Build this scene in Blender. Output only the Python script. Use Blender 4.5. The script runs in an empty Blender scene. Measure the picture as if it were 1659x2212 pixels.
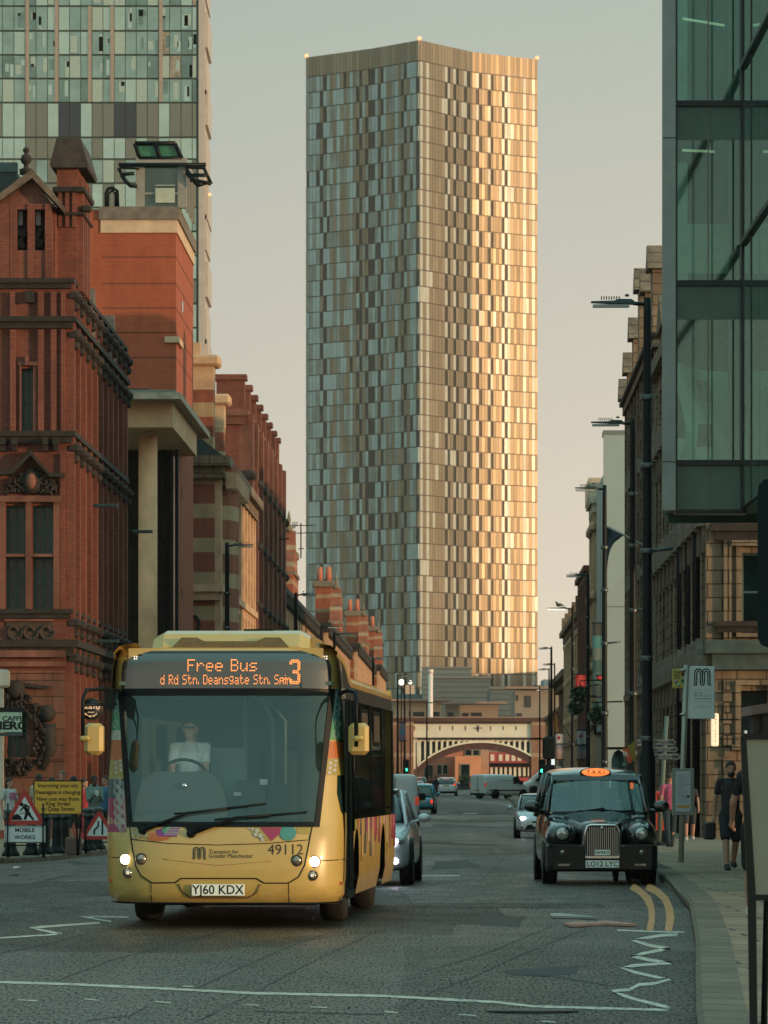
import bpy, math, random
from mathutils import Vector, Matrix
rnd = random.Random(11)
sc = bpy.context.scene; COL = sc.collection
PI = math.pi; R = math.radians
# photograph geometry: measured 1659x2212 grid of the photo -> metres
F, CX, HY, EH = 10500., 829.5, 1685., 1.55
def PX(u, d): return (u-CX)/F*d
def PZ(v, d): return EH+(HY-v)/F*d
# ---------------------------------------------------------------- camera, sky, sun, exposure
cam = bpy.data.objects.new('camera', bpy.data.cameras.new('camera')); COL.objects.link(cam)
cam.location = (0, 0, EH); cam.rotation_euler = (PI/2, 0, 0)
cam.data.sensor_fit = 'HORIZONTAL'; cam.data.sensor_width = 36; cam.data.lens = 36*F/1659
cam.data.shift_y = (HY-1106)/1659; cam.data.clip_start = 1; cam.data.clip_end = 9000
cam.data.dof.use_dof = True; cam.data.dof.focus_distance = 55; cam.data.dof.aperture_fstop = 22
sc.camera = cam
SUN = Vector((.87, -.49, math.tan(R(3.6)))).normalized()
w = bpy.data.worlds.new('World'); sc.world = w; w.use_nodes = True
nt = w.node_tree; nt.nodes.clear(); N = nt.nodes.new; L = nt.links.new
def mathn(nt, op, a, b=None):
    n = nt.nodes.new('ShaderNodeMath'); n.operation = op
    for i, q in enumerate((a, b)):
        if q is None: continue
        if isinstance(q, (int, float)): n.inputs[i].default_value = q
        else: nt.links.new(q, n.inputs[i])
    return n.outputs[0]
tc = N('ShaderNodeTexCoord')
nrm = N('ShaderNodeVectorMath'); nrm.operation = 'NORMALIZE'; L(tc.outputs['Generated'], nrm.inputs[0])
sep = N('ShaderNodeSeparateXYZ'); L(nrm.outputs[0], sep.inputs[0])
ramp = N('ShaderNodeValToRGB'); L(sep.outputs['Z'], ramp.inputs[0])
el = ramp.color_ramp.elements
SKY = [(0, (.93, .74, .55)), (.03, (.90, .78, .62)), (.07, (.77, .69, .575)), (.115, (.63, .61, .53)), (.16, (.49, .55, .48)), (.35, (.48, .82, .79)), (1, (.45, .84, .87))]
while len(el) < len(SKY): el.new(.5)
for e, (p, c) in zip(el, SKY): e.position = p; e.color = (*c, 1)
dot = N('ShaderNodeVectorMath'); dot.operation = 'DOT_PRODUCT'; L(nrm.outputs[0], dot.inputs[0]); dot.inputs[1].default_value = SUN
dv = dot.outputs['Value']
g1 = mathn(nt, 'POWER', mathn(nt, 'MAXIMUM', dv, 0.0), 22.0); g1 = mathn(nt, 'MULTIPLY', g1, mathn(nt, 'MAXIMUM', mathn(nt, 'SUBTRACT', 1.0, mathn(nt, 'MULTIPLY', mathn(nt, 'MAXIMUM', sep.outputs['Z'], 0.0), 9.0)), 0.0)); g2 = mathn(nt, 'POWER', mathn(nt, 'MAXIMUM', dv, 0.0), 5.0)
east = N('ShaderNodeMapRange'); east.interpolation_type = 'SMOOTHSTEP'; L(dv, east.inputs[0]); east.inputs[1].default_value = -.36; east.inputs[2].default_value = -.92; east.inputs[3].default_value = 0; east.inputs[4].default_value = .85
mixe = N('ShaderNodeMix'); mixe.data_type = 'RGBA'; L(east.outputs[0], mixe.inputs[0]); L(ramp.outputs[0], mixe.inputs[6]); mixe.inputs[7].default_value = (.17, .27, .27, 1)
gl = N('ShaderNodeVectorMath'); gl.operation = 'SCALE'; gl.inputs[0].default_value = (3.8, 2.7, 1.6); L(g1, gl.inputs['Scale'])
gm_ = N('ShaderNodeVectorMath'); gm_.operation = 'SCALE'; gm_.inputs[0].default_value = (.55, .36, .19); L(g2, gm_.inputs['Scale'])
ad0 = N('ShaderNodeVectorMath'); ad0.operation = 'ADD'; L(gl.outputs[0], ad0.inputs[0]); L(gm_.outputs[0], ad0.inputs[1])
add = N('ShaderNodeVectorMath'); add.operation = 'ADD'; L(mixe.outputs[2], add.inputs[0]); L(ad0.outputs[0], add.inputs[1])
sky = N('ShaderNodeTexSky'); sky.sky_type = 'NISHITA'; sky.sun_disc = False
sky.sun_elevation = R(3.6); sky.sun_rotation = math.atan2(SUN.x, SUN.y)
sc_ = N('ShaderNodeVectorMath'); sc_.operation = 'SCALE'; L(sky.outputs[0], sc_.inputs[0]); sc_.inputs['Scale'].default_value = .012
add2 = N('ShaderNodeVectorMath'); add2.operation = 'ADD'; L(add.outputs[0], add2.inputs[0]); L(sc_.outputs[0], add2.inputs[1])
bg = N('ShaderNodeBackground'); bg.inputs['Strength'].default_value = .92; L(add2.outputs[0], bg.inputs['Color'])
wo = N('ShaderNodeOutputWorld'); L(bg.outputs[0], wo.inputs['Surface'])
sl = bpy.data.lights.new('sun', 'SUN'); sl.energy = 2.8; sl.angle = R(.6); sl.color = (1, .63, .33)
so = bpy.data.objects.new('sun', sl); COL.objects.link(so); so.rotation_euler = SUN.to_track_quat('Z', 'Y').to_euler()
vs = sc.view_settings; vs.view_transform = 'Standard'; vs.look = 'None'; vs.exposure = 0; vs.gamma = 1
sc.cycles.max_bounces = 6; sc.cycles.transparent_max_bounces = 12; sc.cycles.volume_bounces = 0
# ---------------------------------------------------------------- helpers
MATS = {}
def mat(name, col, rough=.6, metal=0., var=.12, scale=3., bump=0., coat=0., emit=None, es=1., spec=.5, alpha=None):
    if name in MATS: return MATS[name]
    m = bpy.data.materials.new(name); m.use_nodes = True; nt = m.node_tree
    b = nt.nodes['Principled BSDF']
    b.inputs['Base Color'].default_value = (*col, 1); b.inputs['Roughness'].default_value = rough
    b.inputs['Metallic'].default_value = metal; b.inputs['Coat Weight'].default_value = coat
    b.inputs['Specular IOR Level'].default_value = spec
    if emit: b.inputs['Emission Color'].default_value = (*emit, 1); b.inputs['Emission Strength'].default_value = es
    if var or bump:
        t = nt.nodes.new('ShaderNodeTexCoord'); n = nt.nodes.new('ShaderNodeTexNoise')
        n.inputs['Scale'].default_value = scale; n.inputs['Detail'].default_value = 5; n.inputs['Roughness'].default_value = .6
        nt.links.new(t.outputs['Object'], n.inputs['Vector'])
        if var:
            mr = nt.nodes.new('ShaderNodeMapRange'); nt.links.new(n.outputs['Fac'], mr.inputs[0])
            mr.inputs[1].default_value = .3; mr.inputs[2].default_value = .7; mr.inputs[3].default_value = 1-var; mr.inputs[4].default_value = 1+var
            v = nt.nodes.new('ShaderNodeVectorMath'); v.operation = 'SCALE'; v.inputs[0].default_value = col
            nt.links.new(mr.outputs[0], v.inputs['Scale']); nt.links.new(v.outputs[0], b.inputs['Base Color'])
        if bump:
            bp = nt.nodes.new('ShaderNodeBump'); bp.inputs['Strength'].default_value = bump; bp.inputs['Distance'].default_value = .02
            nt.links.new(n.outputs['Fac'], bp.inputs['Height']); nt.links.new(bp.outputs[0], b.inputs['Normal'])
    MATS[name] = m; return m
def glassy(name, col, refl=.12, rough=.03, op=.0, opcol=(.02, .05, .05)):
    "see-through pane: tinted transparency, a flat colour veil (op) and a mirror part (refl)"
    m = bpy.data.materials.new(name); m.use_nodes = True; nt = m.node_tree; nt.nodes.clear(); n = nt.nodes.new
    tr = n('ShaderNodeBsdfTransparent'); tr.inputs[0].default_value = (*col, 1)
    df = n('ShaderNodeBsdfDiffuse'); df.inputs[0].default_value = (*opcol, 1)
    go = n('ShaderNodeBsdfGlossy'); go.inputs[0].default_value = (.85, 1, .97, 1); go.inputs['Roughness'].default_value = rough
    a = n('ShaderNodeMixShader'); a.inputs[0].default_value = op; nt.links.new(tr.outputs[0], a.inputs[1]); nt.links.new(df.outputs[0], a.inputs[2])
    c = n('ShaderNodeMixShader'); c.inputs[0].default_value = refl; nt.links.new(a.outputs[0], c.inputs[1]); nt.links.new(go.outputs[0], c.inputs[2])
    o = n('ShaderNodeOutputMaterial'); nt.links.new(c.outputs[0], o.inputs[0]); MATS[name] = m; return m
def masonry(name, c1, c2, mortar, bw=.45, bh=.15, ms=.012, rough=.85, soot=.5, band=None, bump=.4):
    "brick or ashlar courses laid over x+y and z, with soot streaks; band=(colour, period, share) adds stone stripes"
    m = bpy.data.materials.new(name); m.use_nodes = True; nt = m.node_tree; b = nt.nodes['Principled BSDF']; n = nt.nodes.new; l = nt.links.new
    t = n('ShaderNodeTexCoord'); s = n('ShaderNodeSeparateXYZ'); l(t.outputs['Object'], s.inputs[0])
    xy = mathn(nt, 'ADD', s.outputs[0], s.outputs[1])
    cb = n('ShaderNodeCombineXYZ'); l(xy, cb.inputs[0]); l(s.outputs[2], cb.inputs[1])
    br = n('ShaderNodeTexBrick'); l(cb.outputs[0], br.inputs['Vector'])
    br.inputs['Color1'].default_value = (*c1, 1); br.inputs['Color2'].default_value = (*c2, 1); br.inputs['Mortar'].default_value = (*mortar, 1)
    br.inputs['Scale'].default_value = 1; br.inputs['Mortar Size'].default_value = ms
    br.inputs['Brick Width'].default_value = bw; br.inputs['Row Height'].default_value = bh
    col = br.outputs['Color']
    if band:
        bc, per, share = band
        fr = mathn(nt, 'FRACT', mathn(nt, 'DIVIDE', s.outputs[2], per)); lt = mathn(nt, 'LESS_THAN', fr, share)
        mx = n('ShaderNodeMix'); mx.data_type = 'RGBA'; l(lt, mx.inputs[0]); l(col, mx.inputs[6]); mx.inputs[7].default_value = (*bc, 1); col = mx.outputs[2]
    mp = n('ShaderNodeMapping'); mp.inputs['Scale'].default_value = (.9, .9, .22); l(t.outputs['Object'], mp.inputs[0])
    no = n('ShaderNodeTexNoise'); no.inputs['Scale'].default_value = 1.1; no.inputs['Detail'].default_value = 8; no.inputs['Roughness'].default_value = .7; l(mp.outputs[0], no.inputs['Vector'])
    mr = n('ShaderNodeMapRange'); l(no.outputs['Fac'], mr.inputs[0]); mr.inputs[1].default_value = .35; mr.inputs[2].default_value = .68; mr.inputs[3].default_value = 1-soot; mr.inputs[4].default_value = 1.12
    v = n('ShaderNodeVectorMath'); v.operation = 'SCALE'; l(col, v.inputs[0]); l(mr.outputs[0], v.inputs['Scale']); l(v.outputs[0], b.inputs['Base Color'])
    b.inputs['Roughness'].default_value = rough; b.inputs['Specular IOR Level'].default_value = .25
    if bump:
        bp = n('ShaderNodeBump'); bp.inputs['Strength'].default_value = bump; bp.inputs['Distance'].default_value = .03; l(br.outputs['Fac'], bp.inputs['Height']); bp.invert = True; l(bp.outputs[0], b.inputs['Normal'])
    MATS[name] = m; return m
SPLIT = dict(pole_collars='pole_collar', crossbars='crossbar', capitals='capital', window_hoods='window_hood', parapet_piers='parapet_pier', pillars='pillar', rear_legs='rear_leg', window_surround='surround_bar', brackets='bracket', pier_caps='pier_cap', pilasters='pilaster', legs='leg_frame', dormers='dormer', spandrels='spandrel', panes='pane', office_floors='floor_slab', blinds='blind', slit_windows='slit_window', attic_windows='attic_window', brick_strips='brick_strip', chimney_pots='chimney_pot', window_pillars='window_pillar', end_fins='fin', lantern_brackets='lantern_bracket', banner_squares='banner_square', station_window='window', roof_plants='roof_plant', chimney_bands='chimney_band', dentil_row='dentil', fins='fin', tubes='ceiling_light', abutments='abutment', drainpipes='drainpipe', signal_lamps='signal_lamp', cams='cam', stone_bands='stone_band')
class MB:
    def __init__(s): s.v = []; s.f = []; s.m = []; s.sm = []; s.T = None; s.mi = 0; s.smooth = False
    def add(s, vs, fs, sm=None):
        o = len(s.v)
        for p in vs:
            p = Vector(p); s.v.append(s.T @ p if s.T else p)
        for f in fs: s.f.append([o+i for i in f]); s.m.append(s.mi); s.sm.append(s.smooth if sm is None else sm)
        return s
    def box(s, x0, x1, y0, y1, z0, z1):
        x0, x1 = min(x0, x1), max(x0, x1); y0, y1 = min(y0, y1), max(y0, y1); z0, z1 = min(z0, z1), max(z0, z1)
        return s.add([(x0, y0, z0), (x1, y0, z0), (x1, y1, z0), (x0, y1, z0), (x0, y0, z1), (x1, y0, z1), (x1, y1, z1), (x0, y1, z1)],
              [(0, 3, 2, 1), (4, 5, 6, 7), (0, 1, 5, 4), (1, 2, 6, 5), (2, 3, 7, 6), (3, 0, 4, 7)], False)
    def bbox(s, x0, x1, y0, y1, z0, z1, b=.02):
        "box with chamfered corners: stack of inset rings along z, corners cut"
        def ring(i, z):
            a, c, d, e = x0+i, x1-i, y0+i, y1-i
            return [(a+b, d, z), (c-b, d, z), (c, d+b, z), (c, e-b, z), (c-b, e, z), (a+b, e, z), (a, e-b, z), (a, d+b, z)]
        return s.loft([ring(b, z0), ring(0, z0+b), ring(0, z1-b), ring(b, z1)], True)
    def loft(s, rings, cap=True, closed=True, sm=None):
        n = len(rings[0]); vs = [p for r in rings for p in r]; fs = []
        for j in range(len(rings)-1):
            for i in range(n if closed else n-1):
                k = (i+1) % n; fs.append((j*n+i, j*n+k, (j+1)*n+k, (j+1)*n+i))
        if cap: fs.append(tuple(range(n-1, -1, -1))); fs.append(tuple(range((len(rings)-1)*n, len(rings)*n)))
        return s.add(vs, fs, sm)
    def grid(s, fn, nu, nv, sm=None):
        vs = [fn(i/nu, j/nv) for j in range(nv+1) for i in range(nu+1)]
        return s.add(vs, [(j*(nu+1)+i, j*(nu+1)+i+1, (j+1)*(nu+1)+i+1, (j+1)*(nu+1)+i) for j in range(nv) for i in range(nu)], sm)
    def prism(s, poly, axis, lo, hi):
        "extrude a 2-D outline; axis x: (y,z), y: (x,z), z: (x,y)"
        n = len(poly)
        def P(p, t): return {'x': (t, p[0], p[1]), 'y': (p[0], t, p[1]), 'z': (p[0], p[1], t)}[axis]
        return s.add([P(p, lo) for p in poly]+[P(p, hi) for p in poly], [tuple(range(n)), tuple(range(2*n-1, n-1, -1))]+[(i, n+i, n+(i+1) % n, (i+1) % n) for i in range(n)], False)
    def tube(s, pts, r, n=8, cap=True, sm=True):
        pts = [Vector(p) for p in pts]; rr = r if isinstance(r, (list, tuple)) else [r]*len(pts); rings = []; up = None
        for i, p in enumerate(pts):
            d = (pts[min(i+1, len(pts)-1)]-pts[max(i-1, 0)]).normalized()
            if up is None: up = Vector((0, 0, 1)) if abs(d.z) < .9 else Vector((1, 0, 0))
            a = d.cross(up).normalized(); up = a.cross(d).normalized()
            rings.append([p+(a*math.cos(2*PI*k/n)+up*math.sin(2*PI*k/n))*rr[i] for k in range(n)])
        return s.loft(rings, cap, True, sm)
    def lathe(s, prof, c=(0, 0, 0), n=16, axis='z', sm=True):
        c = Vector(c); rings = []
        for r, h in prof:
            ring = []
            for k in range(n):
                a = 2*PI*k/n; x, y = r*math.cos(a), r*math.sin(a)
                ring.append(c+Vector({'z': (x, y, h), 'y': (x, h, y), 'x': (h, x, y)}[axis]))
            rings.append(ring)
        return s.loft(rings, True, True, sm)
    def ball(s, c, r, nu=12, nv=8):
        c = Vector(c); r = r if isinstance(r, (tuple, list)) else (r, r, r); rings = []
        for j in range(nv+1):
            t = PI*(j/nv)*.98+.01*PI; rings.append([c+Vector((math.sin(t)*math.cos(2*PI*k/nu)*r[0], math.sin(t)*math.sin(2*PI*k/nu)*r[1], -math.cos(t)*r[2])) for k in range(nu)])
        return s.loft(rings, True, True, True)
    def cap2(s, a, b, ra, rb, n=10):
        "tapered limb piece with round ends"
        a, b = Vector(a), Vector(b); d = (b-a).normalized(); pts = []; rr = []
        for t in (-.95, -.7, -.35, 0): pts.append(a+d*ra*t); rr.append(ra*math.sqrt(max(1-t*t, .05)))
        for t in (0, .35, .7, .95): pts.append(b+d*rb*t); rr.append(rb*math.sqrt(max(1-t*t, .05)))
        return s.tube(pts, rr, n)
    def build(s, name, mats, parent=None):
        if name in SPLIT and len(s.v):      # repeated pieces become parts of their own
            root = list(range(len(s.v)))
            def find(a):
                while root[a] != a: root[a] = root[root[a]]; a = root[a]
                return a
            for f in s.f:
                for i in f[1:]: root[find(i)] = find(f[0])
            bb = {}
            for i, v in enumerate(s.v):
                b = bb.setdefault(find(i), [list(v), list(v)])
                for k in range(3): b[0][k] = min(b[0][k], v[k]); b[1][k] = max(b[1][k], v[k])
            ks = list(bb); par = {k: k for k in ks}
            def f2(a):
                while par[a] != a: a = par[a]
                return a
            for a in range(len(ks)):
                for b in range(a+1, len(ks)):
                    A, B = bb[ks[a]], bb[ks[b]]
                    if all(A[0][k] <= B[1][k]+.03 and B[0][k] <= A[1][k]+.03 for k in range(3)): par[f2(ks[b])] = f2(ks[a])
            groups = {}
            for j, f in enumerate(s.f): groups.setdefault(f2(find(f[0])), []).append(j)
            first = None
            for js in groups.values():
                m = MB(); mp = {}
                for j in js:
                    for i in s.f[j]:
                        if i not in mp: mp[i] = len(m.v); m.v.append(s.v[i])
                    m.f.append([mp[i] for i in s.f[j]]); m.m.append(s.m[j]); m.sm.append(s.sm[j])
                o = m.build(SPLIT[name], mats, parent); first = first or o
            return first
        me = bpy.data.meshes.new(name); me.from_pydata([tuple(v) for v in s.v], [], s.f); me.update()
        for m in (mats if isinstance(mats, (list, tuple)) else [mats]): me.materials.append(m)
        me.polygons.foreach_set('material_index', s.m); me.polygons.foreach_set('use_smooth', s.sm)
        o = bpy.data.objects.new(name, me); COL.objects.link(o)
        if parent: o.parent = parent
        return o
def tag(o, label=None, cat=None, group=None, kind=None):
    if label: o['label'] = label
    if cat: o['category'] = cat
    if group: o['group'] = group
    if kind: o['kind'] = kind
    return o
def thing(name, label, cat, loc=(0, 0, 0), rz=0., group=None):
    o = bpy.data.objects.new(name, None); COL.objects.link(o); o.location = loc; o.rotation_euler = (0, 0, rz); o.empty_display_size = .2
    return tag(o, label, cat, group)
def copy_tree(o, parent=None):
    c = o.copy(); COL.objects.link(c); c.parent = parent
    for ch in list(o.children): copy_tree(ch, c)
    return c
def text(s, size, ext=.002, align='CENTER', sx=1., bold=0.):
    "2-D lettering -> (verts (x,z), faces) centred on the baseline"
    cu = bpy.data.curves.new('t', 'FONT'); cu.body = s; cu.size = size; cu.align_x = align; cu.align_y = 'CENTER'; cu.offset = bold*size; cu.resolution_u = 3
    o = bpy.data.objects.new('t', cu); COL.objects.link(o); dg = bpy.context.evaluated_depsgraph_get(); me = bpy.data.meshes.new_from_object(o.evaluated_get(dg))
    vs = [(v.co.x*sx, v.co.y) for v in me.vertices]; fs = [tuple(p.vertices) for p in me.polygons]
    bpy.data.objects.remove(o); bpy.data.curves.remove(cu); bpy.data.meshes.remove(me); return vs, fs
def lettering(mb, s, x, y, z, size, sx=1., bold=0., align='CENTER', fn=None, spacing=None):
    "writing on a face that looks towards -y; fn(x,z)->y lets it follow a curved panel"
    vs, fs = text(s, size, align=align, sx=sx, bold=bold)
    return mb.add([(x+a, (fn(x+a, z+b) if fn else y), z+b) for a, b in vs], fs, False)
def gz(y):
    P = [(0, 0), (55, 0), (76, -.09), (110, -.2), (165, -.42), (240, -.5), (296, -.48), (389, .05), (450, .35), (617, .5), (9000, .5)]
    for (a, za), (b, zb) in zip(P, P[1:]):
        if y <= b:
            t = max(0, (y-a)/(b-a)); t = t*t*(3-2*t); return za+(zb-za)*t
    return .5
def G(u, v, h=0.):
    "ground point seen at a photo position"
    d = 60.
    for _ in range(30): d = F*(EH-gz(d)-h)/(v-HY)
    return PX(u, d), d
def lerp(P, t):
    for (a, za), (b, zb) in zip(P, P[1:]):
        if t <= b: return za+(zb-za)*max(0, (t-a)/(b-a))
    return P[-1][1]
def dirt(m, top, col=(.10, .085, .06), amt=.75):
    "road grime thrown up from below: a ragged film that thins out towards height top"
    nt = m.node_tree; b = nt.nodes['Principled BSDF']; n = nt.nodes.new; l = nt.links.new; src = b.inputs['Base Color'].links[0].from_socket
    t = n('ShaderNodeTexCoord'); s = n('ShaderNodeSeparateXYZ'); l(t.outputs['Object'], s.inputs[0]); q = n('ShaderNodeTexNoise'); q.inputs['Scale'].default_value = 5; q.inputs['Detail'].default_value = 8; q.inputs['Roughness'].default_value = .75; l(t.outputs['Object'], q.inputs['Vector'])
    z = mathn(nt, 'SUBTRACT', 1.0, mathn(nt, 'DIVIDE', s.outputs[2], top)); f = mathn(nt, 'MULTIPLY', mathn(nt, 'MAXIMUM', mathn(nt, 'ADD', z, mathn(nt, 'MULTIPLY', mathn(nt, 'SUBTRACT', q.outputs['Fac'], .5), 2.2)), 0.0), amt)
    f = mathn(nt, 'MINIMUM', f, amt); mx = n('ShaderNodeMix'); mx.data_type = 'RGBA'; l(f, mx.inputs[0]); l(src, mx.inputs[6]); mx.inputs[7].default_value = (*col, 1); l(mx.outputs[2], b.inputs['Base Color'])
def worn(m, thr=.42, scale=7):
    "paint scuffed away in ragged patches"
    nt = m.node_tree; t = nt.nodes.new('ShaderNodeTexCoord'); q = nt.nodes.new('ShaderNodeTexNoise'); q.inputs['Scale'].default_value = scale; q.inputs['Detail'].default_value = 8; q.inputs['Roughness'].default_value = .8; nt.links.new(t.outputs['Object'], q.inputs['Vector'])
    r_ = nt.nodes.new('ShaderNodeMapRange'); nt.links.new(q.outputs['Fac'], r_.inputs[0]); r_.inputs[1].default_value = thr-.03; r_.inputs[2].default_value = thr+.05; r_.inputs[3].default_value = .1; nt.links.new(r_.outputs[0], nt.nodes['Principled BSDF'].inputs['Alpha'])
ST = math.atan(.0163)            # the street runs this much to the right of the view
KR = [(-40, -2.), (0, .2), (31, 2.0), (44.6, 2.87), (57.5, 3.62), (72, 4.26), (84.5, 4.69), (114, 5.4), (139, 5.85), (200, 6.8), (617, 13.6), (1300, 24.7)]
KL = [(85, -60), (92, -22), (96, -11.5), (98.5, -9), (101, -7.7), (106, -7.1), (115, -6.55), (150, -5.75), (617, 2.0), (1300, 13.)]
black = mat('black_paint', (.005, .009, .010), .45, var=.2, spec=.18); darkgl = mat('dark_glass', (.006, .016, .018), .06, var=0, spec=.8)
white = mat('white_paint', (.6, .63, .6), .5, var=.06); tyre = mat('tyre_rubber', (.012, .013, .013), .8, var=.2)
alu = mat('brushed_metal', (.42, .43, .42), .3, 1, var=.1); chrome = mat('chrome', (.75, .77, .76), .1, 1, var=0)
# ---------------------------------------------------------------- ground, road, pavements
def asphalt():
    m = bpy.data.materials.new('asphalt'); m.use_nodes = True; nt = m.node_tree; b = nt.nodes['Principled BSDF']; n = nt.nodes.new; l = nt.links.new
    t = n('ShaderNodeTexCoord')
    def noise(scale, det=4, sc3=(1, 1, 1), rough=.6):
        mp = n('ShaderNodeMapping'); mp.inputs['Scale'].default_value = sc3; l(t.outputs['Object'], mp.inputs[0])
        q = n('ShaderNodeTexNoise'); q.inputs['Scale'].default_value = scale; q.inputs['Detail'].default_value = det; q.inputs['Roughness'].default_value = rough; l(mp.outputs[0], q.inputs['Vector']); return q.outputs['Fac']
    def mrange(x, a, c, d, e):
        q = n('ShaderNodeMapRange'); l(x, q.inputs[0]); 
        for i, k in enumerate((a, c, d, e)): q.inputs[i+1].default_value = k
        return q.outputs[0]
    grit = noise(40, 3, (1, .13, 1), .9); patch = noise(.22, 5, (1, .35, 1)); mid = noise(1.7, 6, (1, .25, 1), .7)
    mp = n('ShaderNodeMapping'); mp.inputs['Scale'].default_value = (.33, .06, 1); mp.inputs['Rotation'].default_value = (0, 0, .05); l(t.outputs['Object'], mp.inputs[0])
    vo = n('ShaderNodeTexVoronoi'); vo.distance = 'CHEBYCHEV'; vo.inputs['Scale'].default_value = 1; l(mp.outputs[0], vo.inputs['Vector'])
    sx = n('ShaderNodeSeparateColor'); l(vo.outputs['Color'], sx.inputs[0])
    f = mathn(nt, 'MULTIPLY', mrange(grit, .42, .58, .05, 2.3), mrange(patch, .35, .65, .6, 1.4))
    f = mathn(nt, 'MULTIPLY', f, mrange(mid, .35, .65, .75, 1.3)); f = mathn(nt, 'MULTIPLY', f, mrange(sx.outputs[0], 0, 1, .62, 1.4))
    sp = n('ShaderNodeSeparateXYZ'); l(t.outputs['Object'], sp.inputs[0]); lane = mathn(nt, 'SINE', mathn(nt, 'MULTIPLY', mathn(nt, 'ADD', mathn(nt, 'SUBTRACT', sp.outputs[0], mathn(nt, 'MULTIPLY', sp.outputs[1], .02)), mathn(nt, 'MULTIPLY', patch, 2.2)), 3.4)); polish = mrange(lane, -1, 1, .72, 1.25); f = mathn(nt, 'MULTIPLY', f, mrange(lane, -1, 1, 1.12, .86))
    v = n('ShaderNodeVectorMath'); v.operation = 'SCALE'; v.inputs[0].default_value = (.040, .035, .025); l(f, v.inputs['Scale']); l(v.outputs[0], b.inputs['Base Color'])
    l(mrange(mathn(nt, 'ADD', mid, mathn(nt, 'MULTIPLY', sx.outputs[1], .3)), .4, .95, .34, .62), b.inputs['Roughness'])
    l(mathn(nt, 'MULTIPLY', polish, mathn(nt, 'MULTIPLY', mrange(grit, .40, .60, .0, 1.0), mrange(sx.outputs[0], 0, 1, .2, .72))), b.inputs['Specular IOR Level'])
    bp = n('ShaderNodeBump'); bp.inputs['Strength'].default_value = .8; bp.inputs['Distance'].default_value = .035; l(mathn(nt, 'ADD', grit, mathn(nt, 'MULTIPLY', mid, .8)), bp.inputs['Height']); l(bp.outputs[0], b.inputs['Normal'])
    return m
ROAD = asphalt()
YS = [-40, -10, 10, 20]+list(range(26, 130, 3))+list(range(130, 480, 8))+[500, 560, 617, 700, 1000, 1400]
g = MB()
YSG = [-120, -40, 0, 55, 76, 110, 165, 240, 296, 340, 389, 420, 450, 520, 617, 900, 1300, 1700, 2100]
g.grid(lambda i, j: (-800+1600*i, YSG[round(j*18)], gz(YSG[round(j*18)])-.08-(.3 if 60 < YSG[round(j*18)] < 600 else 0)), 2, 18)
tag(g.build('ground', mat('ground_earth', (.09, .085, .07), .9)), kind='structure')
g = MB(); nY = len(YS)-1
g.grid(lambda i, j: (-62+142*i, YS[round(j*nY)], gz(YS[round(j*nY)])), 8, nY, True)
tag(g.build('road', ROAD), kind='structure')
slab = masonry('paving_slabs', (.33, .23, .14), (.22, .16, .10), (.05, .045, .04), 1.1, .75, .022, .75, .3, None, .3)
slab.node_tree.nodes['Brick Texture'].inputs['Scale'].default_value = 1
# slabs lie flat: feed plain x,y
_n = slab.node_tree; _t = [q for q in _n.nodes if q.type == 'TEX_COORD'][0]; _n.links.new(_t.outputs['Object'], _n.nodes['Brick Texture'].inputs['Vector'])
_n.nodes['Principled BSDF'].inputs['Specular IOR Level'].default_value = .4
kerbst = masonry('kerb_stone', (.16, .13, .09), (.20, .16, .11), (.03, .03, .03), .9, 2.5, .03, .7, .35, None, .3)
KH = .13
def pave(name, K, side, far):
    ys = sorted(set([y for y, _ in K]+[y for y in YS if y > K[0][0]])); g = MB(); k = MB()
    inn = lambda y: lerp(K, y)+side*.3
    g.grid(lambda i, j: ((lambda y: (inn(y)+(far-inn(y))*i if side*(far-inn(y)) > 0 else inn(y), y, gz(y)+KH))(ys[round(j*(len(ys)-1))])), 3, len(ys)-1)
    tag(g.build(name, slab), kind='structure')
    pr = []
    for y in ys:
        x = lerp(K, y); z = gz(y); s = side
        pr.append([(x-s*.01, y, z-.1), (x-s*.01, y, z+KH-.03), (x+s*.03, y, z+KH+.002), (x+s*.302, y, z+KH+.002), (x+s*.302, y, z-.1)])
    k.loft(pr, False, False); tag(k.build(name.replace('pavement', 'kerb'), kerbst), kind='structure')
pave('pavement_right', KR, 1, 40); pave('pavement_left', KL, -1, -62)
mk = mat('marking_white', (.52, .48, .39), .6, var=.5, scale=14); my = mat('marking_yellow', (.62, .27, .09), .65, var=.3, scale=12)
worn(mk); worn(my, .40)
def ribbon(mb, pts, wpx, h=.004, jag=0.):
    "a painted line: its centre line and thickness are measured on the photo, then laid on the road"
    out = []; dens = []
    for (a, b), (c, d) in zip(pts, pts[1:]):
        n = max(1, int(math.hypot(c-a, d-b)/22)); dens += [(a+(c-a)*i/n, b+(d-b)*i/n) for i in range(n)]
    dens.append(pts[-1])
    for i, (u, v) in enumerate(dens):
        a = dens[max(i-1, 0)]; c = dens[min(i+1, len(dens)-1)]; du, dv = c[0]-a[0], c[1]-a[1]; q = math.hypot(du, dv) or 1
        ww = wpx*(1+rnd.uniform(-jag, jag))/2; nu, nv = -dv/q*ww, du/q*ww
        for s in (1, -1):
            x, y = G(u+nu*s, v+nv*s); out.append((x, y, gz(y)+h))
    return mb.add(out, [(2*i, 2*i+1, 2*i+3, 2*i+2) for i in range(len(dens)-1)], False)
def z8(L): return [(829.5+a/2, 1824.9+b/2) for a, b in L]
def z7(L): return [(a/2, 1824.9+b/2) for a, b in L]
def road_mark(lines, wpx, m=None, name='road_marking', jag=.12, h=.004):
    g = MB()
    for p in lines: ribbon(g, p, wpx, h, jag)
    tag(g.build(name, m or mk), kind='structure')
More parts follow.
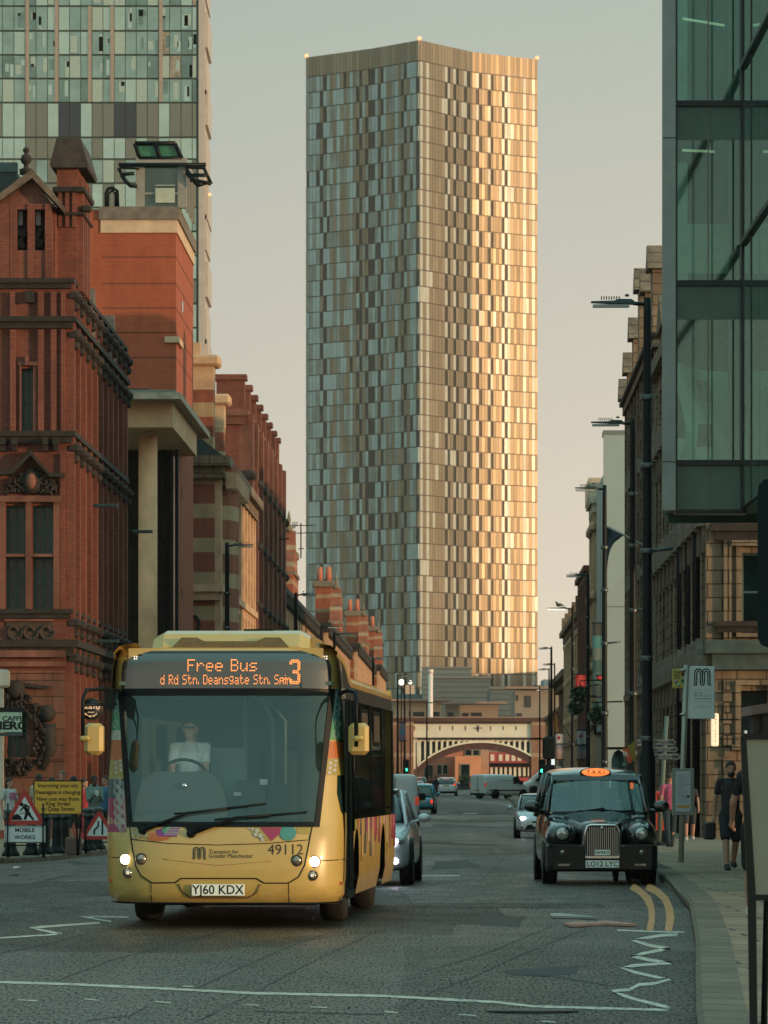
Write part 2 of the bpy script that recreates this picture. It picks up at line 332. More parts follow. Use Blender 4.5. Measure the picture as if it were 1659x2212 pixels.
road_mark([z7([(-300, 588), (0, 595), (350, 606), (750, 625), (1090, 643)])+z8([(-570, 643), (0, 655), (500, 683), (640, 700), (1225, 716)])], 5.)
for L_ in ([(1008, 370), (1150, 376), (1297, 379)], [(1268, 390), (1200, 393), (1070, 412), (1150, 437), (1235, 450), (1195, 456), (1065, 482), (1150, 500), (1245, 512), (1120, 520), (1020, 530), (1080, 552), (1185, 575), (1243, 581), (1165, 602), (1100, 606), (1060, 628), (980, 634), (1080, 668), (1235, 706)]):
    road_mark([z8(L_)], 6.2 if len(L_) > 3 else 3.4)
road_mark([z7([(-200, 410), (0, 404), (262, 387)])], 3); road_mark([z7([(265, 387), (128, 360), (430, 338)])], 4.6)
road_mark([z7([(480, 333), (352, 311), (555, 314)])], 3.4)
road_mark([z8([(1070, 178), (1110, 205), (1140, 235), (1155, 275), (1158, 320), (1148, 372)])], 15, my); road_mark([z8([(1135, 180), (1180, 203), (1215, 235), (1232, 275), (1238, 320), (1228, 374)])], 17, my)
road_mark([z8([(165, 134), (330, 134)])], 2.6)
for a in ([(1000, 1757.5), (1030, 1757)], [(1020, 1735), (1045, 1734)]): road_mark([a], 1.6)
for L_ in ([(790, 612), (835, 614)], [(670, 680), (740, 685)], [(1052, 692), (1120, 696)], [(1340, 702), (1415, 706)], [(365, 668), (430, 674)], [(80, 672), (160, 676)]): road_mark([z7(L_)], 2.2)
for L_ in ([(325, 735), (400, 741)], [(0, 722), (60, 728)], [(680, 765), (740, 768)]): road_mark([z8(L_)], 2.2)
seam = mat('tar_seam', (.016, .016, .014), .7, var=.3)
for L_ in ([(240, 590), (480, 500), (720, 440), (980, 370)], [(840, 625), (1020, 540), (1230, 450), (1390, 390)], [(850, 765), (1100, 640), (1300, 530), (1640, 370)], [(380, 760), (560, 740), (640, 700)], [(0, 470), (200, 430), (400, 380)], [(1100, 720), (1400, 728), (1659, 733)]):
    road_mark([z7(L_)], 1.5, seam, 'tar_seam', .6, .003)
for L_ in ([(0, 350), (30, 345), (33, 300), (150, 235)], [(170, 550), (440, 470), (730, 350)], [(20, 735), (200, 640), (390, 570), (560, 490), (880, 360)], [(590, 775), (610, 720), (680, 680)], [(400, 170), (520, 60)], [(560, 560), (760, 574), (960, 608), (990, 610)], [(100, 265), (420, 270), (690, 275)]):
    road_mark([z8(L_)], 1.4, seam, 'tar_seam', .6, .003)
pm = mat('asphalt_patch', (.02, .019, .016), .7, var=.4, scale=5, bump=.3)
pm2 = mat('asphalt_patch_pale', (.070, .068, .057), .5, var=.4, scale=5, bump=.3)
def gpoly(pts, m, name, h=.002):
    d = []
    for (a, b), (c, e) in zip(pts, pts[1:]+pts[:1]):
        n = max(1, int(math.hypot(c-a, e-b)/7)); d += [(a+(c-a)*i/n+rnd.uniform(-3.5, 3.5), b+(e-b)*i/n+rnd.uniform(-1, 1)) for i in range(n)]
    g = MB(); vs = [G(u, v) for u, v in d]; g.add([(x, y, gz(y)+h) for x, y in vs], [tuple(range(len(vs)))], False); tag(g.build(name, m), kind='structure')
gpoly([(1200, 2088), (1249, 2086), (1247, 2103), (1190, 2108), (1100, 2104), (1085, 2098)], pm, 'road_patch')
gpoly([(1140, 1980), (1040, 1978), (1000, 1996), (1120, 2002)], pm, 'road_patch'); pass
gpoly([(940, 1861), (1010, 1857), (1040, 1873), (930, 1880)], pm, 'road_patch'); pass
pass; pass; pass
g = MB(); x, y = G(1150, 2185); g.lathe([(0, .0), (.3, .002), (.32, .006)], (x, y, gz(y)), 20); tag(g.build('manhole_cover', mat('cast_iron', (.03, .032, .03), .5, .3)), 'round iron manhole cover in the road near the front white line', 'manhole cover')
def scrap(name, pts, m, label, cat):
    g = MB(); top = []; 
    for u, v in pts:
        x, y = G(u, v); top.append((x, y))
    g.prism([(a, b) for a, b in top], 'z', .006, .03); tag(g.build(name, m), label, cat)
scrap('cardboard_scrap', z8([(775, 350), (830, 340), (860, 341), (885, 345), (960, 338), (1000, 342), (1095, 352), (1040, 355), (960, 351), (900, 352), (850, 358), (800, 357)]), mat('pink_card', (.42, .23, .18), .8), 'flattened pinkish scrap of card lying on the road before the taxi', 'litter')
scrap('paper_scrap', z8([(718, 308), (760, 306), (860, 316), (930, 325), (850, 321), (722, 318)]), mat('grey_paper', (.35, .38, .35), .7), 'thin pale strip of paper lying just behind the pink scrap on the road', 'litter')
scrap('paper_cup', z7([(55, 128), (80, 126), (85, 133), (60, 136)]), mat('pink_cup', (.55, .33, .38), .6), 'small pink crushed cup by the left wheel on the road', 'litter')
scrap('leaflet', z8([(1522, 628), (1532, 628), (1538, 664), (1528, 664)]), mat('grey_paper', (.3, .3, .3), .7), 'narrow pale leaflet dropped on the right pavement slabs', 'litter')
# ---------------------------------------------------------------- towers and far buildings
def gold_tower():
    d = 1312.; B = gz(d); H = 1598*d/F+EH-B-0.; A = Vector((PX(906, d), d))
    def corner(u, v): dd = d*1598/(HY-v); return Vector((PX(u, dd), dd))
    rc = corner(1019, 1685-1572.5); rr = corner(1160, 1685-1556); lc = corner(805, 1685-1580); ll = corner(662, 1685-1560.5)
    back = Vector((A.x+4, A.y+62))
    t = thing('skyscraper', 'tall bronze and glass residential tower glowing gold on its right side, rising over the street', 'skyscraper', (A.x, A.y, B))
    loc = lambda p, z: (p.x-A.x, p.y-A.y, z)
    ring = [ll, lc, A, rc, rr, back]; g = MB(); g.loft([[loc(p, 0) for p in ring], [loc(p, H-1.5) for p in ring]], True)
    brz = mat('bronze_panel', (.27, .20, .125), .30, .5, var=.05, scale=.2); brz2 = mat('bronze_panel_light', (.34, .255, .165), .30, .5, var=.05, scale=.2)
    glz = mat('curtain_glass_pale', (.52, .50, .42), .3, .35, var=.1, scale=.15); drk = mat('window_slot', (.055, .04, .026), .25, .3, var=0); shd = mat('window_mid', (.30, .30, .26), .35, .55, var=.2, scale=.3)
    cool = mat('curtain_glass_shade_side', (.42, .50, .48), .3, .7, var=.15, scale=.15); line = mat('bronze_joint', (.12, .10, .08), .5, .5, var=0)  # left faces only: their cool reflected tone is put into this colour
    g.build('core', line, t); P = MB(); rows = 45; top = 5.4; rh = (H-top)/rows; r2 = random.Random(5)
    pats = {'l2': 'GgLLBdLBBLBBBLBBdBBdLBBB'[:20], 'l1': 'dLBdLBBBLBBdBLLB', 'r1': 'LBLBBBBBLdBLdBBLdB', 'r2': 'BLdBBLdBBBLdLBBBBLBBLB'}
    for key, a, b in (('l2', ll, lc), ('l1', lc, A), ('r1', A, rc), ('r2', rc, rr)):
        pt = pats[key]; n = len(pt); dr = (b-a)/n; nn = Vector((dr.y, -dr.x)).normalized()
        ws = [r2.uniform(.85, 1.15) for _ in range(n)]; cum = [0]
        for q in ws: cum.append(cum[-1]+q)
        for i in range(n):
            for j in range(rows+1):
                z0 = j*rh; z1 = z0+rh-.28; c = pt[i]
                if j == rows: z0, z1, c = H-top, H, 'B'
                if j % 2 and j < rows: c = pt[(i+1) % n] if 'd' in (pt[(i+1) % n], c) else c
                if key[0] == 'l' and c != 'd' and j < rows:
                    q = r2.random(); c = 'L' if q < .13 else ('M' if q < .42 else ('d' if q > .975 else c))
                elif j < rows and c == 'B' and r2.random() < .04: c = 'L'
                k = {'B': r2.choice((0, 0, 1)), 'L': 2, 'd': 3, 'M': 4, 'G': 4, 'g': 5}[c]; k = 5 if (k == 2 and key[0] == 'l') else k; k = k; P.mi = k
                s0 = a+(b-a)*(cum[i]/cum[-1]); s1 = a+(b-a)*(cum[i+1]/cum[-1]); e = (s1-s0)*.03
                o0, o1 = (.05, .05) if c == 'd' else ((.285, .265) if (i+j) % 2 else (.265, .28))
                if j == rows: o0, o1 = (.285, .265) if i % 2 else (.265, .28)
                o0 += r2.uniform(-.02, .02); p0 = s0+e+nn*o0; p1 = s1-e+nn*o1
                q0, q1 = s0+e, s1-e
                P.add([loc(p0, z0), loc(p1, z0), loc(p1, z1), loc(p0, z1), loc(q0, z0), loc(q1, z0), loc(q1, z1), loc(q0, z1)],
                      [(0, 1, 2, 3), (3, 2, 6, 7), (0, 3, 7, 4), (1, 5, 6, 2), (0, 4, 5, 1)], False)
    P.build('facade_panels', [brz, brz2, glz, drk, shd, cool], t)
    for p in (A, ll, rr):
        m = MB(); m.ball(loc(p, H+.5), .55, 8, 6); m.build('beacon', mat('beacon_lit', (.8, .3, .15), .5, emit=(1, .35, .15), es=2, var=0), t)
gold_tower()
def glass_tower():
    Y = 607.; B = gz(Y); x1 = PX(429, Y); x0 = PX(-60, Y)
    t = thing('glass_tower', 'green glass residential tower with pale and grey panels behind the brick buildings', 'skyscraper', (x0, Y, B))
    W = x1-x0; z800 = PZ(840, Y)-B; H = PZ(-60, Y)-B; g = MB(); g.box(0, W, .3, 16, 0, H); g.build('core', mat('tower_core', (.05, .09, .08), .5), t)
    gl = [mat('tower_glass_dark', (.17, .26, .235), .12, .6, var=.25, scale=.35), mat('tower_glass_mid', (.28, .40, .36), .12, .65, var=.2, scale=.35), mat('tower_glass_pale', (.40, .53, .47), .2, .5, var=.12, scale=.4),
          mat('tower_panel_grey', (.17, .175, .145), .5, .2, var=.1), mat('tower_panel_black', (.03, .035, .05), .4, var=.1), mat('tower_blind', (.34, .43, .38), .6, var=.1), mat('tower_terracotta', (.34, .27, .22), .6, var=.1), mat('tower_lamp', (.9, .9, .7), .5, emit=(.9, 1, .75), es=1.0, var=0), mat('tower_room', (.28, .25, .19), .5, .1, var=.5, scale=1.2)]
    P = MB(); r2 = random.Random(8); cols = [u*.288 for u in ( -130, 18, 105, 190, 270, 357, 440, 522, 605, 690, 772, 857, 940, 1022, 1105, 1190, 1272, 1358, 1442, 1474)]
    vrow = [-38, 13.5, 67, 119, 170, 222, 297, 344]+[344+52*i for i in range(1, 10)]
    P.smooth = False
    for j in range(len(vrow)-1):
        z1 = PZ(vrow[j], Y)-B; z0 = PZ(vrow[j+1], Y)-B
        for i in range(len(cols)-1):
            a = PX(cols[i], Y)-x0+.04; b = PX(cols[i+1], Y)-x0-.04
            if j == 5: k = 4 if i in (6, 7, 11, 12) else (2 if i in (1, 2, 5, 8, 15) else 3)
            elif j > 5: k = r2.choice((1, 2, 2, 5, 3))
            else: k = r2.choice((0, 1, 1, 1, 1, 2, 5, 8 if i > 12 else 1))
            P.mi = k; o = r2.uniform(-.02, .02); P.box(a, b, -.05+o, .2, z0+.12, z1-.12)
            if k in (0, 1, 8) and j < 5:
                for _ in range(r2.randint(0, 2)):
                    c = r2.uniform(a, b-.3); e = min(b, c+r2.uniform(.25, .9)); P.mi = r2.choice((2, 5, 5, 0)); zt = z1-.12-r2.uniform(0, 1.2); P.box(c, e, -.08+o, -.04+o, max(z0+.2, zt-r2.uniform(.4, 2.2)), zt)
            if k in (0, 8) and j < 5 and r2.random() < .03: P.mi = 7; c = (a+b)/2; P.box(c-.18, c+.18, -.11, -.06, z0+1.6, z0+1.95)
    P.mi = 6
    for u, lo, hi in ((205, 0, 5), (425, 0, 5), (674, 1, 5), (842, 1, 5), (1207, 0, 5)):
        a = PX(u*.288-4, Y)-x0; b = PX(u*.288+4, Y)-x0; P.box(a, b, -.16, -.05, PZ(vrow[hi], Y)-B+.1, PZ(vrow[lo], Y)-B)
    P.build('facade_panels', gl, t)
    # pale end wall with stepped fins
    g = MB(); sw = mat('tower_stone', (.45, .40, .36), .7, var=.12, scale=.6)
    g.box(W, W+.75, 0, 16, 0, H); zt = 0
    for k in range(26):
        zt = 40+k*5.2+(k % 3)*.7; g.box(W+.75, W+(.95 if k % 2 else 1.1), 1, 15, zt, zt+4.4)
    g.build('end_wall', sw, t)
    m = MB(); m.ball((W+1.3, 2, PZ(416, Y)-B), .2, 8, 6); m.build('beacon', MATS['beacon_lit'], t)
glass_tower()
# bridge ----------------------------------------------------------
def bridge():
    Y = 617.; B = gz(Y); zx = lambda a: PX(822.9+a*.24, Y); zz = lambda b: PZ(1393.6+b*.24, Y)-B
    t = thing('railway_bridge', 'cream and maroon iron railway bridge with one low arch across the street', 'bridge', (0, Y, B))
    cream = mat('cream_iron', (.86, .80, .64), .6, var=.1, scale=.6); mar = mat('maroon_iron', (.10, .042, .034), .6, var=.2, scale=.8); dk = mat('bridge_dark', (.04, .03, .03), .7)  # dark brown for the ornament and girder
    x0, x1 = zx(258), zx(1462); g = MB(); g.box(x0, x1, 0, .6, zz(830), zz(693)); g.box(x0, x1, -.02, 0, zz(800), zz(796)); g.build('parapet_panel', cream, t)
    g = MB(); g.mi = 0
    for k in range(9):
        x = zx(303+k*114+(2 if k else 0)); g.box(x-.05, x+.05, -.06, -.003, zz(765), zz(728))
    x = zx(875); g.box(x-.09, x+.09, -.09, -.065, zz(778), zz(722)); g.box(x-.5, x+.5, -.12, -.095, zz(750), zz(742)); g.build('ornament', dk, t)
    g = MB(); g.box(zx(60), zx(1540), -.45, 9, zz(690), zz(655)); g.build('coping', mar, t)
    g = MB(); 
    for k in range(90):
        x = zx(62+k*16.4); g.tube([(x, -.5, zz(652)), (x, .3, zz(652))], .11, 6)
    g.build('coping_tiles', mat('coping_clay', (.36, .22, .17), .7), t)
    g = MB()
    for k in range(62):
        x = zx(268+k*19.3); g.box(x-.06, x+.06, -.25, -.002, zz(708), zz(692))
    g.build('dentil_row', mar, t)
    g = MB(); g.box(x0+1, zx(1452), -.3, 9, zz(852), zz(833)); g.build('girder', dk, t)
    def arch(u): q = (u-900)/560; return 860+165*q*q+45*q**4     # crown line of the rib, zoom rows
    us = [330+i*1130/40 for i in range(41)]
    g = MB(); g.loft([[(zx(u), -.1, zz(arch(u)+18)), (zx(u), -.1, zz(arch(u)+74+(20 if u > 900 else 8)*abs((u-900)/500))), (zx(u), 9, zz(arch(u)+74)), (zx(u), 9, zz(arch(u)+18))] for u in us], True); g.build('arch_rib', mar, t)
    g = MB(); g.loft([[(zx(u), -.25, zz(arch(u)+2)), (zx(u), -.25, zz(arch(u)+19)), (zx(u), .3, zz(arch(u)+19)), (zx(u), .3, zz(arch(u)+2))] for u in us], True)
    for k in range(24):
        u = 300+k*50
        if zz(853)-zz(arch(u)+6) > .12: g.box(zx(u)-.15, zx(u)+.15, -.12, .2, zz(arch(u)+6), zz(853))
    for u, v in ((303, 855), (1436, 1000)): pass
    g.box(zx(258), zx(290), -.1, .5, zz(1090), zz(845)); g.box(zx(325), zx(352), -.1, .5, zz(1080), zz(845)); g.box(zx(1400), zx(1460), -.1, .5, zz(1010), zz(845)); g.box(zx(288), zx(1400), -.05, .1, zz(853)-.001, zz(866)); g.build('spandrel', cream, t)
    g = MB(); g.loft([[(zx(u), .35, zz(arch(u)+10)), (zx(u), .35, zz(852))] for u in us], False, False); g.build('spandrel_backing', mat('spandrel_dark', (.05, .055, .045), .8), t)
    g = MB()
    for x in (zx(180), zx(1480)): g.box(x-1.8, x+1.6 if x < 5 else x+3, -.3, 9.5, -1, zz(690)); 
    g.build('abutments', masonry('bridge_brick', (.33, .14, .09), (.42, .2, .13), (.3, .25, .2), .5, .2, .02, .9, .3, ((.5, .36, .25), 4, .12)), t)
bridge()
def simple_block(name, label, x0, x1, y0, y1, z0, z1, m, cat='building', extra=None):
    t = thing(name, label, cat, ((x0+x1)/2, y0, gz(y0))); g = MB(); w = (x1-x0)/2; b = gz(y0); g.box(-w, w, 0, y1-y0, z0-b if z0 else 0, z1-b); g.build('wall', m, t)
    if extra: extra(t, w, b)
    return t
def FX(a, Y): return PX(822.9+a*.24, Y)
def FZ(b, Y): return PZ(1393.6+b*.24, Y)
ribs = mat('grey_ribbed_cladding', (.145, .175, .175), .55, .3, var=.08, scale=.2)
def ribbed(x0, x1, z0, z1):
    def f(t, w, b):
        g = MB(); z = z0-b+.4
        while z < z1-b-.3: g.box(-w, w, -.18, 0, z, z+.32); z += .85
        g.build('cladding_rib', ribs, t); g = MB(); g.box(-w-.2, w+.2, -.4, 4, z1-b, z1-b+.35); g.build('roof_edge', mat('roof_trim', (.2, .19, .17), .6), t)
    return f
Y = 780
simple_block('clad_building', 'dark grey ribbed metal building behind the bridge, widest of the grey ones', FX(480, Y), FX(985, Y), Y, Y+25, 0, FZ(298, Y), ribs, 'building', ribbed(0, 0, 0, FZ(298, Y)))
Y = 812
simple_block('clad_building', 'upper grey metal block with a pale end, just beneath the golden tower facade', FX(378, Y), FX(810, Y), Y, Y+25, 0, FZ(212, Y), mat('grey_cladding', (.2, .235, .23), .55, .2), 'building', ribbed(0, 0, 0, FZ(212, Y)))
Y = 745
simple_block('clad_building', 'teal grey clad block between the ribbed building and the brown flats', FX(985, Y), FX(1215, Y), Y, Y+25, 0, FZ(395, Y), ribs, 'building', ribbed(0, 0, 0, FZ(395, Y)))
def flats_windows(spec, Y):
    def f(t, w, b):
        cx = t.location.x
        for a, c, d, e in spec:
            g = MB(); x0, x1 = FX(a, Y)-cx, FX(c, Y)-cx; z0, z1 = FZ(e, Y)-b, FZ(d, Y)-b; g.box(x0, x1, -.12, 0, z0, z1); wn = g.build('window', mat('flat_frame', (.06, .05, .05), .6), t)
            p = MB(); p.box(x0+.15, x1-.15, -.16, -.125, z0+.15, z1-.15); p.build('pane', darkgl, wn)
        g = MB(); z = FZ({700: 505, 720: 530, 690: 395}[Y], Y)-b; g.box(-w-1.4, w+1.2, -1.4, 6, z, z+.35); g.build('roof', mat('flat_roof', (.34, .22, .17), .7), t)
    return f
tan = mat('tan_render', (.62, .40, .27), .8, var=.1, scale=.5)
simple_block('flats', 'peach rendered flats with a flat projecting roof, left behind the bridge', FX(120, 700), FX(545, 700), 700, 715, 0, FZ(512, 700), tan, 'building', flats_windows([(290, 390, 600, 640), (250, 270, 600, 640), (470, 530, 600, 640)], 700))
simple_block('flats', 'lower peach flats with a long overhanging roof, centre behind the bridge', FX(582, 720), FX(1055, 720), 720, 740, 0, FZ(540, 720), mat('tan_render_dull', (.36, .26, .19), .8, var=.1), 'building', flats_windows([(600, 655, 605, 640), (735, 790, 608, 640), (815, 910, 606, 640)], 720))
simple_block('flats', 'taller pale brown flats with a dark roof, right behind the bridge', FX(1205, 690), FX(1640, 690), 690, 712, 0, FZ(410, 690), mat('beige_render', (.32, .27, .21), .8, var=.12), 'building', flats_windows([(1295, 1350, 455, 560), (1222, 1270, 612, 640), (1222, 1236, 450, 500)], 690))
Y = 860
simple_block('pale_block', 'small pale peach rooftop block beside the lit globe lamps', FX(218, Y), FX(303, Y), Y, Y+5, FZ(560, Y), FZ(360, Y), mat('peach_panel', (.62, .44, .33), .7))
simple_block('pale_block', 'little peach stair block next to the white mast', FX(455, Y), FX(512, Y), Y, Y+5, FZ(560, Y), FZ(437, Y), MATS['peach_panel'])
simple_block('low_block', 'low teal roofed block left of the white mast behind the flats', FX(130, 830), FX(450, 830), 830, 850, 0, FZ(440, 830), mat('teal_roof', (.17, .23, .22), .6))
simple_block('office_block', 'slate blue office block at the foot of the tower, far right', FX(1465, 1000), FX(1604, 1000), 1000, 1020, 0, FZ(308, 1000), mat('blue_slate_panel', (.17, .24, .27), .6))
t = thing('mast', 'slim white mast standing behind the bridge parapet', 'mast', (FX(446, 690), 690, gz(690))); g = MB(); g.tube([(0, 0, 0), (0, 0, FZ(250, 690)-gz(690))], .34, 8); g.build('pole', mat('mast_white', (.85, .72, .64), .6), t); g = MB(); g.lathe([(.42, 0), (.42, .5)], (0, 0, FZ(250, 690)-gz(690)), 8); g.build('cap', MATS['mast_white'], t)
# red brick buildings seen through the arch
Y = 660; rb = mat('far_red_brick', (.52, .18, .11), .85, var=.15, scale=.4); ob = mat('far_orange_brick', (.74, .31, .17), .85, var=.12, scale=.4)
def arch_windows(spec, Y, fr=(.4, .3, .2)):
    def f(t, w, b):
        cx = t.location.x
        for a, c, d, e in spec:
            g = MB(); x0, x1 = FX(a, Y)-cx, FX(c, Y)-cx; z0, z1 = FZ(e, Y)-b, FZ(d, Y)-b; g.box(x0, x1, -.15, 0, z0, z1); wn = g.build('window', mat('far_frame', fr, .7), t)
            p = MB(); n = max(1, round((x1-x0)/1.0)); s = (x1-x0)/n
            for i in range(n): p.box(x0+i*s+.12, x0+i*s+s-.12, -.19, -.155, z0+.15, z1-.15)
            p.build('pane', darkgl, wn)
    return f
simple_block('corner_pub', 'red brick building with dark shopfront windows seen under the left of the arch', FX(240, Y), FX(668, Y), Y, Y+14, 0, FZ(1005, Y), rb, 'building', arch_windows([(270, 300, 1070, 1170), (385, 475, 1070, 1190), (500, 605, 1070, 1170)], Y))
simple_block('corner_house', 'brighter orange brick house with one tall window seen under the arch', FX(668, 652), FX(900, 652), 652, 670, 0, FZ(1000, 652), ob, 'building', arch_windows([(714, 805, 1065, 1185)], 652))
simple_block('brick_house', 'upper red brick storey with dark windows behind the orange house', FX(560, 690), FX(905, 690), 690, 698, 0, FZ(925, 690), rb, 'building', arch_windows([(755, 892, 935, 1000)], 690, (.12, .06, .05)))
simple_block('brick_house', 'narrow tan pier building between the orange house and the red station', FX(897, 655), FX(972, 655), 655, 668, 0, FZ(925, 655), mat('far_tan', (.42, .27, .19), .8, var=.2, scale=.5))
def station(t, w, b):
    Y = 672; cx = t.location.x; g = MB()
    for a in range(985, 1400, 42): g.box(FX(a, Y)-cx, FX(a, Y)-cx+.35, -.2, -.02, FZ(1180, Y)-b, FZ(1100, Y)-b)
    g.build('window_mullions', mat('cream_trim', (.8, .7, .55), .7), t); p = MB(); p.box(-w+.3, w-.3, -.02, 0, FZ(1190, Y)-b, FZ(1098, Y)-b); p.build('pane', darkgl, t)
    g = MB()
    for a in (985, 1060, 1120, 1175, 1230, 1290): g.box(FX(a, Y)-cx, FX(a+34, Y)-cx, -.12, 0, FZ(1042, Y)-b, FZ(985, Y)-b)
    g.build('station_window', MATS['cream_trim'], t); g = MB(); g.box(-w, w, -.5, 0, FZ(1092, Y)-b, FZ(1062, Y)-b); g.build('canopy', black, t)
simple_block('station_building', 'dark red station front with cream windows seen under the right of the arch', FX(972, 672), FX(1500, 672), 672, 685, 0, FZ(965, 672), mat('station_red', (.42, .07, .07), .7, var=.15, scale=.5), 'building', station)
# unseen block added beyond the right-hand row to shade the tower's foot
simple_block('shade_block', 'unseen brick block added behind the right-hand stone buildings to shade the tower', 62, 120, 1283, 1340, 0, 33, rb)
# ---------------------------------------------------------------- street buildings
def holed(mb, pt, a0, a1, z0, z1, holes, dep):
    "wall sheet with rectangular openings and reveals; pt(a, depth, z)"
    A = sorted({a0, a1}|{h[0] for h in holes}|{h[1] for h in holes}); Zs = sorted({z0, z1}|{h[2] for h in holes}|{h[3] for h in holes})
    for a, b in zip(A, A[1:]):
        for c, d in zip(Zs, Zs[1:]):
            m, n = (a+b)/2, (c+d)/2
            if any(h[0] < m < h[1] and h[2] < n < h[3] for h in holes): continue
            mb.add([pt(a, 0, c), pt(b, 0, c), pt(b, 0, d), pt(a, 0, d)], [(0, 1, 2, 3)], False)
    for a, b, c, d in holes:
        q = [(a, c), (b, c), (b, d), (a, d)]
        for (a1_, c1), (a2, c2) in zip(q, q[1:]+q[:1]): mb.add([pt(a1_, 0, c1), pt(a2, 0, c2), pt(a2, dep, c2), pt(a1_, dep, c1)], [(0, 1, 2, 3)], False)
def win(t, pt, a, b, c, d, dep, fm, gm=None, bars=(1, 1), fw=.07):
    "window part: frame, sash bars; its pane is a sub-part"
    def bx(m, a, b, d0, d1, c, d):
        P = [pt(x, y, z) for z in (c, d) for x, y in ((a, d0), (b, d0), (b, d1), (a, d1))]
        m.add(P, [(0, 3, 2, 1), (4, 5, 6, 7), (0, 1, 5, 4), (1, 2, 6, 5), (2, 3, 7, 6), (3, 0, 4, 7)], False)
    g = MB(); bx(g, a, a+fw, dep-.1, dep, c, d); bx(g, b-fw, b, dep-.1, dep, c, d); bx(g, a+fw, b-fw, dep-.1, dep, c, c+fw); bx(g, a+fw, b-fw, dep-.1, dep, d-fw, d)
    for i in range(1, bars[0]): x = a+(b-a)*i/bars[0]; bx(g, x-.035, x+.035, dep-.08, dep-.01, c+fw, d-fw)
    for i in range(1, bars[1]): z = c+(d-c)*i/bars[1]; bx(g, a+fw, b-fw, dep-.07, dep-.012, z-.03, z+.03)
    w = g.build('window', fm, t); p = MB(); bx(p, a+fw*.5, b-fw*.5, dep-.03, dep-.02, c+fw*.5, d-fw*.5); p.build('pane', gm or darkgl, w); return w
brick = masonry('red_brick', (.285, .088, .057), (.205, .066, .045), (.14, .07, .055), .24, .085, .012, .85, .45)
terra = masonry('terracotta_stone', (.25, .105, .075), (.20, .085, .06), (.17, .07, .05), .8, .4, .014, .8, .5)
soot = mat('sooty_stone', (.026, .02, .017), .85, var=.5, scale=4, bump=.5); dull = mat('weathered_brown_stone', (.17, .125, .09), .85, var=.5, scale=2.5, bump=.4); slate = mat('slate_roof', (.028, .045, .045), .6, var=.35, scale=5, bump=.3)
stripe2 = masonry('narrow_striped_brick', (.44, .12, .06), (.36, .10, .05), (.25, .12, .08), .3, .1, .01, .85, .35, ((.44, .28, .16), 1.3, .26))
brown = masonry('brown_sandstone', (.31, .225, .15), (.24, .175, .118), (.07, .05, .035), .9, .42, .02, .85, .6)
buff = mat('buff_stone', (.56, .36, .22), .85, var=.25, scale=1.4, bump=.3)
stripe = masonry('striped_brick', (.37, .11, .065), (.30, .09, .05), (.22, .11, .08), .3, .1, .01, .85, .35, ((.47, .34, .2), 1.55, .42))
framew = mat('window_frame_white', (.45, .47, .43), .5, var=.1); frameg = mat('window_frame_green', (.03, .08, .07), .5, var=.1)
tealgl = mat('teal_window_glass', (.008, .03, .032), .12, 0, var=.4, scale=.7, spec=.35)
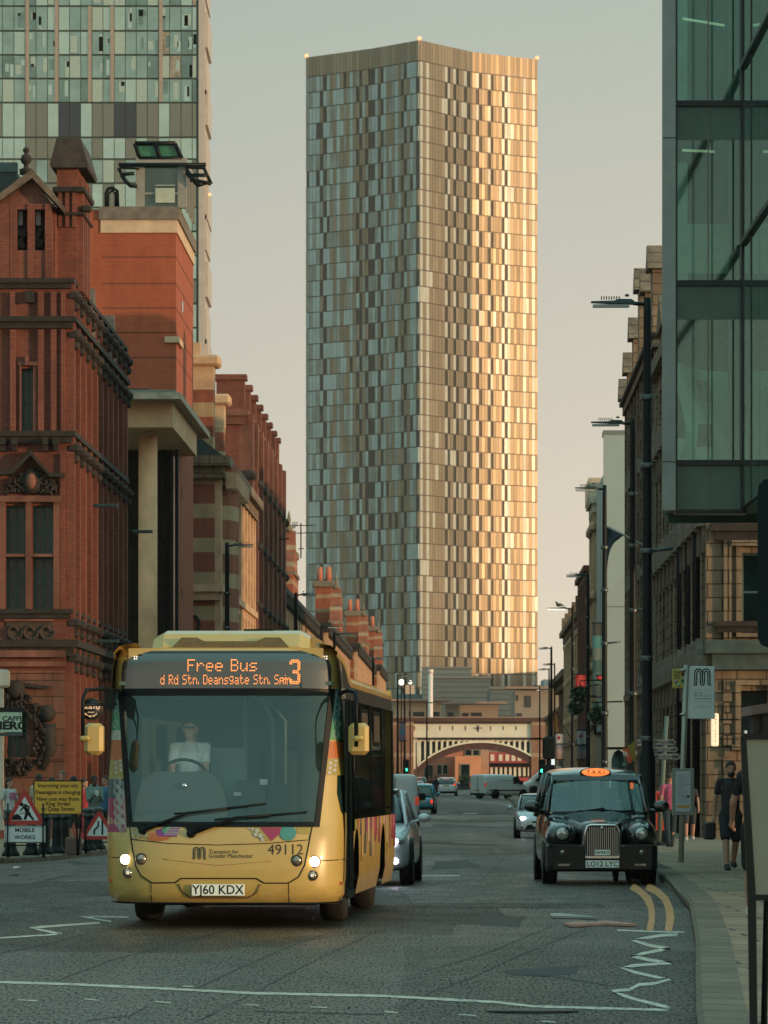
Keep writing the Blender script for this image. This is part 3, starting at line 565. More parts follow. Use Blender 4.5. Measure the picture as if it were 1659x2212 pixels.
def row(name, label, s, c, Y0, Y1, H, floors, bay, wm, tm, depth=14, corn=(), pil=.28, pw=.5, fm=None, gm=None, wfrac=.5, front=(), rot=ST, top=None, cat='building', pilz=(0, None), dep=.35, capz=None, B=None, bars=(1, 2)):
    B = gz(Y0) if B is None else B
    t = thing(name, label, cat, (c+.0163*Y0, Y0, B), -rot); Lg = (Y1-Y0)/math.cos(ST); n = max(1, round(Lg/bay)); bw = Lg/n; fm = fm or frameg
    pt = lambda a, d, z: (-s*d, a, z); pf = lambda a, d, z: (-s*a, d, z)
    holes = []; 
    for z0, z1 in floors:
        for i in range(n): m = (i+.5)*bw; holes.append((m-bw*wfrac/2, m+bw*wfrac/2, z0, z1))
    g = MB(); holed(g, pt, 0, Lg, -.6, H, holes, dep); fh = [f[:4] for f in front]; holed(g, pf, 0, depth, -.6, H, fh, dep)
    g.add([pt(0, 0, H), pt(Lg, 0, H), pt(Lg, depth, H), pt(0, depth, H), pt(Lg, 0, -.6), pt(Lg, depth, -.6), pt(0, depth, -.6)], [(0, 1, 2, 3), (1, 4, 5, 2), (3, 2, 5, 6)], False)
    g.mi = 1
    # a dark upright sheet behind the openings stands in for the unlit rooms
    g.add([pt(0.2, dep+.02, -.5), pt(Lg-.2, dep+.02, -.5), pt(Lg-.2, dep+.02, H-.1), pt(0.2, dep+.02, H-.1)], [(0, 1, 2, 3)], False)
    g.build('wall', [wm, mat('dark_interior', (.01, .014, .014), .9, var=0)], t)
    if pil:
        g = MB(); z1 = pilz[1] or H
        for i in range(n+1):
            y = min(max(i*bw, pw/2+.01), Lg-pw/2-.01); g.box(s*.002, s*pil, y-pw/2, y+pw/2, pilz[0], z1-.01)
        g.build('pilasters', tm if capz is None else wm, t)
        if capz:
            g = MB()
            for z in capz:
                for i in range(n+1):
                    y = min(max(i*bw, pw/2+.01), Lg-pw/2-.01); g.bbox(-.02 if s > 0 else -pil-.2, pil+.2 if s > 0 else .02, y-pw*.6, y+pw*.6, z-.32, z, .1); g.bbox(-.02 if s > 0 else -pil-.14, pil+.14 if s > 0 else .02, y-pw*.4, y+pw*.4, z-.62, z-.33, .08)
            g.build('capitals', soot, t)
    for k, (z, h, p, m) in enumerate(corn):
        g = MB(); a, b = (-depth, p) if s > 0 else (-p, depth)
        g.box(a, b, -p, Lg, z, z+h*.45); a2, b2 = (-depth, p*.6) if s > 0 else (-p*.6, depth); g.box(a2, b2, -p*.6, Lg-.01, z-h*.55, z-.001); g.build('cornice', m, t)
    for a, b, z0, z1 in holes: win(t, pt, a, b, z0, z1, dep, fm, gm, bars)
    for f in front: win(t, pf, *f[:4], dep, f[4] if len(f) > 4 else fm, gm, f[5] if len(f) > 5 else (2, 2))
    if top: top(t, Lg, H, s)
    return t
# A: ornate corner building
YA = 150.; BA = gz(YA); XA = -12+.0163*YA
ax = lambda u: -(PX(u, YA)-XA); az = lambda v: PZ(v, YA)-BA
fw_ = [(ax(132), ax(88), az(1196), az(1092)), (ax(72), ax(30), az(1196), az(1092)), (ax(132), ax(88), az(1316), az(1204)), (ax(72), ax(30), az(1316), az(1204)), (ax(92), ax(62), az(938), az(796)), (ax(76), ax(33), az(1638), az(1530)), (ax(-40), ax(-80), az(1316), az(1092))]
def topA(t, Lg, H, s):
    K = lambda u0, u1, v0, v1, d0, d1, m: m.box(-ax(u0), -ax(u1), -d1, -d0, az(v1), az(v0))
    # stone frame of the big window and of the narrow one
    g = MB(); 
    for u0, u1 in ((18, 30), (74, 86), (134, 147)): K(u0, u1, 1085, 1320, .002, .22, g)
    K(14, 150, 1072, 1085, .002, .3, g); K(30, 134, 1197, 1203, .002, .2, g); K(60, 64, 790, 940, .01, .1, g); K(90, 97, 790, 940, .01, .1, g); K(58, 99, 782, 790, .01, .16, g); K(73, 80, 770, 790, .01, .25, g)
    K(28, 134, 1338, 1342, .01, .16, g); K(28, 134, 1386, 1390, .01, .16, g); g.build('window_surround', terra, t)
    g = MB(); K(0, 160, 1405, 1420, .002, .35, g); K(0, 160, 1428, 1440, .002, .25, g); K(0, 158, 1448, 1454, .002, .12, g); g.build('fascia', terra, t)
    # gable hood over the carved tympanum
    g = MB()
    pts = [(8, 1026), (45, 1026), (86, 985), (128, 1032), (158, 1032)]
    g.mi = 0; pts2 = [(x, y-6) for x, y in pts]
    for (a, b), (c, d) in zip(pts, pts[1:]): g.prism([(-ax(a), az(b)), (-ax(c), az(d)), (-ax(c), az(d-9)), (-ax(a), az(b-9))], 'y', -.45, -.002)
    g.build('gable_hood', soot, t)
    g = MB(); r = random.Random(3)
    for k in range(150):
        q = r.random()*2-1; u = 86+q*56; top_ = 1010+abs(q)*32; v = r.uniform(top_, 1066); g.ball((-ax(u), -.10, az(v)), (r.uniform(.03, .08), .12, r.uniform(.03, .1)), 6, 4)
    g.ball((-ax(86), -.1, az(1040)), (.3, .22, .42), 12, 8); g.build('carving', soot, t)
    g = MB(); g.ball((-ax(86), -.2, az(1040)), (.18, .18, .27), 12, 8); g.build('cartouche', terra, t)
    g = MB(); K(31, 133, 1343, 1385, .003, .05, g)
    for u in (48, 83, 118):
        for k in range(14): a = k*.45; g.tube([(-ax(u)+.28*math.cos(a)*(.4+k*.04), -.1, az(1364)+.28*math.sin(a)*(.4+k*.04)), (-ax(u)+.3*math.cos(a+.5)*(.4+k*.04), -.1, az(1364)+.3*math.sin(a+.5)*(.4+k*.04))], .05, 5)
    g.build('carved_panel', mat('carved_stone', (.07, .045, .035), .85, var=.4, scale=6, bump=.6), t)
    g = MB(); dst = masonry('dark_ashlar', (.22, .10, .07), (.17, .08, .058), (.07, .04, .03), 1.1, .5, .018, .85, .55)
    K(77, 158, 1456, 1640, .004, .14, g); K(-60, 32, 1456, 1640, .004, .14, g); K(32.1, 76.9, 1456, 1529, .004, .14, g); K(-60, 158, 1640.2, 1840, .004, .2, g); K(-60, 158, 1636, 1640, .15, .3, g); g.build('ground_storey', dst, t)
    # wreath around the ground-floor round window
    g = MB(); cx, cz = -ax(54), az(1585)
    for k in range(230):
        a = r.uniform(0, 2*PI); rr = r.uniform(.66, 1.12); g.ball((cx+rr*.88*math.cos(a), -.16-r.random()*.2, cz+rr*1.15*math.sin(a)), (r.uniform(.04, .11), .13, r.uniform(.04, .11)), 6, 4)
    for q in (-1, 1): g.ball((cx+q*.98, -.3, cz+.62), (.24, .25, .27), 10, 7); g.tube([(cx+q*1.0, -.2, cz+.3), (cx+q*1.05, -.2, cz-.5), (cx+q*.8, -.2, cz-1.1)], [.22, .2, .1], 8)
    g.ball((cx, -.28, cz+1.35), (.3, .25, .3), 10, 7); g.prism([(cx-1.1, cz+1.45), (cx, cz+1.62), (cx+1.1, cz+1.45), (cx+.9, cz+1.38), (cx, cz+1.5), (cx-.9, cz+1.38)], 'y', -.35, -.01)
    g.build('carved_wreath', soot, t)
    # recessed pilaster strips (shadow joints) in the brick front
    g = MB()
    for u0, u1 in ((-30, 8), (40, 52), (100, 113), (128, 140), (150, 158)): K(u0, u1, 712, 940, .002, .16, g); K(u0, u1, 631, 690, .002, .16, g)
    for u0, u1 in ((-30, 4), (148, 158)): K(u0, u1, 980, 1320, .002, .12, g)
    g.build('brick_strips', brick, t)
    g = MB()
    for u in (26, 50, 118, 140):
        K(u-6, u+6, 948, 962, .0, .5, g); K(u-5, u+5, 962, 975, .0, .3, g)
    K(74, 92, 630, 655, .0, .35, g); g.build('brackets', soot, t)
    # attic bay with paired openings and pitched cap
    bx0, bx1 = -ax(34), -ax(136); zb, zt = az(616), az(440)
    g = MB()
    for u0, u1 in ((8, 38), (39, 54), (77, 92), (115, 129)): K(u0, u1, 440, 616, -.6, .05, g)
    K(38, 130, 540, 616, -.45, -.02, g); K(38, 130, 440, 452, -.5, -.01, g); g.box(-ax(8), -ax(133), .61, 2.4, zb, zt); g.build('attic_bay', brick, t)
    g = MB(); 
    for u in (58, 97): K(u-5, u+5, 452, 482, -.55, -.5, g)
    g.build('attic_windows', mat('attic_glass', (.5, .5, .46), .3, var=.1), t)
    g = MB()
    for u in (58, 97):
        for k in range(12): g.ball((-ax(u+r.uniform(-9, 9)), .3, az(r.uniform(495, 535))), (.12, .2, .12), 6, 5)
        K(u-10, u+10, 452, 540, -.62, -.56, g)
    g.build('attic_ornament', soot, t)
    zc = zt; g = MB(); ap = (-ax(88), az(366)); L0, R0 = (-ax(4), az(440)), (-ax(138), az(440))
    g.prism([L0, R0, (R0[0]-.12, R0[1]+.02), (ap[0], ap[1]-.28), (L0[0]+.12, L0[1]+.02)], 'y', .2, .5) ; g.build('pediment', terra, t)
    g = MB(); g.loft([[(L0[0]-.2, -.2, L0[1]), (L0[0]-.2, 2.6, L0[1])], [(ap[0], -.2, ap[1]), (ap[0], 2.6, ap[1])], [(R0[0]+.2, -.2, R0[1]), (R0[0]+.2, 2.6, R0[1])], [(R0[0]+.2, -.2, R0[1]-.2), (R0[0]+.2, 2.6, R0[1]-.2)], [(ap[0], -.2, ap[1]-.28), (ap[0], 2.6, ap[1]-.28)], [(L0[0]-.2, -.2, L0[1]-.2), (L0[0]-.2, 2.6, L0[1]-.2)]], False, True, False)
    for q in (-.2, 2.6):
        vs = [(L0[0]-.2, q, L0[1]), (ap[0], q, ap[1]), (R0[0]+.2, q, R0[1]), (R0[0]+.2, q, R0[1]-.2), (ap[0], q, ap[1]-.28), (L0[0]-.2, q, L0[1]-.2)]; g.add(vs, [(0, 1, 4, 5), (1, 2, 3, 4)])
    g.build('bay_roof', mat('weathered_stone', (.14, .10, .07), .8, var=.5, scale=3, bump=.5), t)
    g = MB(); g.lathe([(.2, 0), (.2, .12), (.22, .16), (.08, .22), (.07, .3), (.15, .38), (.18, .48), (.13, .6), (.05, .65), (.1, .72), (.1, .8), (.02, .86)], (-ax(70)-.0, .6, az(372)), 12); g.build('finial', soot, t)
    # main slate roof
    g = MB(); g.prism([(-14, H-.2), (-1.4, H-.2), (-1.8, az(345)), (-14, az(345))], 'y', 3, Lg); g.build('roof', slate, t)
    g = MB(); g.box(-13.9, -1.78, 2.95, 3.2, az(345)+.005, az(345)+.3); g.build('ridge', mat('ridge_lead', (.06, .1, .095), .5, var=.2), t)
    # tall ribbed chimney
    g = MB(); x0, x1 = -ax(132), -ax(178); g.box(x0, x1, 1.4, 4.6, az(620), az(352)); 
    for k in range(4): g.box(x1, x1+.16, 1.5+k*.8, 1.95+k*.8, az(620), az(370))
    for k in range(3): g.box(x0+.05+k*.22, x0+.17+k*.22, 1.28, 1.39, az(480), az(400))
    c = g.build('chimney', brick, t); g = MB(); g.bbox(x0-.12, x1+.25, 1.2, 4.9, az(405), az(392), .04); g.bbox(x0-.06, x1+.22, 1.25, 4.8, az(455), az(448), .03); g.bbox(x1+.1, x1+.42, 1.3, 1.7, az(446), az(432), .05); g.build('chimney_bands', soot, c)
    g = MB(); g.prism([(x0-.15, az(352)), (x1+.3, az(352)), (x1+.34, az(345)), (x1+.1, az(288)), (x0+.02, az(288)), (x0-.2, az(345))], 'y', 1.1, 5.0); g.build('chimney_cap', mat('mossy_slate', (.045, .035, .03), .85, var=.5, scale=3), c)
    # dormer gables along the street
    for k, (yy, w_, zt_) in enumerate(((9, 2.3, az(560)), (18, 2.0, az(560)))):
        g = MB(); g.box(-2.4, -.1, yy-w_, yy+w_, H-.2, zt_-1.9); d = g.build('dormer', brick, t)
        g = MB(); g.prism([(yy-w_-.3, zt_-1.9), (yy+w_+.3, zt_-1.9), (yy, zt_)], 'x', -2.6, .2); g.build('dormer_roof', MATS['weathered_stone'], d)
tA = row('corner_building', 'ornate red brick corner building with carved stone panels, nearest on the left', 1, -12.25, 150, 174, az(612), [(2.2, 4.9), (7.6, 10.2), (10.7, 11.6), (12.9, 14.8)], 2.35, brick, terra, 14,
    [(az(612), .3, .26, soot), (az(696), .36, .34, soot), (az(943), .36, .3, soot), (az(1325), .28, .22, soot), (az(1398), .5, .4, soot)], .25, .5, frameg, tealgl, .42, fw_, top=topA, capz=(az(628), az(712), az(957), az(1335), az(1412)), bars=(1, 2))
# modern brick tower block with the roof lantern, portico and giant column
YB = 203.; XB = -12+.0163*YB; BB = gz(YB); bz = lambda v: PZ(v, YB)-BB; bxx = lambda u: PX(u, YB)-XB
redb = masonry('smooth_red_brick', (.40, .095, .045), (.35, .085, .04), (.40, .14, .08), .3, .1, .008, .8, .22)
pale = mat('pale_concrete', (.60, .43, .28), .8, var=.2, scale=1.2); lead = mat('lead_flashing', (.20, .20, .17), .5, var=.2)
def topB(t, Lg, H, s):
    x0, x1 = bxx(220), 0
    g = MB(); g.box(x0-.05, .06, -.06, Lg, H-.98, H-.45); g.build('stone_band', pale, t); g = MB(); g.box(x0-.12, .14, -.14, Lg+.1, H-.44, H+.1); g.build('parapet', mat('weathered_coping', (.17, .14, .11), .8, var=.3), t)
    g = MB()
    for v in (555, 612, 665, 718, 772): g.box(x0, .012, -.012, Lg, bz(v)-.02, bz(v)+.02)
    g.build('brick_joints', mat('joint_dark', (.13, .04, .025), .9), t)  # joints drawn as thin dark red bands
    g = MB(); g.box(bxx(356), .14, -.14, 3, bz(740), bz(727)); g.build('stone_ledge', pale, t)
    g = MB(); 
    for v in (640, 850, 1050, 1270, 1400): g.box(.0, .02, 4.0, 5.0, bz(v+12), bz(v-12))
    g.build('slit_windows', darkgl, t)
    # lantern: glazed cabin with frames, green hatch lights and brackets
    z0, z1 = H+.1, bz(352); g = MB(); a, b = bxx(293), bxx(402)
    for x in (a, bxx(383)): g.box(x, x+.36, .3, .66, z0, z1)
    for y in (2.2, 4.2, 6.2): g.box(bxx(400), bxx(402)+.02, y, y+.12, z0, z1)
    g.box(a, bxx(402), .25, 6.4, z1-.02, z1+.25); g.box(bxx(308), bxx(383), .28, .34, bz(418), bz(414)); lt = g.build('lantern', mat('lantern_frame', (.27, .26, .22), .6, var=.1), t)
    g = MB(); g.box(bxx(308), bxx(383), .36, .4, z0, z1-.1); g.box(bxx(398), bxx(400), .7, 6.2, z0, z1-.1); g.build('lantern_glass', mat('lantern_pane', (.09, .13, .12), .1, .5, var=.3, scale=.6), lt)
    g = MB(); g.box(bxx(335), bxx(377), .2, .25, z0+.2, bz(405)); g.box(bxx(335), bxx(377), .2, .25, bz(400), bz(398)); g.build('lit_blind', mat('pale_blind', (.42, .46, .36), .7), lt)
    g = MB(); g.prism([(bxx(290), bz(308)), (bxx(377), bz(308)), (bxx(390), bz(338)), (bxx(300), bz(338))], 'y', .4, .5); g.build('green_rooflight', mat('green_glass', (.03, .16, .09), .25, var=.3), lt)
    g = MB()
    for (u0, v0), (u1, v1) in (((290, 308), (301, 340)), ((377, 308), (392, 340)), ((290, 307), (378, 307)), ((300, 340), (392, 340)), ((334, 308), (345, 340))): g.tube([(bxx(u0), .3, bz(v0)), (bxx(u1), .3, bz(v1))], .09, 5)
    for pts in ([(256, 355), (445, 355)], [(258, 360), (300, 362)], [(256, 362), (262, 376), (290, 374)], [(268, 388), (282, 401), (296, 402)], [(262, 378), (276, 396)], [(400, 360), (440, 362), (456, 395), (428, 401), (402, 372)], [(404, 378), (448, 378)], [(410, 388), (456, 396)], [(402, 366), (430, 400)]): g.tube([(bxx(u), .1, bz(v)) for u, v in pts], .085, 5)
    g.tube([(bxx(226), .8, bz(455)), (bxx(226), .8, bz(412)), (bxx(231), .8, bz(402)), (bxx(240), .8, bz(400)), (bxx(250), .8, bz(407)), (bxx(252), .8, bz(455))], .08, 6); g.tube([(bxx(230), .9, bz(455)), (bxx(230), .9, bz(414)), (bxx(239), .9, bz(405)), (bxx(247), .9, bz(414)), (bxx(247), .9, bz(455))], .06, 6)
    g.build('lantern_brackets', black, lt)
    g = MB(); g.box(bxx(160), bxx(222), 1, 9, 0, bz(520)); g.box(bxx(120), bxx(222), .6, 9, bz(522), bz(518)); g.build('roof_plants', mat('pale_cladding', (.30, .38, .35), .5, var=.08), t)
row('brick_block', 'tall plain red brick block with a glazed roof lantern', 1, -12, 203, 216, bz(452), [], 5, redb, pale, 9.2, [], 0, top=topB)
def portico():
    Y0 = 186.; X0 = -12+.0163*Y0; B = gz(Y0); pz = lambda v, Y=Y0: PZ(v, Y)-B
    t = thing('portico', 'stone canopy on a giant round column in front of the red brick block', 'portico', (X0, Y0, B), -ST)
    # column at about Y 190
    px_ = lambda u, y: PX(u, Y0+y)-X0
    g = MB(); c = px_(315, 5); r = (41/2)/(F/191); g.lathe([(r, -.3), (r, pz(940, 191))], (c, 5, 0), 24); g.build('column', mat('buff_column', (.84, .48, .27), .8, var=.2, scale=.9, bump=.2), t)
    g = MB(); xr = px_(373, 4); g.box(-9, xr, 3, 20, pz(927, 190), pz(868, 190)); g.build('beam', mat('buff_beam', (.70, .42, .24), .8, var=.2, scale=.7), t)
    g = MB(); xe = px_(388, 2); g.box(-9, xe, 2, 24, pz(866, 189), pz(852, 189)); g.build('canopy_edge', mat('canopy_stone', (.44, .35, .25), .7, var=.35, scale=2), t)
    g = MB(); g.box(-9, xe-.2, 2.2, 23.8, pz(851, 189), pz(845, 189)); g.build('canopy_roof', lead, t)
    g = MB(); g.tube([(-9, 3.5, pz(826)), (px_(320, 4), 3.5, pz(826)), (px_(332, 4), 3.5, pz(845))], .05, 5); g.build('roof_rail', black, t)
    # recessed glazed wall, brick fin behind the column
    g = MB(); g.box(-9, px_(372, 16)-.2, 16, 17, -.3, pz(870, 190)); g.build('glazed_wall', mat('brown_glass', (.035, .03, .025), .12, .3, var=.4, scale=.8), t)
    g = MB()
    for v in (1130, 1300): g.box(-6, px_(372, 16)-.25, 15.8, 16, pz(v), pz(v-8))
    for u in (335, 352, 366): g.box(px_(u, 15.8), px_(u, 15.8)+.12, 15.7, 16, -.3, pz(870, 190))
    g.build('mullions', black, t)
portico()
# C: cream and brick banded bay-fronted bank
def topC(t, Lg, H, s):
    for y0, hh, w_ in ((.6, 4.9, 1.6), (10.5, 3.9, 1.4)):
        g = MB(); g.box(-1.5, -.1, y0, y0+w_, H-.3, H+hh-1.6); ch = g.build('chimney', stripe, t); g = MB(); g.box(-1.52, -.08, y0-.02, y0+w_+.02, H+hh-1.59, H+hh-.5); g.bbox(-1.8, .2, y0-.25, y0+w_+.25, H+hh-.5, H+hh, .1); g.box(-1.3, -.7, y0+.4, y0+1.1, H+hh, H+hh+.6); g.build('chimney_cap', buff, ch)
    g = MB(); g.prism([(.45, H+.2), (-3.8, H+3.6), (-9, H+3.6), (-9, H+.2)], 'y', 0, 12); g.build('roof', slate, t)
    g = MB(); g.loft([[(0.02+.9*math.sin(a)*1.0, 4+2.8*(-math.cos(a)), z) for a in [PI*k/10 for k in range(11)]] for z in (0, H)], False, False); g.build('bow_bay', stripe, t)
    g = MB()
    for k in range(14): g.box(.5, 1.0, .2+k*.95, .6+k*.95, H-1.2, H-.5)
    g.build('brackets', buff, t)
    g = MB(); 
    lettering(g, 'WARD', 0, 0, 0, 1.3, .8, .03); me = [(v.x, v.y, v.z) for v in g.v]; g2 = MB(); g2.add([(x-2.2, -.06, z+PZ(1352, 221)-gz(221)) for x, y, z in me], g.f, False); g2.build('lettering', soot, t)
YC = 221.; 
cz = lambda v, Y=222: PZ(v, Y)-gz(221)
row('banded_bank', 'cream and red brick banded building with big chimneys and a heavy bracketed cornice', 1, -11.3, 221, 258, cz(1000), [(1.5, 4.5), (7.2, 11.2)], 3.3, stripe, buff, 12, [(cz(1010), 1.0, .7, brown), (cz(1280), .7, .4, buff), (cz(1175, 222)-5.2, .8, .5, buff)], .3, .9, framew, tealgl, .4, [(1.1, 2.1, PZ(1305, 221)+.5, PZ(1200, 221)+.5, framew, (2, 2))], top=topC)
# D: tall dark red Victorian range
def topD(t, Lg, H, s):
    n = 7; g = MB(); q = Lg/n
    for i in range(n+1):
        y = min(i*q, Lg-.8)+.4; g.box(-1.2, .3, y-.55, y+.55, H-.1, H+1.8); g.box(-1.3, .42, y-.7, y+.7, H+1.81, H+2.1)
    g.build('parapet_piers', brick, t)
    g = MB()
    for z in (H*.38, H*.55, H*.7, H*.86):
        for i in range(n+1):
            y = min(i*q, Lg-.8)+.4; g.bbox(-.1, .95, y-.75, y+.75, z-.5, z, .15)
    g.build('pier_caps', soot, t)
    g = MB(); g.box(-9, -2.2, 1, Lg, H, H+1.2); g.build('roof', slate, t)
dz = lambda v, Y=262: PZ(v, Y)-gz(260)
row('victorian_range', 'dark red brick range with tall piers and stepped parapet, left of the gabled row', 1, -12, 260, 309, dz(900), [(2, 5.2), (7.6, 10), (11.2, 13.6), (14.8, 17), (18, 19.6)], 7., brick, terra, 12, [(dz(905), .8, .5, terra), (dz(1100), .6, .5, soot), (dz(1470), 1.0, .7, soot), (dz(1600), .6, .4, soot)], .75, 1.6, frameg, tealgl, .35, [], top=topD)
# E..: striped gabled row
def topE(seed, gab):
    def f(t, Lg, H, s):
        g = MB(); g.prism([(-.6, H-.1), (-5, H+3.2), (-9, H-.1)], 'y', .5, Lg-.5); g.build('roof', mat('clay_tiles', (.26, .12, .09), .8, var=.25, scale=2), t)
        for yy, w_, hh in gab:
            g = MB(); g.box(-3.5, .18, yy-w_, yy+w_, H-1, H+hh-.1); gb = g.build('gable', stripe2, t)
            g = MB(); g.prism([(yy-w_*.8, H+hh-.1), (yy+w_*.8, H+hh-.1), (yy+w_*.5, H+hh+1.4), (yy+w_*.22, H+hh+1.6), (yy, H+hh+3.2), (yy-w_*.22, H+hh+1.6), (yy-w_*.5, H+hh+1.4)], 'x', -.8, .18); g.build('gable_top', stripe2, gb)
            g = MB(); g.box(-.9, .3, yy-w_*.9, yy+w_*.9, H+hh-.12, H+hh+.12); g.lathe([(.22, 0), (.3, .25), (.1, .6), (.16, .8), (.02, 1.5)], (-.3, yy, H+hh+3.1), 8); g.build('gable_crest', mat('dull_stone', (.2, .16, .11), .85, var=.4, scale=2), gb)
            for q, (dx, dy, ch) in enumerate(((-2.2, 2.5, 19.2), (-1.6, 6.5, 17.8))):
                g = MB(); g.box(dx-.1, dx+1.5, yy+dy, yy+dy+1.5, H, ch); cn = g.build('chimney', stripe2, t)
                g = MB(); g.bbox(dx-.35, dx+1.75, yy+dy-.25, yy+dy+1.75, ch, ch+.6, .1); g.build('chimney_cap', MATS['dull_stone'], cn)
                g = MB(); 
                for k in range(2): g.lathe([(.3, 0), (.24, 1.3)], (dx+.3+k*.8, yy+dy+.75, ch+.6), 8)
                g.build('chimney_pots', mat('clay_pot', (.5, .16, .09), .8), cn)
        g = MB(); k = 0
        while k*1.6 < Lg: g.bbox(.0, .62, k*1.6+.3, k*1.6+.9, H-.9, H-.1, .12); k += 1
        g.build('brackets', soot, t)
    return f
def zE(v, Y): return PZ(v, Y)-gz(Y)
row('gabled_shops', 'first striped brick gabled block of the low row, with an aerial on top', 1, -12, 313, 392, 14.2, [(1.5, 4), (6, 9), (10, 12.4)], 4.4, stripe2, buff, 11, [(14.1, .8, .6, soot), (5.2, .5, .5, soot)], .35, 1.0, framew, tealgl, .45, top=topE(1, [(30, 5.5, 2.2)]))
row('gabled_shops', 'second striped gabled block with orange chimney pots down the low row', 1, -11.3, 394, 470, 14, [(1.5, 4), (6, 9), (10, 12.5)], 4.4, stripe2, buff, 11, [(13.9, .8, .6, soot), (5.2, .5, .5, soot)], .35, 1.0, framew, tealgl, .45, top=topE(2, [(50, 5.5, 1.8)]))
row('gabled_shops', 'third striped gabled block of the low row, just before the spire', 1, -10.6, 472, 560, 14.2, [(1.5, 4), (6, 9)], 4.4, stripe2, buff, 11, [(14.1, .8, .6, soot), (5.2, .5, .5, soot)], .35, 1.0, framew, tealgl, .45, top=topE(3, [(60, 5.5, 1.8)]))
row('gabled_shops', 'last striped block of the low row with a pointed stone spire, nearest the bridge', 1, -10, 562, 606, 14.2, [(1.5, 4), (6, 9)], 4.4, stripe2, buff, 11, [(14.1, .8, .6, soot), (5.2, .5, .5, soot)], .35, 1.0, framew, tealgl, .45, top=topE(4, [(28, 4.5, 1.6)]))
# antenna on the first gabled block
t = thing('tv_aerial', 'thin rooftop television aerial with crossbars above the first gabled block', 'aerial', (PX(650, 356), 356, zE(1200, 356)-.2+gz(356))); g = MB(); h = PZ(1130, 356)-t.location.z; g.tube([(0, 0, 0), (0, 0, h)], .05, 5); g.build('mast', black, t)
g = MB()
for z, w_ in ((h-.2, .95), (h-.75, .75), (h-1.9, .2)): g.tube([(-w_, 0, z), (w_*1.1, 0, z+.05)], .035, 5)
for k in range(5): g.tube([(-.6+k*.1, 0, h+.1), (-.7+k*.06, 0, h-.4)], .02, 4)
g.build('crossbars', black, t)
t = thing('tv_aerial', 'small aerial sticking out beside the dark red range against the sky', 'aerial', (PX(592, 300), 300, PZ(1185, 300))); g = MB(); g.tube([(0, 0, 0), (0, 0, .6)], .04, 5); g.build('mast', black, t); g = MB(); g.tube([(-.2, 0, .55), (.95, 0, .62)], .04, 5); g.build('crossbars', black, t)
# ---- right-hand side
def topR(t, Lg, H, s):
    g = MB(); g.box(.4, 12, .4, Lg-.4, H-.1, H+1.5); g.build('attic', brown, t)
    g = MB(); n = 6; q = Lg/n
    for i in range(n):
        y = i*q+q/2; g.box(-.35, 1.2, y-2.2, y+2.2, H, H+1.6); g.prism([(y-2.6, H+1.6), (y+2.6, H+1.6), (y, H+3.0)], 'x', -.5, 1.3)
    g.build('dormers', brown, t)
    g = MB()
    for z in (5.4, 9.8, 14.2):
        for i in range(n*2):
            y = i*q/2+q/4; g.prism([(y-1.3, z), (y+1.3, z), (y+1.1, z+.35), (y, z+.95), (y-1.1, z+.35)], 'x', -.75, -.05); g.box(-.6, 0, y-1.2, y-.8, z-.8, z-.01); g.box(-.6, 0, y+.8, y+1.2, z-.8, z-.01)
    g.build('window_hoods', dull, t)
    g = MB()
    for y in (5.5, 11, 17): g.tube([(-.55, y, 0), (-.55, y, H-1)], .13, 6)
    g.build('drainpipes', black, t)
rz_ = lambda v: PZ(v, 150)-gz(150); rx = lambda u: PX(u, 150)-(8+.0163*150)
row('stone_corner_building', 'sooty brown sandstone corner building beneath the glass block, nearest on the right', -1, 8, 150, 190, 17.6, [(1.0, 4.0), (6.3, 8.8), (10.6, 13.2), (14.9, 16.8)], 3.3, brown, brown, 14,
    [(rz_(1412), .9, .55, mat('lead_green', (.05, .075, .07), .5, var=.3)), (rz_(1395)+.6, .35, .3, soot), (9.6, .5, .4, soot), (14.2, .5, .45, soot), (17.4, 1.1, .8, brown)], .5, .95, frameg, tealgl, .42,
    [(rx(1603), rx(1672), rz_(1362), rz_(1194), mat('sash_pale', (.22, .30, .25), .6, var=.1), (1, 2)), (rx(1600), rx(1658), rz_(1600), rz_(1492), soot, (1, 1)), (rx(1760), rx(1840), rz_(1362), rz_(1194)), (rx(1760), rx(1830), rz_(1600), rz_(1492))], top=topR, dep=.5)
def trimR():
    t = thing('dressed_stonework', 'raised stone quoins and window surrounds on the corner of the brown stone building', 'stonework', (8+.0163*150, 150, gz(150)), -ST); g = MB()
    K = lambda u0, u1, v0, v1, d: g.box(rx(u0), rx(u1), -d, -.004, rz_(v1), rz_(v0))
    for u0, u1 in ((1590, 1602), (1672, 1684)): K(u0, u1, 1180, 1370, .16)
    K(1580, 1694, 1168, 1180, .35); K(1584, 1690, 1150, 1158, .2); K(1590, 1684, 1368, 1376, .25)
    for u0, u1 in ((1588, 1600), (1658, 1668)): K(u0, u1, 1480, 1612, .2)
    K(1588, 1668, 1470, 1480, .25); K(1580, 1676, 1608, 1620, .35)
    for k in range(13): K(1562 if k % 2 else 1564, 1580 if k % 2 else 1577, 1470+k*24, 1491+k*24, .14 if k % 2 else .1)
    for u0, u1 in ((1563, 1571), (1573, 1580)): K(u0, u1, 1120, 1390, .18)
    g.build('quoins', brown, t)
trimR()
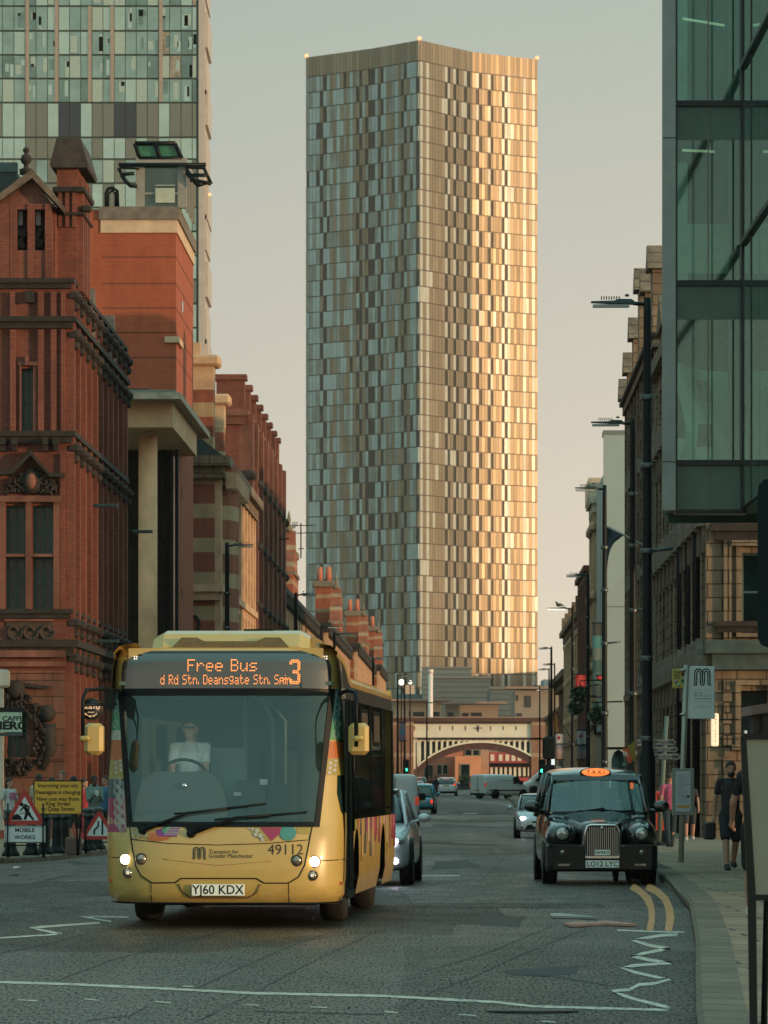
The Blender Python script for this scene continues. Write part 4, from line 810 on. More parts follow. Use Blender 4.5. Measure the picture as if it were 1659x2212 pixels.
def topR2(t, Lg, H, s):
    g = MB(); n = 5; q = Lg/n; pk = (2.6, 2.4, 3.2, 1.8, .9, .2)
    for i in range(n+1):
        y = min(i*q, Lg-1)+.5; g.box(-.6, .8, y-.8, y+.8, H, H+pk[i]); g.prism([(y-1.1, H+pk[i]), (y+1.1, H+pk[i]), (y, H+pk[i]+1.0)], 'x', -.8, .9)
    g.build('parapet_piers', brown, t); g = MB()
    for z in (6, 10.6, 15.2):
        for i in range(n*2):
            y = i*q/2+q/4; g.prism([(y-1.2, z), (y+1.2, z), (y, z+.9)], 'x', -.5, -.05)
    g.build('window_hoods', dull, t)
row('sandstone_offices', 'tall warm sandstone offices with stepped cornices rising just left of the glass block', -1, 8, 190.5, 226, 19.4, [(1.2, 4.4), (6.8, 9.6), (11.4, 14.2), (16, 18.2)], 3.8, masonry('warm_sandstone', (.34, .22, .14), (.28, .18, .115), (.11, .08, .055), .9, .42, .018, .85, .5), brown, 13,
    [(5.6, .7, .55, brown), (10.4, .5, .4, soot), (15.2, .5, .4, soot), (18.9, .9, .6, brown), (19.3, .4, .75, soot)], .5, .9, frameg, tealgl, .42, top=topR2)
def topW(t, Lg, H, s):
    g = MB(); g.box(-1.0, 11, -.25, -.004, 1.6, H); g.build('blank_panel', mat('blank_white_cladding', (.36, .43, .41), .5, .1, var=.06, scale=.6), t)
    g = MB(); g.box(-1.01, 11.05, -.27, 2, H, H+.25); g.box(-1.0, 11, -.262, -.252, H*.55, H*.55+.06); g.build('panel_trim', mat('panel_joint', (.17, .2, .19), .5), t)
    g = MB(); 
    for k in range(8): g.box(-.3, -.02, 3+k*4.6, 6.2+k*4.6, 5, H-.6)
    g.build('fins', MATS['blank_white_cladding'], t)
row('white_clad_building', 'blank pale grey clad end wall standing between the stone offices and the ornate cream block', -1, 8.55, 262, 301, PZ(940, 262)-gz(262), [(1.2, 4.2)], 6, mat('grey_render', (.3, .33, .32), .7), white, 12, [], 0, top=topW)
def topS(t, Lg, H, s):
    g = MB(); n = 4; q = Lg/n
    for i in range(n+1):
        y = min(i*q, Lg-1)+.5; g.box(-.5, .8, y-.6, y+.6, H, H+1.4)
    g.build('parapet_piers', t.children[0].data.materials[0], t); g = MB()
    for z in (H*.45, H*.68, H*.9):
        for i in range(n*2): y = i*q/2+q/4; g.bbox(-.45, .0, y-.9, y+.9, z, z+.6, .15)
    g.build('window_hoods', buff, t)
cream_st = mat('cream_stone', (.5, .42, .31), .85, var=.35, scale=.8, bump=.3)
row('cream_ornate_building', 'narrow ornate cream stone facade seen left of the blank white wall', -1, 8.3, 302, 311, 19.4, [(6, 9), (11, 14), (15.6, 18)], 4, cream_st, buff, 11, [(19.2, 1, .45, cream_st), (10, .6, .3, soot), (5.2, .6, .3, soot)], .25, .9, framew, tealgl, .45, top=topS)
row('brick_offices', 'red brick building with a stone cornice behind the fourth lamp on the right', -1, 8.2, 312, 336, 15.6, [(5, 8), (9, 12), (12.9, 14.8)], 4.4, brick, terra, 11, [(15.4, .8, .5, terra), (4.4, .5, .4, terra)], .3, .8, framew, tealgl, .42)
row('stone_shops', 'pale brown stone shops with a stepped roofline in the distance on the right', -1, 8.3, 337, 385, 13.2, [(5, 8), (9, 12)], 4.6, mat('dull_sandstone', (.33, .24, .17), .85, var=.3, scale=.8), buff, 11, [(13, .9, .7, brown), (4.4, .5, .4, brown)], .35, .8, framew, tealgl, .42, top=topS)
row('brick_corner_shop', 'red brick corner building with a wide round cornice, far down the right side', -1, 9.0, 386, 440, 9.9, [(4.4, 7.2)], 4.6, masonry('far_brick_right', (.38, .14, .09), (.33, .12, .08), (.25, .13, .1), .4, .15, .02, .85, .35), brown, 11, [(9.8, 1.1, 1.2, brown), (3.9, .5, .4, brown)], .35, .8, framew, tealgl, .42)
row('stone_shops', 'lowest and farthest pale shop building on the right, just before the bridge', -1, 9.8, 441, 560, 8.2, [(4, 6.6)], 5.4, MATS['dull_sandstone'], buff, 11, [(8, .7, .6, brown)], .3, .8, framew, tealgl, .42)
# glass bay over the right pavement
def glass_block():
    Y = 107.; B = gz(Y); t = thing('glass_office_block', 'dark green glass office block overhanging the right pavement, reflecting the street', 'office block', (PX(1430, Y), Y, B))
    x = lambda u, Yq=Y: PX(u, Yq)-PX(1430, Y); z = lambda v: PZ(v, Y)-B; zt = z(-420); zb = z(1103)
    core = mat('office_interior', (.035, .09, .078), .7, var=.3, scale=.5); gm = glassy('office_glass', (.50, .70, .64), .14, .03, .04, (.10, .28, .24)); span = mat('spandrel_glass', (.06, .12, .10), .25, .3, var=.2, scale=.8)
    dkf = mat('curtain_frame', (.008, .016, .02), .35, .3, var=0)
    g = MB(); g.box(0, x(1458), -.25, 0, zb, zt); g.build('corner_fin', mat('grey_metal_fin', (.27, .30, .285), .45, .5, var=.12, scale=1.5), t)
    g = MB(); g.box(0, x(1458), -.26, -.252, z(302), z(300)); g.box(0, x(1458), -.26, -.252, z(1000), z(998)); g.build('fin_joint', dkf, t)
    g = MB(); g.box(x(1458), x(1462), -.2, .2, zb, zt); g.box(x(1600), x(1611), -.3, .3, zb, zt); g.box(x(1458), x(1611), -.22, .4, zb-.08, zb-.001); xi = x(1462)
    for v0, v1 in ((-165, -155), (218, 230), (606, 618), (994, 1006)): g.box(xi, x(1600), -.1, .1, z(v1), z(v0))
    g.build('curtain_frame', dkf, t)
    g = MB(); 
    for v0, v1 in ((230, 302), (618, 690), (1006, 1100)): g.box(xi+.001, x(1600)-.001, .02, .06, z(v1), z(v0))
    g.build('spandrels', span, t)
    g = MB(); 
    for v0, v1 in ((-150, 218), (302, 606), (690, 994)): g.box(xi+.001, x(1600)-.001, .03, .05, z(v1), z(v0))
    g.build('panes', gm, t)
    g = MB(); g.box(x(1530)-.012, x(1530)+.012, -.02, .0, zb, zt); g.build('glazing_seam', mat('silicone_seam', (.2, .17, .12), .6), t)
    # room behind: floors, column, blinds
    g = MB(); g.box(x(1472), x(1600)+4, 5.0, 5.3, zb, zt)
    for v in (268, 654, 1050): g.box(x(1463), x(1600)+4, .12, 5, z(v+34), z(v-34))
    g.build('office_floors', core, t)
    g = MB(); g.box(x(1578), x(1586), .3, .5, zb, zt); g.build('inner_column', mat('inner_metal', (.16, .26, .22), .4), t)
    g = MB(); g.box(x(1466), x(1495), 1.6, 1.65, z(600), z(330)); g.box(x(1466), x(1495), 1.6, 1.65, z(210), z(-140)); g.box(x(1480), x(1595), 3, 3.05, z(560), z(450)); g.box(x(1470), x(1600), 2.4, 2.45, z(990), z(930)); g.build('blinds', mat('office_blind_reflection', (.6, .75, .65), .7, var=.15), t)  # bright reflection streaks in the glass put into the colour of these blinds
    g = MB()
    for (u0, v0), (u1, v1) in (((1480, 312), (1550, 315)), ((1480, 25), (1572, 40))): g.tube([(x(u0), 1, z(v0)), (x(u1), 1, z(v1))], .03, 5)
    g.build('tubes', mat('tube_light', (.9, .9, .7), .5, emit=(1, .95, .6), es=.6, var=0), t)
    # crumpled white banner hanging inside, with two dark squares
    g = MB(); bp = lambda i, j: (x(1474)+(x(1592)-x(1474))*(i+.12*math.sin(j*5)*(1-i)-.13*j*i), .9+.25*math.sin(i*7+j*4), z(985)+(z(778)-z(985))*(j-.10*i*j)); g.grid(bp, 14, 14, True); bn = g.build('hanging_banner', mat('office_banner', (.7, .85, .75), .8, var=.1), t)
    g = MB()
    for i0, j0 in ((.36, .62), (.25, .12)):
        q = [bp(i0+a*.28, j0+b*.24) for a, b in ((0, 0), (1, 0), (1, 1), (0, 1))]; g.add([(p[0], p[1]-.35, p[2]) for p in q], [(0, 1, 2, 3)])
    g.build('banner_squares', mat('banner_dark', (.01, .03, .035), .6), bn)
    # main street face coming toward the viewer
    g = MB(); g.box(x(1611), x(1613)+.3, -50, .35, zb+.02, zt-.01)
    side = g.build('side_backing', core, t); g = MB(); k = 0; sg = glassy('side_glass', (.42, .58, .52), .8, .02, .1, (.2, .26, .22))
    yy = -.35
    while yy > -49:
        for v0, v1 in ((-420, 150), (150, 530), (530, 1100)): g.box(x(1611)-.08, x(1611)-.05, yy-2.3, yy, z(v1)+.05, z(v0)-.05)
        yy -= 2.36
    g.build('side_pane', sg, t)
    g = MB()
    for v in (150, 530): g.box(x(1611)-.16, x(1611)-.001, -50, -.31, z(v)-.05, z(v)+.05)
    yy = -2.7
    while yy > -49: g.box(x(1611)-.10, x(1611)-.081, yy-.01, yy+.02, zb, zt); yy -= 7.08
    g.box(x(1611)+.31, 14, -50, .3, zb, zb+.3); g.build('side_frame', dkf, t)
    g = MB(); g.box(x(1613)+.31, 16, -50, .3, zb+.31, zt); g.build('core', core, t)
    g = MB(); g.box(8, 16, -50, -6, -.2, zb-.001); g.build('recessed_ground_floor', core, t)
glass_block()
# ---------------------------------------------------------------- people (joined, then fused into one skin by a voxel remesh)
def fuse(mb, name, m, parent, voxel, smooth=2):
    o = mb.build(name, m, parent=None); md = o.modifiers.new('r', 'REMESH'); md.mode = 'VOXEL'; md.voxel_size = voxel; md.use_smooth_shade = True
    if smooth: s = o.modifiers.new('s', 'SMOOTH'); s.iterations = smooth; s.factor = .5
    dg = bpy.context.evaluated_depsgraph_get(); me = bpy.data.meshes.new_from_object(o.evaluated_get(dg)); bpy.data.objects.remove(o)
    me.name = name; me.materials.clear(); me.materials.append(m); me.polygons.foreach_set('use_smooth', [True]*len(me.polygons))
    n = bpy.data.objects.new(name, me); COL.objects.link(n); n.parent = parent; return n
SKINS = {'fair': mat('skin_fair', (.42, .22, .155), .55, var=.06), 'bright': mat('skin_driver', (.72, .42, .32), .55, var=.05), 'mid': mat('skin_tan', (.40, .21, .13), .55, var=.06), 'dark': mat('skin_deep', (.07, .035, .022), .5, var=.06)}
def pose_pts(h, legs, arms, lean=0., sit=False, armout=(0, 0)):
    "joint positions; -y is forward. legs=((hip,knee),(hip,knee)) deg, arms=((shoulder,elbow),(..)) deg forward"
    k = h/1.75; J = {}
    J['pel'] = Vector((0, 0, .93*k)); ch = J['pel']+Vector((0, -math.sin(lean)*.42*k, math.cos(lean)*.42*k)); J['chest'] = ch
    J['neck'] = J['pel']+Vector((0, -math.sin(lean)*.54*k, math.cos(lean)*.54*k)); J['head'] = J['neck']+Vector((0, -.02*k-math.sin(lean)*.12, .165*k))
    for i, s in enumerate((-1, 1)):
        a, b = R(legs[i][0]), R(legs[i][1]); hip = Vector((s*.095*k, 0, .90*k)); kn = hip+Vector((s*.01, -math.sin(a)*.43*k, -math.cos(a)*.43*k)); an = kn+Vector((0, -math.sin(a-b)*.41*k, -math.cos(a-b)*.41*k))
        J['hip', s], J['knee', s], J['ank', s] = hip, kn, an
        c, d = R(arms[i][0]), R(arms[i][1]); o = R(armout[i]); sh = ch+Vector((s*.168*k, 0, .085*k)); ev = Vector((s*math.sin(o+.12), -math.sin(c), -math.cos(c))).normalized(); el = sh+ev*.29*k
        wv = Vector((s*math.sin(o)*.6-s*.15*math.sin(d), -math.sin(c+d), -math.cos(c+d))).normalized(); wr = el+wv*.25*k
        J['sh', s], J['el', s], J['wr', s], J['hd', s] = sh, el, wr, wv
    low = min(J['ank', -1].z, J['ank', 1].z)-.075*k
    if not sit:
        for q in J: 
            if not (isinstance(q, tuple) and q[0] == 'hd'): J[q] = J[q]-Vector((0, 0, low))
    return J, k
def person(label, x, y, z, rz=0., h=1.75, legs=((12, 4), (-12, 12)), arms=((-8, 12), (10, 14)), skin='fair', top=('shirt', (.5, .5, .5), 'short'), bottom=('trousers', (.03, .04, .06), 'long'), hair=((.02, .015, .01), 'short'), shoes=(.02, .02, .02), beard=False, lean=0., vox=.011, sit=False, extra=None, armout=(7, 7), group=None, female=False):
    t = thing('person', label, 'person', (x, y, z), rz, group); J, k = pose_pts(h, legs, arms, lean, sit, armout); sk = SKINS[skin]; P = Vector
    g = MB(); pe, ch, ne, hd = J['pel'], J['chest'], J['neck'], J['head']; wf = .9 if female else 1
    g.ball(pe+P((0, 0, .0)), (.155*k, .105*k, .12*k)); g.cap2(pe+P((0, 0, .05)), ch-P((0, 0, .02)), .125*k*wf, .135*k*wf); g.ball(ch, (.175*k*wf, .11*k, .15*k)); g.cap2(J['sh', -1], J['sh', 1], .058*k, .058*k)
    g.cap2(ch+P((0, 0, .06)), ne+P((0, -.005, .06*k)), .065*k, .052*k); g.ball(hd+P((0, .006, .012)), (.077*k, .094*k, .105*k)); g.ball(hd+P((0, -.028*k, -.055*k)), (.056*k, .062*k, .06*k))
    g.cap2(hd+P((0, -.086*k, .012*k)), hd+P((0, -.104*k, -.022*k)), .010*k, .015*k, 6); g.cap2(hd+P((-.022*k, -.078*k, -.055*k)), hd+P((.022*k, -.078*k, -.055*k)), .011*k, .011*k, 6)
    for s in (-1, 1):
        g.ball(hd+P((s*.078*k, .006, -.005)), (.012, .02, .03), 6, 5); g.cap2(hd+P((s*.012, -.085*k, .032*k)), hd+P((s*.05, -.07*k, .032*k)), .010*k, .009*k, 6)
        g.cap2(J['hip', s], J['knee', s], .086*k, .056*k); g.cap2(J['knee', s], J['knee', s].lerp(J['ank', s], .4)+P((0, .012, 0)), .056*k, .056*k); g.cap2(J['knee', s].lerp(J['ank', s], .35), J['ank', s], .054*k, .037*k)
        g.cap2(J['ank', s]-P((0, 0, .03)), J['ank', s]+P((0, -.13*k, -.045*k)), .038*k, .032*k)
        g.cap2(J['sh', s], J['el', s], .048*k, .037*k); g.cap2(J['el', s], J['wr', s], .039*k, .025*k); wr, dv_ = J['wr', s], J['hd', s]; side = P((0, -1, 0)).cross(dv_).normalized() if abs(dv_.y) < .8 else P((1, 0, 0)); fw = side.cross(dv_).normalized()*.9
        # palm lies in the plane of dv_ and fw (thumb forward, palm toward thigh)
        g.cap2(wr, wr+dv_*.075*k, .026*k, .034*k); ac = P((s, 0, 0)) if abs(dv_.x) < .9 else P((0, 1, 0)); fwd = dv_.cross(ac).normalized(); fwd = fwd if fwd.y < 0 or abs(dv_.y) > .8 else -fwd; fr = max(.0085*k, vox*.82)
        for i in range(4):
            b0 = wr+dv_*.09*k+fwd*(.027-.018*i)*k; ln = (.068, .075, .07, .055)[i]*k; b1 = b0+dv_*ln*.5-ac*.010*k; g.cap2(b0, b1, fr, fr, 7); g.cap2(b1, b1+dv_*ln*.42-ac*.028*k, fr, fr*.85, 7)
        g.cap2(wr+dv_*.03*k+fwd*.02*k, wr+dv_*.07*k+fwd*.05*k, fr*1.25, fr, 7); g.cap2(wr+dv_*.07*k+fwd*.05*k, wr+dv_*.1*k+fwd*.055*k-ac*.01, fr, fr*.9, 7)
    fuse(g, 'body', sk, t, vox)
    def cloth(c): return mat('cloth_%02x%02x%02x' % tuple(int(q*255) for q in c), c, .85, var=.18, scale=7, bump=.25)
    nm, c, sl = top; g = MB(); e = .018
    g.ball(pe+P((0, 0, .03)), (.165*k, .12*k, .115*k)); g.cap2(pe+P((0, 0, .04)), ch-P((0, 0, .02)), .145*k*wf, .155*k*wf); g.ball(ch, (.172*k*wf, .122*k, .15*k)); g.cap2(J['sh', -1], J['sh', 1], .060*k, .060*k); g.cap2(ch+P((0, 0, .08)), ne-P((0, 0, .005)), .09*k, .066*k)
    for s in (-1, 1):
        if sl == 'short': g.cap2(J['sh', s], J['sh', s].lerp(J['el', s], .62), .057*k, .052*k)
        else: g.cap2(J['sh', s], J['el', s], .058*k, .048*k); g.cap2(J['el', s], J['el', s].lerp(J['wr', s], .9), .055*k, .042*k)
        if nm == 'shirt' and sl == 'short' and sit: g.cap2(ne+P((s*.05, -.05, .0)), ne+P((s*.02, -.085, -.05)), .016, .012, 6)
    if nm == 'hoodie': g.cap2(ne+P((-.06, .05, .03)), ne+P((.06, .05, .03)), .06, .06)
    fuse(g, nm, cloth(c), t, vox*1.3, 3)
    nm, c, ln = bottom; g = MB(); g.ball(pe-P((0, 0, .01)), (.168*k, .122*k, .125*k))
    for s in (-1, 1):
        if ln == 'short': g.cap2(J['hip', s], J['hip', s].lerp(J['knee', s], .85), .1*k, .086*k)
        else: g.cap2(J['hip', s], J['knee', s], .1*k, .072*k); g.cap2(J['knee', s], J['ank', s]+P((0, 0, .03)), .072*k, .058*k)
    fuse(g, nm, cloth(c), t, vox*1.3, 3)
    for s in (-1, 1):
        g = MB(); g.cap2(J['ank', s]+P((0, .02, -.035*k)), J['ank', s]+P((0, -.15*k, -.048*k)), .046*k, .042*k); g.cap2(J['ank', s]+P((0, .015, .01)), J['ank', s]+P((0, -.02, -.03)), .045*k, .05*k); fuse(g, 'shoe', cloth(shoes), t, vox*1.3, 1)
    hc, hs = hair; hm = mat('hair_%02x%02x' % (int(hc[0]*255), int(hc[1]*255)), hc, .7, var=.3, scale=30)
    g = MB()
    if hs != 'none':
        n_, m_ = 14, 8; rings = []
        for j in range(m_+1):
            th = (j/m_)*PI*.56; ring = []
            for i in range(n_):
                a = 2*PI*i/n_; front = max(0, -math.sin(a)); t2 = th*(1-.36*front); r_ = 1.10; ring.append(hd+P((0, .012, .022))+P((.079*k*r_*math.sin(t2)*math.cos(a), .096*k*r_*math.sin(t2)*math.sin(a), .108*k*r_*math.cos(t2))))
            rings.append(ring)
        g.loft(rings, True); 
        if hs == 'long': g.cap2(hd+P((0, .05, .02)), ne+P((0, .10, -.12)), .085*k, .055*k)
        if hs == 'bun': g.ball(hd+P((0, .02, .13)), .045)
        g.build('hair', hm, t)
    if beard:
        g = MB(); g.ball(hd+P((0, -.035*k, -.075*k)), (.062*k, .062*k, .055*k)); g.build('beard', hm, t)
    for s in (-1, 1):
        g = MB(); g.ball(hd+P((s*.029*k, -.084*k, .016*k)), (.012, .007, .006), 6, 5); g.build('eye', mat('eye_dark', (.015, .012, .01), .25, var=0), t)
    if extra: extra(t, J, k)
    return t
# ---------------------------------------------------------------- lettering by dots
FONT = {'F': '1F010107010101', 'r': '0000001B050101'}
DOT = {
'F': ['11111', '10000', '10000', '11110', '10000', '10000', '10000'], 'r': ['00000', '00000', '10110', '11001', '10000', '10000', '10000'], 'e': ['00000', '00000', '01110', '10001', '11111', '10000', '01110'],
'B': ['11110', '10001', '10001', '11110', '10001', '10001', '11110'], 'u': ['00000', '00000', '10001', '10001', '10001', '10011', '01101'], 's': ['00000', '00000', '01111', '10000', '01110', '00001', '11110'],
'd': ['00001', '00001', '01101', '10011', '10001', '10001', '01111'], 'R': ['11110', '10001', '10001', '11110', '10100', '10010', '10001'], 'S': ['01111', '10000', '10000', '01110', '00001', '00001', '11110'],
't': ['01000', '01000', '11110', '01000', '01000', '01001', '00110'], 'n': ['00000', '00000', '10110', '11001', '10001', '10001', '10001'], '.': ['0', '0', '0', '0', '0', '1', '1'], 'D': ['11110', '10001', '10001', '10001', '10001', '10001', '11110'],
'a': ['00000', '00000', '01110', '00001', '01111', '10001', '01111'], 'g': ['00000', '01111', '10001', '10001', '01111', '00001', '01110'], 'p': ['00000', '00000', '11110', '10001', '11110', '10000', '10000'], 'i': ['1', '0', '1', '1', '1', '1', '1'], ' ': ['000']*7,
'3': ['0111110', '1111111', '1100011', '0000011', '0000011', '0000011', '0011110', '0011110', '0000011', '0000011', '0000011', '1100011', '1111111', '0111110']}
def dots(mb, s, x, z, px, pz, r, fn, gap=1):
    "lit diode dots; (x,z) is the top left"
    for ch in s:
        bm = DOT[ch]
        for j, rw in enumerate(bm):
            for i, c in enumerate(rw):
                if c == '1':
                    a, b = x+i*px, z-j*pz; y = fn(a, b)-.006; mb.add([(a-r[0], y, b), (a, y, b-r[1]), (a+r[0], y, b), (a, y, b+r[1])], [(0, 1, 2, 3)], False)
        x += (len(bm[0])+gap)*px
    return x
def m_logo(mb, cx, cz, w_, h_, fn, th=.1):
    "the interlaced double-line M: two arches whose inner legs dip and whose outer feet flick out"
    for k in (0, 1):
        o = (.0, .155)[k]; pts = []; L0 = -.5+o*1.0; 
        if k == 0: path = [(-.5, -.42), (-.43, -.36), (-.40, -.28), (-.40, .2)]+[(-.22-.18*math.cos(a), .2+.24*math.sin(a)) for a in [PI*i/8 for i in range(1, 8)]]+[(-.04, .2)]
        pts = path
    def arch(x0, x1, zt, zb, r):
        c = (x0+x1)/2; q = (x1-x0)/2; return [(x0, zb)]+[(c-q*math.cos(PI*i/8), zt-q*.9+q*.9*math.sin(PI*i/8)) for i in range(9)]+[(x1, zb)]
    lines = []
    for s in (-1, 1):
        lines.append([(s*.5, -.47), (s*.44, -.44), (s*.42, -.36)]+[(s*(.42-.0), .2)]+[(s*(.21+.21*math.cos(PI*i/8)), .26+.22*math.sin(PI*i/8)) for i in range(1, 8)]+[(s*.0+s*.0, .2)]+[(0, -.0)])
        lines.append([(s*.38, -.5), (s*.33, -.45), (s*.31, -.36), (s*.31, .2)]+[(s*(.21+.10*math.cos(PI*i/6)), .24+.11*math.sin(PI*i/6)) for i in range(1, 6)]+[(s*.11, .2), (s*.11, -.36), (s*.06, -.45), (0, -.49)])
    lines[0][-2:] = [(-.0, .2), (-.0, -.36)]; lines[2][-2:] = [(0, .2), (0, -.36)]
    for ln in lines:
        d = []
        for (a, b), (c, e) in zip(ln, ln[1:]):
            n = max(1, int(math.hypot(c-a, e-b)/.08)); d += [(a+(c-a)*i/n, b+(e-b)*i/n) for i in range(n)]
        d.append(ln[-1]); vs = []
        for i, (a, b) in enumerate(d):
            p, q = d[max(i-1, 0)], d[min(i+1, len(d)-1)]; dx, dz = q[0]-p[0], q[1]-p[1]; l_ = math.hypot(dx, dz) or 1; nx, nz = -dz/l_*th/2, dx/l_*th/2*(w_/h_)
            for s in (1, -1): X_, Z_ = cx+(a+nx*s)*w_, cz+(b+nz*s)*h_; vs.append((X_, fn(X_, Z_), Z_))
        mb.add(vs, [(2*i, 2*i+1, 2*i+3, 2*i+2) for i in range(len(d)-1)], False)
# ---------------------------------------------------------------- the yellow bus (x right, y back, z up, front at y=0)
YEL = mat('bus_yellow', (.50, .35, .105), .32, var=.05, scale=2, coat=.6); YEL2 = mat('bus_yellow_lower', (.49, .335, .09), .4, var=.16, scale=3, coat=.4)
dirt(YEL, .42, amt=.5); dirt(YEL2, .75, amt=.7)
BUSX = dict(hw=[(.24, 1.17), (.34, 1.235), (1.0, 1.25), (1.6, 1.245), (2.3, 1.22), (2.78, 1.19), (2.95, 1.14)], yb=[(.24, .10), (.34, .02), (.6, 0), (.95, .03), (1.1, .09), (2.46, .40), (2.85, .42), (2.95, .52)])
def bhw(z): return lerp(BUSX['hw'], z) if z > .24 else 1.17
def fy(x, z, off=0.):
    w_ = bhw(z); q = min(1., abs(x)/w_); D = lerp([(.3, .62), (1.0, .6), (2.5, .45), (3, .4)], z); return lerp(BUSX['yb'], z)+D*(1-(1-q**3.0)**(1/2.4) if q < 1 else 1)-off
def bus():
    t = thing('bus', 'yellow single deck city bus with lit orange destination display and headlights on', 'bus', (PX(482, 51.2)-.02, 51.2, 0), -R(3.2)); r = random.Random(4); t.scale = (1.02, 1, 1)
    sm = lambda f: [f(i) for i in range(9)]
    def patch(g, xa, xb, zs, n=16, off=0., sm=True):
        "skin patch between edges xa(z), xb(z)"
        def P(i, j):
            z = zs[0]+(zs[1]-zs[0])*j if isinstance(zs, tuple) else zs[round(j*(len(zs)-1))]; a, b = xa(z), xb(z); w_ = bhw(z)
            ta, tb = math.asin(max(-1, min(1, a/w_))), math.asin(max(-1, min(1, b/w_))); x = w_*math.sin(ta+(tb-ta)*i); return (x, fy(x, z, off), z)
        g.grid(P, n, (8 if isinstance(zs, tuple) else len(zs)-1), sm); return g
    gxl = lambda z: lerp([(1.06, -.95), (2.49, -1.085)], z); gxr = lambda z: -gxl(z)
    W = lambda z: bhw(z)
    # front skin
    g = MB(); patch(g, lambda z: -W(z), W, [.24, .28, .34, .45, .6, .75, .9, 1.0, 1.055], 40); g.build('front_panel', YEL, t)
    g = MB(); patch(g, lambda z: -W(z), lambda z: gxl(z)-.05, (1.055, 2.49), 10); g.build('windscreen_pillar', YEL, t)
    g = MB(); patch(g, lambda z: gxr(z)+.05, W, (1.055, 2.49), 10); g.build('windscreen_pillar', YEL, t)
    g = MB(); patch(g, lambda z: -W(z), W, [2.49, 2.6, 2.75, 2.85, 2.92, 2.95], 40); hd = g.build('header_panel', YEL, t)
    # windscreen and its rubber
    g = MB(); patch(g, gxl, gxr, (1.11, 2.45), 30, .0); g.build('windscreen', glassy('windscreen_glass', (.92, 1., 1.), .075, .05, .035, (.24, .52, .52)), t)  # teal veil: hazy sky sheen put into the pane colour
    g = MB(); patch(g, lambda z: gxl(z)-.055, gxl, (1.055, 2.52), 3, .012); patch(g, gxr, lambda z: gxr(z)+.055, (1.055, 2.52), 3, .012); patch(g, gxl, gxr, (1.055, 1.11), 24, .012); patch(g, gxl, gxr, (2.45, 2.52), 24, .012); g.build('windscreen_seal', black, t)
    # destination glass and display
    dl = lambda z: -1.07+.06*max(0, (z-2.72)/.16)**2; dr = lambda z: -dl(z)
    g = MB(); patch(g, dl, dr, (2.525, 2.895), 24, .012); g.build('destination_glass', mat('display_glass', (.03, .045, .04), .05, 0, var=0, spec=1.0, coat=1), t)
    g = MB(); patch(g, lambda z: dl(z)-.03, lambda z: dr(z)+.03, (2.50, 2.925), 24, .006); g.build('destination_surround', mat('display_surround', (.02, .03, .03), .4), t)
    g = MB(); f = lambda x, z: fy(x, z, .014); xx = lambda q: ((199.1+q*.42)-482)/205; zz = lambda q: 1.55+(1685-(1327.2+q*.42))/205
    dots(g, 'Free Bus', xx(487), zz(229), .0162, .0190, (.0072, .0085), f); dots(g, 'd Rd Stn. Deansgate Stn. Spin', xx(346), zz(309), .00905, .0150, (.0043, .0066), f)
    dots(g, 'r', xx(972), zz(309), .00905, .0150, (.0043, .0066), f); dots(g, '3', xx(1006), zz(231), .0165, .0190, (.0075, .0088), f)
    g.build('destination_display', mat('led_orange', (.3, .1, .02), .5, emit=(1., .30, .07), es=2.2, var=0), t)
    for x in (xx(214), xx(1182)):
        g = MB()
        for a in (-1, 1):
            for b in (-1, 1): g.box(x+a*.012-.007, x+a*.012+.007, f(x, zz(220))-.004, f(x, zz(220))-.002, zz(216)+b*.012-.007, zz(216)+b*.012+.007)
        g.build('marker_lamp', mat('marker_lit', (.8, .7, .6), .5, emit=(1, .8, .65), es=1.3, var=0), t)
    # sides: lower skirt with arches, dark glazed band, cantrail
    fa, ra = 2.55, 7.75
    def side(s):
        x = lambda z: s*bhw(min(z, 2.95)); g = MB(); ys = []
        def arch(y):
            for c in (fa, ra):
                if abs(y-c) < .56: return max(.28, .46+math.sqrt(max(.0, .56**2-(y-c)**2)))
            return .28
        y0 = .62; ysq = sorted(set([y0+(10.45-y0)*i/60 for i in range(61)]+[c+q for c in (fa, ra) for q in (-.561, -.559, .559, .561, -.5, .5, -.35, .35, 0)]))
        if s > 0: ysq = [y for y in ysq if y > 1.98]
        vs = [[(x(z), y, z) for z in [arch(y)+(1.12-arch(y))*k/4 for k in range(5)]] for y in ysq]
        g.loft(vs, False, False); g.build('side_skirt', YEL2, t)
        g = MB(); g.grid(lambda i, j: (x(1.12+1.3*j)-s*.004, (.62 if s < 0 else 1.98)+((10.45 if s < 0 else 10.45)-(.62 if s < 0 else 1.98))*i, 1.12+1.3*j), 12, 4); g.build('side_glazing', glassy('bus_side_glass%d' % s, (.30, .36, .36), .10, .03, .2, (.01, .012, .012)), t)
        # upper black panel that follows the swept roof line
        rl = lambda y: lerp([(.5, 2.86), (1.1, 2.82), (1.5, 2.74), (1.9, 2.62), (2.3, 2.57), (10.5, 2.56)], y)
        yy = [.5, .8, 1.1, 1.3, 1.5, 1.7, 1.9, 2.1, 2.3, 3, 5, 8, 10.45]; g = MB(); g.loft([[(x(2.42+(rl(y)-2.42)*k/4)-s*.002, y, 2.42+(rl(y)-2.42)*k/4) for k in range(5)] for y in yy], False, False); g.build('upper_panel', mat('bus_black_panel', (.018, .018, .016), .4, var=.3, scale=4), t)
        g = MB(); g.loft([[(x(rl(y))-s*.004, y, rl(y)), (x(rl(y))+s*.004, y, rl(y)+.05), (x(2.9)-s*.05, y, rl(y)+.12), (x(2.9)-s*.22, y, rl(y)+.15)] for y in yy], False, False); g.build('cantrail', YEL, t)
